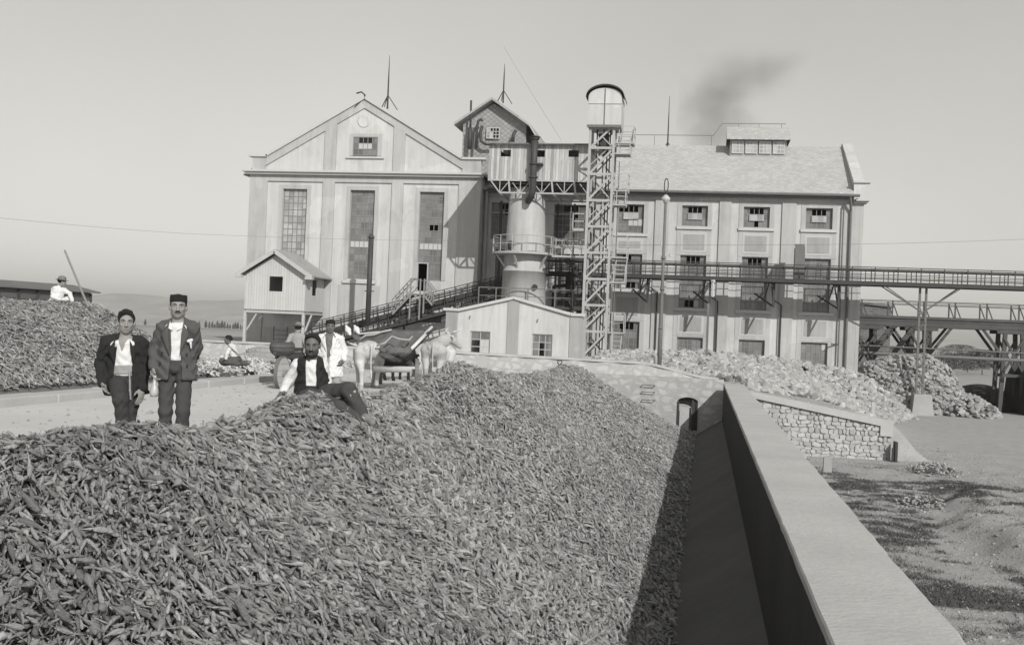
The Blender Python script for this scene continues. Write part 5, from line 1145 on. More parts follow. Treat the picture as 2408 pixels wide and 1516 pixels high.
pr_ = [(341, 768, 15)] + [(x, 771, random.uniform(11, 20)) for x in (484, 492, 499, 505, 511, 516, 522, 528, 535, 541, 548, 553, 559, 566, 572, 468, 455)]
for i, (px, py, hp) in enumerate(pr_):
    zc = 900; p = PD(px, py - 2, zc); p.z = float(ground_z(np.array([p.x]), np.array([p.y]))[0]); hh = hp * zc / F_PX; k = i % 3; o = protos[k]
    loc = (p.x, p.y, -8 if False else p.z)
    if first[k]: first[k] = 0; o.location = loc; o.scale = (hh / 10 * 1.3, hh / 10 * 1.3, hh / 10)
    else: o = dup(o, loc); o.scale = (hh / 10 * 1.3, hh / 10 * 1.3, hh / 10)
    o['label'] = 'slim dark poplar in the row on the far plain' if i else 'lone poplar on the far plain seen between wagon and first man'
    if i: o['group'] = 'poplars in the row on the far plain'
def bush(px, py, zc, wd, hh, label, seed):
    r = np.random.default_rng(seed); p = PD(px, py, zc); n = 2600; V, Fq = [], []
    for i in range(n):
        a = r.uniform(0, 6.283); e = r.uniform(0, 1) ** .5; z = hh * r.uniform(0, 1); rad = wd * e * math.sqrt(max(.05, 1 - (z / hh) ** 2)); s = hh * .045
        c = np.array((rad * math.cos(a) + .2 * wd * math.sin(5 * a), rad * math.sin(a), z)); d1 = r.normal(size=3); d1 /= np.linalg.norm(d1); d2 = np.cross(d1, r.normal(size=3)); d2 /= np.linalg.norm(d2)
        V += [c + d1 * s, c + d2 * s, c - d1 * s, c - d2 * s]; Fq.append((4 * i, 4 * i + 1, 4 * i + 2, 4 * i + 3))
    t = thing('tree', label, 'tree', (p.x, p.y, p.z)); obj('crown', (np.array(V) + np.array(p), Fq), 'poplar_leaf', t, tone=np.repeat(r.uniform(0, 1, n), 4)); b = MB(); b.tube([p - Vector((0, 0, 3)), p + Vector((0, 0, hh * .5))], [hh * .05, hh * .02], 6); obj('trunk', b, 'bark', t)
for i, (px, py, zc, wd, hh, lb) in enumerate([(2240, 868, 240, 5, 3.4, 'low dark tree just right of the stacked stones in the distance'), (2275, 865, 300, 6, 4, 'rounded distant tree midway between stone stack and bunker'), (2310, 862, 260, 5, 4, 'dark distant tree beside the coal bunker'), (2256, 836, 700, 14, 7, 'farther hazy tree above the low ones at the right'), (2100, 838, 420, 9, 4, 'distant tree seen under the timber viaduct')]): bush(px, py, zc, wd, hh, lb, i + 40)

# ================================================================ GRASS on the right foreground
def gnoise(X, Y): return fbm(X * .45, Y * .8, 4, 77)
n = 300000; X = RNG.uniform(1.45, 9, n); Y = RNG.uniform(3.5, 36, n); k = (RNG.uniform(0, 1, n) < turf(X, Y) * .9 + .01) & visible_front(X, Y) & (Y < 36); X, Y = X[k], Y[k]; N = len(X)
print('grass', N)
Z = ground_z(X, Y); a = RNG.uniform(0, 6.283, N); h = RNG.uniform(.015, .06, N); wd = RNG.uniform(.004, .010, N); ln = RNG.normal(0, .04, (N, 2))
c, s = np.cos(a) * wd, np.sin(a) * wd
V = np.stack([np.stack([X - c, Y - s, Z - .01], -1), np.stack([X + c, Y + s, Z - .01], -1), np.stack([X + c * .3 + ln[:, 0], Y + s * .3 + ln[:, 1], Z + h], -1), np.stack([X - c * .3 + ln[:, 0], Y - s * .3 + ln[:, 1], Z + h * .9], -1)], 1).reshape(-1, 3)
Fq = (np.arange(N)[:, None] * 4 + np.arange(4)[None])
obj('grass', (V, Fq), 'grass_blade', tone=np.repeat(RNG.uniform(0, 1, N), 4), kind='stuff', label='patches of dark low grass on the bare ground right of the channel wall', cat='grass')

# loose pebbles on the bare ground
n = 11200; X = np.concatenate([RNG.uniform(1.5, 10, 9600), RNG.uniform(-10.8, -5, 1600)]); Y = np.concatenate([RNG.uniform(5, 60, 9600) ** .93, RNG.uniform(6, 40, 1600)]); Z = np.where(X > 0, ground_z(X, Y), .006)
stones('gravel', 'loose pebbles scattered over the bare yard and the cart road', np.stack([X, Y, Z], -1), RNG.uniform(.008, .035, n) * (1 + 1.0 * (RNG.uniform(0, 1, n) > .97)), 'limestone_grey', 12)

# ================================================================ SCULPTING: smooth blended volumes -> one continuous mesh
def V3(*a): return np.array(a, float)
def nrm(v): v = np.asarray(v, float); return v / (np.linalg.norm(v) + 1e-9)
class Clay:
    def __init__(s, h=.009, k=.03): s.h, s.k, s.p = h, k, []; s.cuts = []; s.fold = 0
    def cone(s, a, b, ra, rb, k=None): s.p.append(('c', np.array(a, float), np.array(b, float), ra, rb, k)); return s
    def chain(s, pts, rs, k=None):
        for i in range(len(pts) - 1): s.cone(pts[i], pts[i + 1], rs[i], rs[i + 1], k)
        return s
    def ell(s, c, r, M=None, sub=False, k=None): s.p.append(('s' if sub else 'e', np.array(c, float), np.array(r, float), np.eye(3) if M is None else M, None, k)); return s
    def slab(s, a, b, wa, wb, right, k=None):          # body section: wa, wb = (half width, half depth) at each end
        s.p.append(('l', np.array(a, float), np.array(b, float), wa, wb, k, nrm(right))); return s
    def cut(s, f): s.cuts.append(f); return s
    def mesh(s):
        lo, hi = [], []
        for q in s.p:
            if q[0] == 's': continue
            r = max(q[3], q[4]) if q[0] == 'c' else (q[2].max() if q[0] == 'e' else max(*q[3], *q[4]))
            P = np.array([q[1], q[2]]) if q[0] != 'e' else np.array([q[1]]); lo.append(P.min(0) - r); hi.append(P.max(0) + r)
        h = s.h; m = 3 * h + s.k; lo = np.min(lo, 0) - m; hi = np.max(hi, 0) + m; n = np.ceil((hi - lo) / h).astype(int) + 1
        ax = [lo[i] + h * np.arange(n[i]) for i in range(3)]; Fd = np.full(n, .5, np.float32)
        for q in s.p:
            k = q[5] if q[5] is not None else s.k
            r = max(q[3], q[4]) if q[0] == 'c' else (q[2].max() if q[0] in 'es' else max(*q[3], *q[4]))
            P = np.array([q[1], q[2]]) if q[0] in 'cl' else np.array([q[1]]); a = np.clip(((P.min(0) - r - k - 2 * h - lo) / h).astype(int), 0, n); b = np.clip(((P.max(0) + r + k + 2 * h - lo) / h).astype(int) + 2, 0, n)
            if (b <= a).any(): continue
            sl = tuple(slice(a[i], b[i]) for i in range(3)); X, Y, Z = np.meshgrid(*[ax[i][sl[i]] for i in range(3)], indexing='ij', sparse=False)
            P3 = np.stack([X, Y, Z], -1)
            if q[0] == 'c':
                ab = q[2] - q[1]; t = np.clip(((P3 - q[1]) @ ab) / (ab @ ab + 1e-12), 0, 1); d = np.linalg.norm(P3 - q[1] - t[..., None] * ab, axis=-1) - (q[3] + (q[4] - q[3]) * t)
            elif q[0] == 'l':
                ab = q[2] - q[1]; L = np.linalg.norm(ab); u = ab / L; rt = nrm(q[6] - u * (q[6] @ u)); fw = np.cross(u, rt); t = np.clip(((P3 - q[1]) @ u) / L, 0, 1)
                D = P3 - q[1] - t[..., None] * ab; wr = q[3][0] + (q[4][0] - q[3][0]) * t; wf = q[3][1] + (q[4][1] - q[3][1]) * t
                d = (np.sqrt((D @ rt / wr) ** 2 + (D @ fw / wf) ** 2 + (D @ u / (wf * .6)) ** 2) - 1) * wf
            else:
                D = (P3 - q[1]) @ q[3]; kk = np.sqrt(((D / q[2]) ** 2).sum(-1)); d = (kk - 1) * q[2].min() if True else 0
            f = Fd[sl]
            if q[0] == 's': hh = np.clip(.5 - .5 * (f + d) / k, 0, 1); Fd[sl] = f * (1 - hh) - d * hh + k * hh * (1 - hh)
            else: hh = np.clip(.5 + .5 * (f - d) / k, 0, 1); Fd[sl] = f * (1 - hh) + d * hh - k * hh * (1 - hh)
        if s.cuts or s.fold:
            X, Y, Z = np.meshgrid(*ax, indexing='ij'); P3 = np.stack([X, Y, Z], -1)
            if s.fold:
                a_ = s.fold; w_ = np.sin(X * 26 + 3 * np.sin(Z * 17)) * np.sin(Z * 27 + X * 13 + 2 * np.sin(Y * 21)) + .6 * np.sin(Z * 55 + 4 * np.sin(X * 19 + Y * 23)); Fd += (a_ * w_).astype(np.float32)
            for f in s.cuts: Fd = np.maximum(Fd, f(P3).astype(np.float32))
        return nets(Fd, lo, h)
def nets(Fd, lo, h):
    sg = Fd < 0; n = Fd.shape; cnt = np.zeros(tuple(x - 1 for x in n), int)
    corners = [(i, j, k) for i in (0, 1) for j in (0, 1) for k in (0, 1)]
    def S(A, c): return A[c[0]:n[0] - 1 + c[0], c[1]:n[1] - 1 + c[1], c[2]:n[2] - 1 + c[2]]
    for c in corners: cnt += S(sg, c)
    act = (cnt > 0) & (cnt < 8); idx = -np.ones(act.shape, int); ia = np.argwhere(act); idx[act] = np.arange(len(ia))
    acc = np.zeros((len(ia), 3)); num = np.zeros(len(ia))
    for c in corners:
        for ax_ in range(3):
            if c[ax_]: continue
            d = list(c); d[ax_] = 1; f0 = S(Fd, c)[act]; f1 = S(Fd, tuple(d))[act]; m = (f0 < 0) != (f1 < 0); t = np.where(m, f0 / np.where(m, f0 - f1, 1), 0)
            p = np.tile(np.array(c, float), (len(ia), 1)); p[:, ax_] += t; acc[m] += p[m]; num[m] += 1
    V = lo + (ia + acc / num[:, None]) * h; Q = []
    for ax_ in range(3):
        o1, o2 = (ax_ + 1) % 3, (ax_ + 2) % 3; a = [slice(None)] * 3; b = [slice(None)] * 3; a[ax_] = slice(0, n[ax_] - 1); b[ax_] = slice(1, n[ax_]); cr = sg[tuple(a)] != sg[tuple(b)]; w = np.argwhere(cr)
        w = w[(w[:, o1] > 0) & (w[:, o2] > 0) & (w[:, o1] < n[o1] - 1) & (w[:, o2] < n[o2] - 1)]
        if not len(w): continue
        ins = sg[tuple(w.T)]; e1 = np.zeros(3, int); e1[o1] = 1; e2 = np.zeros(3, int); e2[o2] = 1
        q = np.stack([idx[tuple((w - e1 - e2).T)], idx[tuple((w - e2).T)], idx[tuple(w.T)], idx[tuple((w - e1).T)]], 1); q[~ins] = q[~ins][:, ::-1]; Q.append(q)
    return V, np.concatenate(Q)
def merge(*ms):
    V, Q, o = [], [], 0
    for v, q in ms: V.append(v); Q.append(q + o); o += len(v)
    return np.concatenate(V), np.concatenate(Q)

# ---------------------------------------------------------------- people
def look(px, dx=0.0, dz=0.0):                      # a gaze towards the photographer, turned by dx to the right of the picture
    v = -np.array(ray(px, 770)); rr = np.array(_r); v = v + rr * dx; v[2] += dz; return v
def flap(name, parent, A, rt, fwd, spine, pts, m, w0, d0, off=.012, th=.008, n=7):
    """flat piece of cloth (lapel, collar wing) laid over the curved chest; pts = three (x, v): x across, v down from the neck"""
    P_ = []; idx = {}; F_ = []
    for i in range(n + 1):
        for j in range(n + 1 - i):
            a, b_ = i / n, j / n; c_ = 1 - a - b_; x = pts[0][0] * c_ + pts[1][0] * a + pts[2][0] * b_; v_ = pts[0][1] * c_ + pts[1][1] * a + pts[2][1] * b_
            dd = d0 * math.sqrt(max(.06, 1 - (x / w0) ** 2)) * (1 if v_ > .10 else max(.35, .55 + 4.5 * v_)) + off; idx[i, j] = len(P_); P_.append(A['neck'] - spine * v_ + rt * x + fwd * dd)
    for i in range(n):
        for j in range(n - i):
            F_.append((idx[i, j], idx[i + 1, j], idx[i, j + 1]))
            if i + j < n - 1: F_.append((idx[i + 1, j], idx[i + 1, j + 1], idx[i, j + 1]))
    o = obj(name, (np.array(P_), F_), m, parent, smooth=True); sd_ = o.modifiers.new('thickness', 'SOLIDIFY'); sd_.thickness = th; sd_.offset = 0; return o
def frame_head(face, up=(0, 0, 1)):
    f = nrm(face); r = nrm(np.cross(f, up)); u = np.cross(r, f); return r, f, u
def add_head(c, C, face, s=1.0, beard=False):
    r, f, u = frame_head(face); M = np.stack([r, f, u], 1); L = lambda x, y, z: C + (r * x + f * y + u * z) * s
    c.ell(L(0, -.012, .036), V3(.074, .094, .080) * s, M); c.ell(L(0, .022, -.03), V3(.057, .064, .078) * s, M)
    c.ell(L(0, .052, -.088), V3(.028, .028, .022) * s, M, k=.02)
    for q in (-1, 1):
        c.ell(L(.040 * q, .050, -.018), V3(.024, .026, .024) * s, M, k=.015); c.ell(L(.052 * q, .0, -.055), V3(.018, .035, .03) * s, M)
        c.ell(L(.079 * q, -.008, -.004), V3(.011, .019, .031) * s, M, k=.008)
    c.cone(L(-.038, .074, .026), L(.038, .074, .026), .012 * s, .012 * s, k=.012)
    for q in (-1, 1): c.ell(L(.032 * q, .098, .006), V3(.020, .017, .012) * s, M, sub=True, k=.008); c.ell(L(.031 * q, .071, .006), V3(.013, .013, .011) * s, M, k=.004)
    c.cone(L(0, .082, .012), L(0, .106, -.030), .009 * s, .014 * s, k=.008); c.ell(L(.012, .094, -.034), V3(.009, .011, .008) * s, M, k=.005); c.ell(L(-.012, .094, -.034), V3(.009, .011, .008) * s, M, k=.005)
    c.ell(L(0, .082, -.060), V3(.023, .011, .006) * s, M, k=.006); c.ell(L(0, .080, -.073), V3(.020, .011, .007) * s, M, k=.006); c.ell(L(0, .098, -.0665), V3(.022, .012, .0028) * s, M, sub=True, k=.003)
    return L, M
def hand(w, d, side, nrm_, s=1.0, curl=.7, spread=1.0):
    c = Clay(.0045, .007); d, side, n = nrm(d), nrm(side), nrm(nrm_); P = lambda a, b_, e=0: np.asarray(w) + (d * a + side * b_ + n * e) * s
    M = np.stack([side, d, n], 1)
    c.ell(P(.048, 0), V3(.043, .056, .017) * s, M); c.cone(P(-.02, 0), P(.03, 0), .024 * s, .026 * s); c.ell(P(.035, .028, .006), V3(.018, .032, .015) * s, M)
    for i, (ln, cu) in enumerate(zip((.070, .080, .075, .056), (.75, .95, 1.05, 1.2))):
        b0 = P(.088 - (.006 if i == 3 else 0), .031 - .0205 * i * spread); p = b0; a = .18; q = [p]
        for j, fr in enumerate((.45, .32, .23)):
            a += curl * cu * (.45 if j == 0 else .6); dd = d * math.cos(a) + n * math.sin(a) + side * (.05 * (1.5 - i) * spread); p = p + nrm(dd) * ln * fr * s; q.append(p)
        c.chain(q, [.0092 * s, .0086 * s, .0078 * s, .0066 * s], k=.004)
    p0 = P(.018, .030, .004); p1 = p0 + nrm(d * .75 + side * .65 + n * .3) * .042 * s; p2 = p1 + nrm(d * .9 + side * .22 + n * .45) * .032 * s; c.chain([p0, p1, p2], [.0135 * s, .0112 * s, .0085 * s], k=.006)
    return c.mesh()
def person(name_label, J, O, group=None):
    """J: joints (world), O: outfit"""
    A = {k: np.array(v, float) for k, v in J.items() if k not in ('face', 'palms', 'curl')}
    base = A.get('base', (A['ankL'] + A['ankR']) / 2); t = thing('person', name_label, 'person', tuple(base), group)
    sz = O.get('s', 1.0); face = np.array(J['face'], float)
    rt = nrm(A['shR'] - A['shL']); spine = nrm(A['neck'] - A['pel']); fwd = nrm(np.cross(spine, -rt))      # shL = image-left shoulder
    if fwd @ np.array(O.get('front', (0, -1, 0)), float) < 0: fwd = -fwd
    c = Clay(.0075, .022); L, M = add_head(c, A['head'], face, sz)
    hb = A['head'] - np.array((0, 0, .07)) * sz; c.cone(hb - M[:, 1] * .015, A['neck'] - np.array((0, 0, .02)), .052 * sz, .060 * sz)
    c.slab(A['neck'] - spine * .06, A['pel'] + spine * .08, (.145 * sz, .085 * sz), (.13 * sz, .09 * sz), rt, k=.05)
    for q in 'LR':
        c.cone(A['neck'] - spine * .05, A['sh' + q], .055 * sz, .052 * sz, k=.05); c.chain([A['sh' + q], A['el' + q], A['wr' + q]], [.046 * sz, .038 * sz, .026 * sz], k=.02)
        c.chain([A['pel'] + rt * (-.08 if q == 'L' else .08), A['kn' + q], A['ank' + q]], [.060 * sz, .036 * sz, .030 * sz], k=.03)
    parts = [c.mesh()]
    for q in 'LR':
        if 'hd' + q in A:
            d = nrm(A['hd' + q] - A['wr' + q]); pn = np.array(J['palms'][q][0], float); sd = np.array(J['palms'][q][1], float); sd = nrm(sd - d * (sd @ d)); pn = nrm(pn - d * (pn @ d) - sd * (pn @ sd)); parts.append(hand(A['wr' + q], d, sd, pn, sz, J.get('curl', .6)))
    obj('body', merge(*parts), O.get('skin', 'skin'), t, smooth=True)
    # eyes, brows, mouth
    for q in (-1, 1):
        e = Clay(.003, .004); e.ell(L(.031 * q, .0815, .006), V3(.0065, .004, .0055) * sz, M); obj('eye', e.mesh(), 'eye_dark', t, smooth=True)
        e = Clay(.0035, .004); e.chain([L(.014 * q, .088, .022), L(.032 * q, .087, .028), L(.05 * q, .076, .022)], [.0045, .0055, .003]); obj('eyebrow', e.mesh(), 'hair', t, smooth=True)
    e = Clay(.0035, .004); e.ell(L(0, .086, -.066), V3(.022, .009, .004) * sz, M); obj('mouth', e.mesh(), 'lip', t, smooth=True)
    if O.get('moustache'): e = Clay(.0035, .005); e.chain([L(-.026, .084, -.054), L(0, .097, -.047), L(.026, .084, -.054)], [.005, .007, .005]); obj('moustache', e.mesh(), 'hair', t, smooth=True)
    hr = O.get('hair', 1)
    if hr:
        e = Clay(.005, .02); e.ell(L(0, -.018, .042), V3(.084, .102, .082 + .010 * hr) * sz, M); e.ell(L(.012, .035, .10), V3(.062, .045, .026) * sz * (1.05 if hr > 1 else .8), M); e.fold = .0036
        e.cut(lambda P: -(((P - A['head']) @ M[:, 2]) + (.012 if hr > 1 else -.004) * sz + .10 * np.abs((P - A['head']) @ M[:, 0]) - np.where((P - A['head']) @ M[:, 1] > 0, 1.35, .35) * ((P - A['head']) @ M[:, 1])) * .6); obj('hair', e.mesh(), 'hair', t, smooth=True)
    if O.get('beard'):
        e = Clay(.0055, .015); e.ell(L(0, .028, -.068), V3(.067, .070, .056) * sz, M); e.cut(lambda P: ((P - A['head']) @ M[:, 2]) + .050 * sz - .25 * np.abs((P - A['head']) @ M[:, 0])); e.cut(lambda P: -(np.linalg.norm((P - L(0, .10, -.064)) * 1.0, axis=-1) - .026)); obj('beard', e.mesh(), 'stubble', t, smooth=True)
    if O.get('cap'):
        e = Clay(.006, .012); e.slab(L(0, -.012, .06), L(0, -.02, .135), (.085 * sz, .100 * sz), (.080 * sz, .092 * sz), M[:, 0]); e.fold = .0008; e.cut(lambda P: -(((P - A['head']) @ M[:, 2]) - .052 * sz)); e.cut(lambda P: ((P - A['head']) @ M[:, 2]) - .122 * sz); obj('cap', e.mesh(), O['cap'], t, smooth=True)
    if O.get('hat'):
        e = Clay(.007, .02); e.ell(L(0, -.01, .10), V3(.088, .10, .075) * sz, M); e.ell(L(0, -.01, .058), V3(.155, .165, .013) * sz, M, k=.015); e.ell(L(0, -.01, .185), V3(.02, .07, .02) * sz, M, sub=True); obj('hat', e.mesh(), O['hat'], t, smooth=True)
    # trousers
    e = Clay(.009, .035); e.fold = .0048
    e.slab(A['pel'] + spine * .10, A['pel'] - spine * .02, (.145 * sz, .10 * sz), (.155 * sz, .115 * sz), rt)
    tr = O.get('tr', (.098, .078, .072))
    for q, sg_ in (('L', -1), ('R', 1)):
        hp = A['pel'] + rt * .085 * sg_ * sz; e.chain([hp, A['kn' + q], A['ank' + q]], [tr[0] * sz, tr[1] * sz, tr[2] * sz], k=.025)
    obj('trousers', e.mesh(), O['trousers'], t, smooth=True)
    if O.get('gaiters'):
        for q in 'LR': e = Clay(.008, .02); e.fold = .002; kk = A['kn' + q] + (A['ank' + q] - A['kn' + q]) * .16; e.cone(kk, A['ank' + q], .078, .060); obj('gaiter', e.mesh(), O['gaiters'], t, smooth=True); e = Clay(.007, .01); e.cone(kk, kk + nrm(A['ank' + q] - A['kn' + q]) * .02, .082, .081); obj('garter', e.mesh(), 'cloth_dusty', t, smooth=True)
    for q in 'LR':
        if 'toe' + q in A: e = Clay(.008, .02); hl = A['ank' + q]; tt = A['toe' + q]; dn = np.array((0, 0, -.03)); e.chain([hl + dn * .6, hl * .5 + tt * .5 + dn * .3, tt], [.05 * sz, .044 * sz, .036 * sz]); obj('shoe', e.mesh(), O.get('shoes', 'leather'), t, smooth=True)
    # shirt
    e = Clay(.009, .03); e.fold = .0048
    e.slab(A['neck'] - spine * .055, A['pel'] + spine * .09, (.165 * sz, .108 * sz), (.145 * sz, .112 * sz), rt)
    for q in 'LR':
        js_ = -.020 if O.get('jacket') and O.get('sleeves', 1) else 0; e.cone(A['neck'] - spine * (.01 - js_ * 1.2), A['sh' + q] - spine * (-js_), (.064 + js_) * sz, (.060 + js_) * sz, k=.03)
        if not O.get('jacket') or not O.get('sleeves', 1): e.chain([A['sh' + q], A['el' + q], A['wr' + q]], [.066 * sz, .056 * sz, .044 * sz], k=.02)
    if O.get('vneck'): e.cut(lambda P: -(np.maximum(np.abs((P - A['neck']) @ rt) - .10 - .32 * ((P - A['neck']) @ spine), -((P - A['neck']) @ fwd)) ))
    if O.get('vcut'): e.cut(lambda P: -np.maximum(np.abs((P - A['neck']) @ rt) - O['vcut'][0] * (1 + ((P - A['neck']) @ spine) / O['vcut'][1]), -((P - A['neck']) @ fwd)))
    obj('shirt', e.mesh(), O['shirt'], t, smooth=True)
    if O.get('collar'):
        for sg_ in (-1, 1): flap('collar', t, A, rt, fwd, spine, [(.020 * sg_, .085), (.060 * sg_, -.01), (O['collar'] * sg_, .065)], O['shirt'], .19, .125, .014)
    jk = O.get('jacket')
    if jk:
        e = Clay(.009, .03); e.fold = .0065; hem = A['pel'] - spine * O.get('hem', .12) + A.get('hemoff', 0)
        wid = O.get('wid', .0)
        e.slab(A['neck'] - spine * (.10 if O.get('sleeves', 1) else .045), A['pel'] + spine * .12, ((.168 if O.get('sleeves', 1) else .155) * sz, (.115 if O.get('sleeves', 1) else .128) * sz), ((.165 + wid * .5) * sz, .125 * sz), rt); e.slab(A['pel'] + spine * .14, hem, ((.168 + wid * .5) * sz, .125 * sz), ((.195 + wid) * sz, .15 * sz), rt)
        if O.get('sleeves', 1):
            for q in 'LR': e.cone(A['neck'] - spine * .01, A['sh' + q], .072 * sz, .062 * sz, k=.04); e.chain([A['sh' + q], A['el' + q], A['wr' + q] + (A['el' + q] - A['wr' + q]) * .08], [.066 * sz, .060 * sz, .052 * sz], k=.025)
        else:
            for q in 'LR': e.cone(A['neck'] - spine * .01, A['sh' + q] - nrm(A['sh' + q] - A['neck']) * .045, .074 * sz, .070 * sz, k=.05)
        o0, o1, o2 = O.get('open', (.045, .075, .10)); Ls = np.linalg.norm(A['neck'] - A['pel']); off = O.get('openoff', 0)
        def opening(P):
            D = P - A['neck']; v_ = -(D @ spine) / Ls; x_ = D @ rt - off; w_ = np.interp(v_, [-.1, .12, .6, 1.0, 1.5], [O.get('otop', .085) + .005, O.get('otop', .085), o0, o1, o2]); return -np.maximum(np.abs(x_) - w_, -(D @ fwd))
        e.cut(opening); hz = hem - spine * .03
        e.cut(lambda P: -((P - hz) @ spine))
        obj('waistcoat' if not O.get('sleeves', 1) else 'jacket', e.mesh(), jk, t, smooth=True)
        if O.get('sleeves', 1):
            lp_ = O.get('lapel', .26)
            for sg_ in (-1, 1):
                flap('lapel', t, A, rt, fwd, spine, [(.07 * sg_, .01), (.135 * sg_, .12), ((o0 + .005) * sg_ + off, lp_)], jk, .20, .128, .012)
    for q in O.get('buttons', []):
        e = Clay(.004, .004); p = A['neck'] - spine * q[1] + rt * q[0] + fwd * q[2]; e.ell(p, (.011, .011, .011)); obj('button', e.mesh(), 'button', t, smooth=True)
    if O.get('sash'):
        e = Clay(.008, .02); e.fold = .003; e.slab(A['pel'] + spine * .17, A['pel'] + spine * .10, (.155 * sz, .12 * sz), (.155 * sz, .122 * sz), rt); e.cut(lambda P: ((P - A['pel']) @ spine) - .175); e.cut(lambda P: .085 - ((P - A['pel']) @ spine)); obj('sash', e.mesh(), O['sash'], t, smooth=True)
    return t, A, rt, fwd, spine
def Q(px, py, zc): return np.array(PD(px, py, zc))
HX, HY = .0, .0

# man in the black jacket, one foot up on the heap
z = 11.15
J = dict(head=Q(297, 759, z), face=look(297, .02, .02), neck=Q(294, 795, z + .02), shL=Q(251, 803, z), shR=Q(333, 806, z + .02), elL=Q(237, 857, z + .06), wrL=Q(243, 903, z - .12), hdL=Q(250, 926, z - .2),
         elR=Q(340, 861, z + .05), wrR=Q(334, 915, z - .05), hdR=Q(330, 943, z - .1), pel=Q(296, 897, z + .03), knL=Q(284, 938, z - .42), ankL=Q(294, 1028, z - .34), toeL=Q(290, 1045, z - .56), knR=Q(301, 985, z - .02), ankR=Q(302, 1078, z + .02), toeR=Q(300, 1092, z - .2),
         palms=dict(L=((1, .3, 0), (.2, -1, 0)), R=((-1, .3, 0), (-.2, -1, 0))), curl=.35)
tA, A, rt, fw, sp = person('man in a black jacket and open white shirt with one leg raised', J,
    dict(shirt='cloth_white', jacket='cloth_black', trousers='cloth_charcoal', hair=2, hem=.10, open=(.085, .10, .12), openoff=.02, otop=.062, sash='cloth_dusty', wid=.03, lapel=.26, vcut=(.045, .14), tr=(.094, .074, .066)))
e = Clay(.006, .01); e.fold = .0015; e.chain([A['pel'] + rt * .075 + fw * .125 + sp * .13, A['pel'] + rt * .08 + fw * .145 - sp * .08, A['pel'] + rt * .085 + fw * .14 - sp * .16], [.009, .012, .010]); obj('sash_end', e.mesh(), 'cloth_dusty', tA, smooth=True)
# man in the grey double-breasted suit and dark cap
z = 10.9
J = dict(head=Q(419, 722, z), face=look(419, -.02, .02), neck=Q(419, 757, z + .03), shL=Q(383, 770, z), shR=Q(455, 771, z + .02), elL=Q(365, 820, z + .05), wrL=Q(362, 866, z - .06), hdL=Q(363, 890, z - .1),
         elR=Q(461, 818, z + .1), wrR=Q(449, 853, z + .18), pel=Q(414, 862, z + .02), knL=Q(389, 966, z - .05), ankL=Q(387, 1062, z), toeL=Q(384, 1080, z - .2), knR=Q(430, 966, z - .03), ankR=Q(425, 1062, z + .02), toeR=Q(424, 1080, z - .18),
         palms=dict(L=((1, .2, 0), (.2, -1, 0))), curl=1.0)
tB, A, rt, fw, sp = person('man in a grey double-breasted suit and flat dark cap holding a bottle', J,
    dict(shirt='cloth_white', jacket='cloth_grey', trousers='cloth_grey_dark', hair=1, cap='hair', hem=.10, open=(.045, .055, .075), openoff=.01, collar=.066, otop=.055, moustache=True, wid=.02, lapel=.33, tr=(.086, .066, .062), buttons=[(-.11, .30, .14), (-.125, .40, .14), (.13, .31, .14), (.14, .42, .14)]))
e = Clay(.005, .008); hp = A['neck'] - sp * .185 + rt * .135 + fw * .125; e.cone(hp, hp + sp * .01 + rt * .03, .016, .016); e.cone(hp + rt * .02, hp - sp * .07 + rt * .03, .014, .006); obj('pocket_handkerchief', e.mesh(), 'cloth_white', tB, smooth=True)
bt = Q(364, 889, z - .12); tb_ = thing('bottle', 'pale pear-shaped glass bottle hanging from the hand of the man in the grey suit', 'bottle', tuple(bt)); b = MB()
b.lathe(tuple(bt), [(0, .03), (.016, .03), (.015, -.01), (.02, -.05), (.036, -.09), (.043, -.13), (.042, -.16), (.03, -.178), (0, -.18)], 18); obj('glass', b, 'bottle_glass', tb_, smooth=True)
# man sitting on the heap in shirt sleeves and dark waistcoat
z = 11.6
J = dict(head=Q(734, 812, z - .03), face=look(734, -.1, -.1), neck=Q(735, 849, z + .02), shL=Q(701, 858, z + .03), shR=Q(756, 857, z + .03), elL=Q(681, 893, z + .06), wrL=Q(664, 922, z + .0), hdL=Q(653, 932, z - .12),
         elR=Q(766, 893, z + .12), wrR=Q(772, 918, z - .02), pel=Q(733, 928, z + .05), knL=Q(795, 961, z - .45), ankL=Q(842, 993, z - .42), toeL=Q(862, 1008, z - .55), knR=Q(819, 918, z - .22), ankR=Q(851, 972, z - .25), toeR=Q(875, 993, z - .40),
         palms=dict(L=((0, 0, -1), (.4, -1, 0))), curl=.25)
tC, A, rt, fw, sp = person('bearded man in white shirt and dark waistcoat sitting back on the big heap', J,
    dict(skin='skin_dark', shirt='cloth_white', otop=.055, jacket='cloth_black', sleeves=0, trousers='cloth_grey_dark', hair=1, beard=True, moustache=True, hem=.02, open=(.055, .07, .08), openoff=-.0, gaiters='cloth_charcoal', tr=(.108, .085, .07), s=1.02))
e = Clay(.006, .01); e.slab(A['pel'] + sp * .10, A['pel'] + sp * .085, (.157, .122), (.157, .122), rt); e.cut(lambda P: ((P - A['pel']) @ sp) - .115); e.cut(lambda P: .075 - ((P - A['pel']) @ sp)); obj('belt', e.mesh(), 'button', tC, smooth=True)
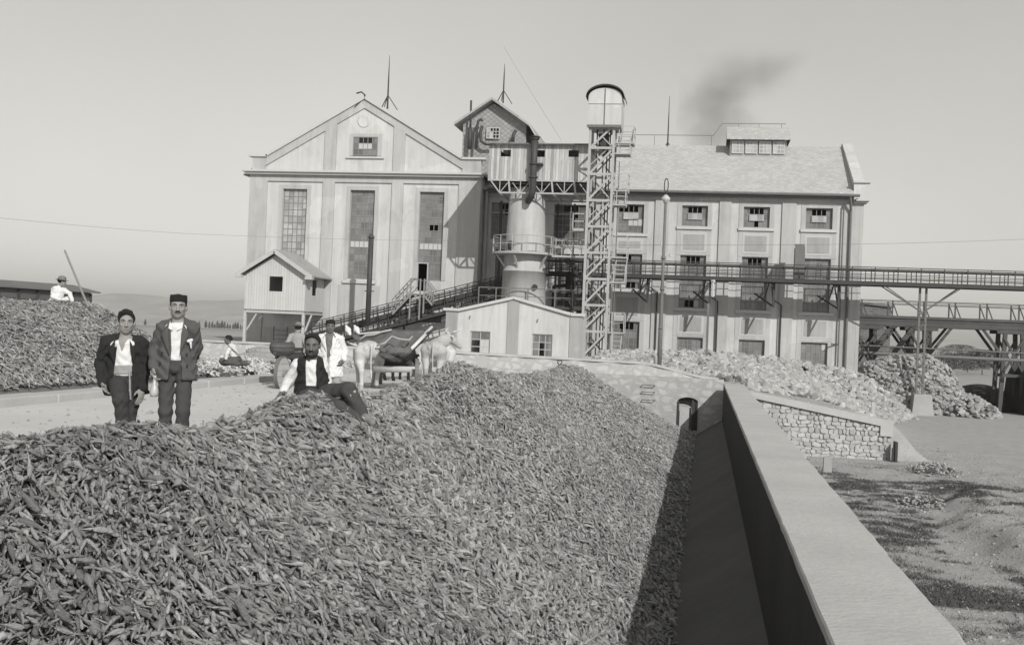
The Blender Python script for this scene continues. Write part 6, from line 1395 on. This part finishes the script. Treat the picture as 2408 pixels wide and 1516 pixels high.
# man in the white coat
z = 19.3
J = dict(head=Q(777, 768, z), face=look(777, .05, 0), neck=Q(776, 786, z + .02), shL=Q(759, 793, z), shR=Q(800, 796, z), elL=Q(754, 822, z + .05), wrL=Q(752, 848, z), elR=Q(810, 824, z + .06), wrR=Q(809, 846, z - .08), hdR=Q(800, 860, z - .12),
         pel=Q(778, 850, z), knL=Q(774, 905, z - .03), ankL=Q(772, 955, z), toeL=Q(768, 965, z - .2), knR=Q(792, 905, z - .03), ankR=Q(792, 955, z), toeR=Q(796, 965, z - .2), palms=dict(R=((-1, .3, 0), (-.3, -1, 0))), curl=.7)
J['shL'] = Q(752, 795, z)
tD, A, rt, fw, sp = person('young man in a long white coat and dark cap standing behind the seated man', J,
    dict(skin='skin_dark', shirt='skin_dark', jacket='cloth_white', trousers='cloth_dusty', hair=1, cap='hair', hem=.24, open=(.03, .02, .02), lapel=.34, wid=.02, vneck=False, buttons=[(.01, .36, .13)]))
# man with his back turned, in a hat, beside the near cart
z = 27.5
J = dict(head=Q(701, 772, z), face=(-.35, .9, -.1), neck=Q(699, 785, z), shL=Q(684, 790, z), shR=Q(713, 792, z), elL=Q(676, 806, z - .1), wrL=Q(668, 812, z - .35), elR=Q(719, 810, z - .1), wrR=Q(716, 826, z - .1), pel=Q(700, 833, z), knL=Q(694, 868, z), ankL=Q(693, 900, z), knR=Q(704, 868, z), ankR=Q(705, 900, z), palms={})
person('man in a felt hat and dusty shirt seen from behind at the left cart', J, dict(shirt='cloth_dusty', trousers='cloth_charcoal', hair=1, hat='hat_felt', sash='cloth_charcoal', front=(-.3, 1, 0)))
# boy crouching by the yard wall
z = 27.0
J = dict(head=Q(537, 799, z), face=(-1, -.35, -.15), neck=Q(543, 811, z), shL=Q(540, 817, z - .14), shR=Q(553, 817, z + .14), elL=Q(534, 830, z - .2), wrL=Q(531, 842, z - .2), hdL=Q(524, 845, z - .2), elR=Q(552, 832, z + .2), wrR=Q(540, 842, z + .15), pel=Q(556, 846, z), knL=Q(522, 848, z - .1), ankL=Q(560, 855, z - .15), knR=Q(526, 852, z + .1), ankR=Q(580, 853, z + .1), toeR=Q(588, 849, z + .1), palms=dict(L=((0, 0, -1), (0, -1, 0))))
tE, A, rt, fw, sp = person('boy in a pale shirt with a shoulder strap crouching by the low yard wall', J, dict(skin='skin_dark', shirt='cloth_cream', trousers='cloth_grey', hair=1, s=.92, front=(-1, -.2, 0)))
e = Clay(.006, .01); e.chain([A['shL'] + np.array((0, -.07, .05)), A['pel'] + np.array((.12, -.1, .12))], [.014, .014]); obj('strap', e.mesh(), 'leather', tE, smooth=True)
# man sitting on top of the left heap
z = 28.6
J = dict(head=Q(146, 663, z), face=(.75, .6, -.1), neck=Q(140, 674, z), shL=Q(126, 681, z), shR=Q(150, 681, z + .1), elL=Q(124, 698, z - .1), wrL=Q(142, 705, z - .2), elR=Q(164, 690, z + .05), wrR=Q(170, 706, z), hdR=Q(171, 713, z), pel=Q(130, 711, z), knL=Q(160, 712, z - .15), ankL=Q(150, 722, z - .3), knR=Q(166, 702, z + .15), ankR=Q(168, 724, z + .2), palms=dict(R=((-1, 0, 0), (0, -1, 0))))
person('man in white shirt and hat sitting on top of the left heap', J, dict(shirt='cloth_white', trousers='cloth_cream', hair=1, hat='hat_felt', front=(.7, .7, 0)))

# ---------------------------------------------------------------- cattle
def ox(label, base, yaw, m, s=1.0, wd=1.0, head=(0, 0), steps=(0, 0, 0, 0), horns=True, lower=0):
    """local frame: forward = +f; base on the ground between the hooves"""
    B0 = np.array(base, float); f = np.array((math.cos(yaw), math.sin(yaw), 0)); r = np.array((math.sin(yaw), -math.cos(yaw), 0)); u = V3(0, 0, 1); M = np.stack([f, r, u], 1)
    P = lambda x, y, z_: B0 + (f * x + r * y * wd + u * z_) * s
    t = thing('draught_ox', label, 'ox', tuple(B0)); c = Clay(.014 * s, .07 * s)
    c.slab(P(.50, 0, .80), P(-.42, 0, .84), (.21 * s * wd, .30 * s), (.23 * s * wd, .26 * s), r); c.ell(P(0, 0, .70), V3(.50, .27 * wd, .27) * s, M)
    c.ell(P(-.55, 0, .88), V3(.20, .21 * wd, .20) * s, M)
    for q in (-1, 1): c.ell(P(-.42, .17 * q, 1.0), V3(.10, .055, .06) * s, M, k=.04 * s); c.ell(P(-.70, .09 * q, .93), V3(.05, .045, .05) * s, M, k=.04 * s)
    c.cone(P(-.72, 0, 1.0), P(.45, 0, 1.04), .05 * s, .07 * s)
    for (x, q, st_) in ((.46, 1, steps[0]), (.46, -1, steps[1])): c.chain([P(x, .15 * q, .78), P(x - .02, .15 * q, .55), P(x + .02 + st_ * .5, .14 * q, .34), P(x + st_, .14 * q, .08), P(x + .02 + st_, .14 * q, .03)], [.13 * s, .088 * s, .052 * s, .038 * s, .052 * s], k=.035 * s)
    for (x, q, st_) in ((-.55, 1, steps[2]), (-.55, -1, steps[3])):
        lift = .08 if st_ > .1 else 0
        c.chain([P(x + .02, .15 * q, .84), P(x + .10 + st_ * .5, .17 * q, .62), P(x - .12 + st_ * .7, .15 * q, .42 + lift), P(x - .05 + st_, .14 * q, .12 + lift), P(x + st_, .14 * q, .04 + lift)], [.17 * s, .11 * s, .058 * s, .040 * s, .054 * s], k=.04 * s)
    ny, nz = head; nk = P(.62, .0, .98); hd = P(.98, .38 * ny, 1.02 + nz - lower)
    c.chain([P(.45, 0, .92), nk * .5 + hd * .5, hd], [.21 * s, .15 * s, .11 * s]); hf = nrm(f * (1 - .5 * abs(ny)) + r * ny * 1.2 + u * (-.7 + .3 * nz - lower * .8)); hr_ = nrm(np.cross(hf, u)); hu = np.cross(hr_, hf)
    H = lambda x, y, z_: hd + (hf * x + hr_ * y + hu * z_) * s; Mh = np.stack([hf, hr_, hu], 1)
    c.ell(H(.05, 0, 0), V3(.15, .10, .11) * s, Mh); c.chain([H(.10, 0, -.01), H(.36, 0, -.03)], [.09 * s, .062 * s]); c.ell(H(.40, 0, -.03), V3(.05, .062, .05) * s, Mh, k=.02)
    c.slab(P(.5, 0, .7), P(.75, 0, .8), (.035 * s, .12 * s), (.03 * s, .1 * s), r)
    for q in (-1, 1): c.chain([H(-.02, .10 * q, .03), H(-.05, .19 * q, .01), H(-.03, .25 * q, -.02)], [.03 * s, .042 * s, .014 * s], k=.02)
    obj('body', c.mesh(), m, t, smooth=True)
    if horns:
        for q in (-1, 1): e = Clay(.008, .01); e.chain([H(-.06, .07 * q, .09), H(-.08, .20 * q, .13), H(-.04, .31 * q, .20), H(.02, .36 * q, .31)], [.034 * s, .028 * s, .02 * s, .008 * s]); obj('horn', e.mesh(), 'horn', t, smooth=True)
    e = Clay(.008, .012); e.chain([P(-.74, 0, 1.0), P(-.82, 0, .92), P(-.80, 0, .60), P(-.78, .01, .42)], [.03 * s, .024 * s, .016 * s, .014 * s]); e.chain([P(-.78, .01, .42), P(-.78, .02, .26)], [.03 * s, .015 * s]); obj('tail', e.mesh(), m if m != 'hide_white' else 'hide_white', t, smooth=True)
    for q in (-1, 1): e = Clay(.006, .006); e.ell(H(.12, .085 * q, .035), (.017, .017, .017)); obj('eye', e.mesh(), 'eye_dark', t, smooth=True)
    return t
g = PG(856, 914); ox('white ox seen from behind at the left of the cart, one hind hoof raised', (g.x - .10, g.y + .55, 0), R(112), 'hide_white', 1.06, 1.32, (-.1, -.1), (.1, -.1, .16, -.12), lower=.1)
g = PG(1010, 905); ox('pale grey ox seen from behind right of the cart, horns to the right', (g.x - .02, g.y + .55, 0), R(100), 'hide_grey', 1.10, 1.05, (.75, .15), (0, .1, 0, -.08))
g = PG(978, 893); ox('white ox lowering its horned head beside the pale cart wheel', (g.x + .25, g.y + 1.5, 0), R(247), 'hide_white', .95, 1.0, (.25, -.1), lower=.42)
g = PG(916, 896); ox('black ox standing half hidden behind the blanket load of the cart', (g.x, g.y + .8, 0), R(80), 'hide_black', .95, 1.0, (.1, -.2), horns=False, lower=.1)

# ---------------------------------------------------------------- the blanket cart
zc = 27.8
ct = thing('ox_cart', 'ox cart with raking side poles, a log axle and pale solid wooden wheels', 'cart', tuple(PG(930, 893)))
def solid_wheel(parent, c, axis, rad, m='wheel_wood'):
    c, axis = np.array(c), nrm(axis); b = MB(); b.tube([c - axis * .04, c + axis * .04], rad, 28); o = obj('wheel', b, m, parent)
    b = MB(); b.tube([c - axis * .12, c + axis * .12], .085, 12); obj('hub', b, 'timber', o)
    b = MB(); 
    for k in range(28): a0, a1 = k * 2 * math.pi / 28, (k + 1) * 2 * math.pi / 28; x_ = nrm(np.cross(axis, (0, 0, 1))); y_ = np.cross(axis, x_); b.bar(c + (x_ * math.cos(a0) + y_ * math.sin(a0)) * (rad + .008), c + (x_ * math.cos(a1) + y_ * math.sin(a1)) * (rad + .008), .02, .085, up=axis)
    obj('tyre', b, 'steel_grey', o)
wc = Q(980, 876, 25.4); solid_wheel(ct, wc, (1, .28, 0), .31); wl = Q(896, 872, 27.6); solid_wheel(ct, wl, (1, .28, 0), .31)
b = MB(); b.tube([Q(880, 867, 26.6), Q(977, 868, 26.2)], [.085, .07], 10); obj('axle', b, 'timber_pale', ct, smooth=True)
b = MB(); b.bar(Q(888, 848, 27.6), Q(965, 851, 27.2), .09); b.bar(Q(886, 856, 28.4), Q(968, 858, 28), .09); b.bar(Q(905, 850, 27.3), Q(905, 848, 29.0), .08); b.bar(Q(955, 850, 27.3), Q(955, 848, 29.0), .08); obj('bed', b, 'timber_dark', ct)
for pts_, m_, r_ in ((((943, 838, 26.6), (1016, 768, 27.6)), 'timber_pale', .035), (((950, 842, 26.8), (1022, 770, 27.9)), 'timber_dark', .04), (((884, 846, 27.4), (829, 783, 27.9)), 'timber_dark', .03), (((838, 785, 28.6), (905, 779, 28.9)), 'timber_pale', .025)):
    b = MB(); b.tube([Q(*p) for p in pts_], r_, 8); obj('side_pole', b, m_, ct)
for (a_, b__) in (((823, 785, 28.0), (814, 766, 28.1)), ((843, 782, 28.5), (834, 766, 28.6))):
    e = Clay(.009, .02); e.chain([Q(*a_), (Q(*a_) + Q(*b__)) / 2, Q(*b__)], [.04, .075, .03]); obj('wrapped_stake', e.mesh(), 'cloth_white', ct, smooth=True)
# woollen blanket slung over the load: a sagging sheet with thickness
def sheet(name, label, rim_top, rim_bot, m, sag=.12, thick=.02, n=40, k=14, parent=None):
    T_ = np.array([Q(*p) for p in rim_top]); Bm = np.array([Q(*p) for p in rim_bot]); ts = np.linspace(0, 1, n)
    ip_ = lambda A_, t: np.stack([np.interp(t, np.linspace(0, 1, len(A_)), A_[:, i]) for i in range(3)], -1); top_, bot_ = ip_(T_, ts), ip_(Bm, ts); G = np.zeros((n, k, 3))
    for j in range(k):
        v_ = j / (k - 1); G[:, j] = top_ * (1 - v_) + bot_ * v_; G[:, j, 2] -= sag * math.sin(v_ * math.pi) * .3; G[:, j, 1] -= sag * np.sin(v_ * math.pi) * (1 + .35 * np.sin(ts * 17 + v_ * 5)) + .025 * np.sin(ts * 41 + v_ * 9)
    b = MB(); b.grid(G); o = obj(name, b, m, parent, smooth=True, label=label, cat='blanket' if not parent else None); sd_ = o.modifiers.new('thickness', 'SOLIDIFY'); sd_.thickness = thick; return o
bl = sheet('blanket', 'dark woollen blanket with pale bands slung sagging over the cart load', [(827, 783, 27.7), (850, 793, 27.6), (880, 788, 27.5), (905, 781, 27.5), (921, 774, 27.5), (950, 777, 27.5), (983, 776, 27.5), (1000, 776, 27.6), (1012, 772, 27.6)],
      [(858, 808, 26.9), (866, 812, 26.8), (880, 815, 26.7), (900, 822, 26.6), (917, 832, 26.6), (935, 840, 26.6), (955, 832, 26.6), (980, 808, 26.8), (1004, 786, 27.2)], 'blanket_wool', .16)
def band(pts_, r_=.03, m_='blanket_band'):
    b = MB(); b.tube([Q(*p) for p in pts_], r_, 6); obj('band', b, m_, bl, smooth=True)
band([(846, 798, 27.28), (860, 788, 27.3), (880, 786, 27.3), (900, 779, 27.3), (921, 775, 27.3)]); band([(886, 812, 26.45), (905, 806, 26.4), (922, 790, 26.6), (940, 797, 26.45), (962, 799, 26.45), (970, 790, 26.6)], .025); band([(948, 838, 26.45), (975, 812, 26.6), (1000, 786, 27.0)], .045, 'cloth_cream')
ld = thing('sack_pile', 'dark bundles of sacking heaped in the sagging blanket of the cart', 'sacks', tuple(Q(918, 835, 26.6)))
for (px, py, zz, rx, rz, an, m_) in ((912, 838, 26.3, .22, .08, .25, 'cloth_grey'), (930, 826, 26.35, .26, .12, -.1, 'blanket_wool'), (905, 826, 26.45, .14, .08, .4, 'blanket_wool'), (950, 828, 26.4, .2, .11, -.5, 'blanket_wool'), (921, 843, 26.3, .25, .07, .2, 'cloth_charcoal')):
    e = Clay(.012, .03); e.fold = .006; c_, s_ = math.cos(an), math.sin(an); e.ell(Q(px, py, zz), (rx, .16, rz), np.array([[c_, 0, s_], [0, 1, 0], [-s_, 0, c_]])); obj('sack', e.mesh(), m_, ld, smooth=True)
# ---------------------------------------------------------------- the near cart on the left with its wicker body
c2 = thing('wicker_cart', 'cart with bulging wicker body and pale solid wheel beside the man in felt hat', 'cart', tuple(PG(668, 905)))
solid_wheel(c2, Q(663, 877, 25.5), (1, -.02, 0), .37); solid_wheel(c2, Q(700, 880, 27.0), (1, -.02, 0), .37)
e = Clay(.014, .05); e.ell(Q(664, 816, 26.6), (.26, .5, .25), None); e.ell(Q(664, 798, 26.6), (.20, .42, .14), None, sub=True); zt_w = Q(664, 797, 26.6)[2]; e.cut(lambda P: P[..., 2] - zt_w); obj('wicker_body', e.mesh(), 'wicker', c2, smooth=True)
b = MB(); b.tube([Q(640, 872, 25.3), Q(712, 880, 26.8)], .06, 8); b.bar(Q(650, 838, 26.2), Q(700, 838, 27.0), .09); b.bar(Q(646, 830, 25.6), Q(690, 842, 27.4), .08); b.bar(Q(668, 838, 26.2), Q(668, 870, 26.0), .1); obj('frame', b, 'timber_dark', c2)
# sacks on the ground by the wall
for (px, py, zz, rx) in ((622, 826, 33, .55), (618, 838, 32, .7), (606, 846, 30.5, .5)):
    e = Clay(.018, .04); e.fold = .008; p = Q(px, py, zz); e.ell((p[0], p[1], max(.12, p[2])), (rx, .4, .14)); obj('sack', e.mesh(), 'cloth_dusty', smooth=True, label={826: 'topmost flat sack leaning against the yard wall behind the wicker cart', 838: 'long middle sack lying below the topmost one by the yard wall', 846: 'short sack lying nearest the crouching boy'}[py], cat='sack')

# ================================================================ SMOKE and HAZE
def volume_mat(name, fn):
    m = bpy.data.materials.new(name); m.use_nodes = True; MATS[name] = m; n = m.node_tree.nodes; l = m.node_tree.links; n.remove(n['Principled BSDF']); v = n.new('ShaderNodeVolumePrincipled'); l.new(v.outputs[0], n['Material Output'].inputs['Volume']); fn(n, l, v); return m
SM0, SM1 = PD(1655, 372, 140), PD(1790, 120, 190)
def smoke_fn(n, l, v):
    tc = n.new('ShaderNodeTexCoord'); N = n.new('ShaderNodeTexNoise'); N.inputs['Scale'].default_value = .13; N.inputs['Detail'].default_value = 7; N.inputs['Roughness'].default_value = .6; l.new(tc.outputs['Object'], N.inputs['Vector'])
    # distance from the leaning axis of the plume, growing wider with height
    sx = n.new('ShaderNodeSeparateXYZ'); l.new(tc.outputs['Object'], sx.inputs[0])
    def M_(op, a, b=None):
        x = n.new('ShaderNodeMath'); x.operation = op
        for i, q in enumerate((a, b)):
            if q is None: continue
            if isinstance(q, (int, float)): x.inputs[i].default_value = q
            else: l.new(q, x.inputs[i])
        return x.outputs[0]
    h = M_('DIVIDE', sx.outputs[2], SM1.z - SM0.z); ax_ = M_('MULTIPLY', M_('POWER', M_('MAXIMUM', h, 0), 1.6), SM1.x - SM0.x); ay_ = M_('MULTIPLY', h, SM1.y - SM0.y)
    wv = M_('MULTIPLY', M_('SINE', M_('MULTIPLY', h, 9.0)), 1.0); dx = M_('SUBTRACT', M_('SUBTRACT', sx.outputs[0], ax_), wv); dy = M_('SUBTRACT', sx.outputs[1], ay_); d = M_('SQRT', M_('ADD', M_('MULTIPLY', dx, dx), M_('MULTIPLY', dy, dy)))
    rad = M_('ADD', 3.0, M_('MULTIPLY', h, 8.5)); e = M_('SUBTRACT', 1, M_('DIVIDE', d, rad)); e = M_('ADD', e, M_('MULTIPLY', M_('SUBTRACT', N.outputs[0], .53), 3.6)); e = M_('MAXIMUM', M_('MINIMUM', e, 1), 0)
    fade = M_('MAXIMUM', M_('SUBTRACT', 1, M_('POWER', M_('MAXIMUM', h, 0), 2.2)), 0); l.new(M_('MULTIPLY', M_('MULTIPLY', e, fade), .055), v.inputs['Density']); v.inputs['Color'].default_value = (.18, .18, .17, 1); v.inputs['Anisotropy'].default_value = .2
volume_mat('chimney_smoke', smoke_fn)
b = MB(); off = np.array(SM0); dX, dYy, dZ = SM1.x - SM0.x, SM1.y - SM0.y, SM1.z - SM0.z
b.add(np.array([(-4, -4, 0), (4, -4, 0), (4, 4, 0), (-4, 4, 0), (-7 + dX * .3, -9 + dYy, dZ), (9 + dX, -9 + dYy, dZ), (9 + dX, 9 + dYy, dZ), (-7 + dX * .3, 9 + dYy, dZ)]) + off, [(3, 2, 1, 0), (4, 5, 6, 7), (0, 1, 5, 4), (1, 2, 6, 5), (2, 3, 7, 6), (3, 0, 4, 7)])
_t = bpy.data.objects.new('smoke_anchor', None); OFF['smoke_anchor'] = tuple(off)
V = np.concatenate(b.v) - off; me = bpy.data.meshes.new('smoke'); me.from_pydata(V.tolist(), [], b.f); me.materials.append(MATS['chimney_smoke']); o = bpy.data.objects.new('smoke', me); COL.objects.link(o); o.location = tuple(off)
o['kind'] = 'stuff'; o['label'] = 'dark wisp of chimney smoke drifting up to the right behind the long roof'; o['category'] = 'smoke'; bpy.data.objects.remove(_t)
def haze_fn(n, l, v): v.inputs['Density'].default_value = HAZE; v.inputs['Color'].default_value = (.80, .79, .76, 1); v.inputs['Anisotropy'].default_value = .1
HAZE = .00022
volume_mat('haze_air', haze_fn)
b = MB(); b.box(-9500, 9500, -200, 9500, -45, 110); o = obj('haze', b, 'haze_air', kind='stuff')
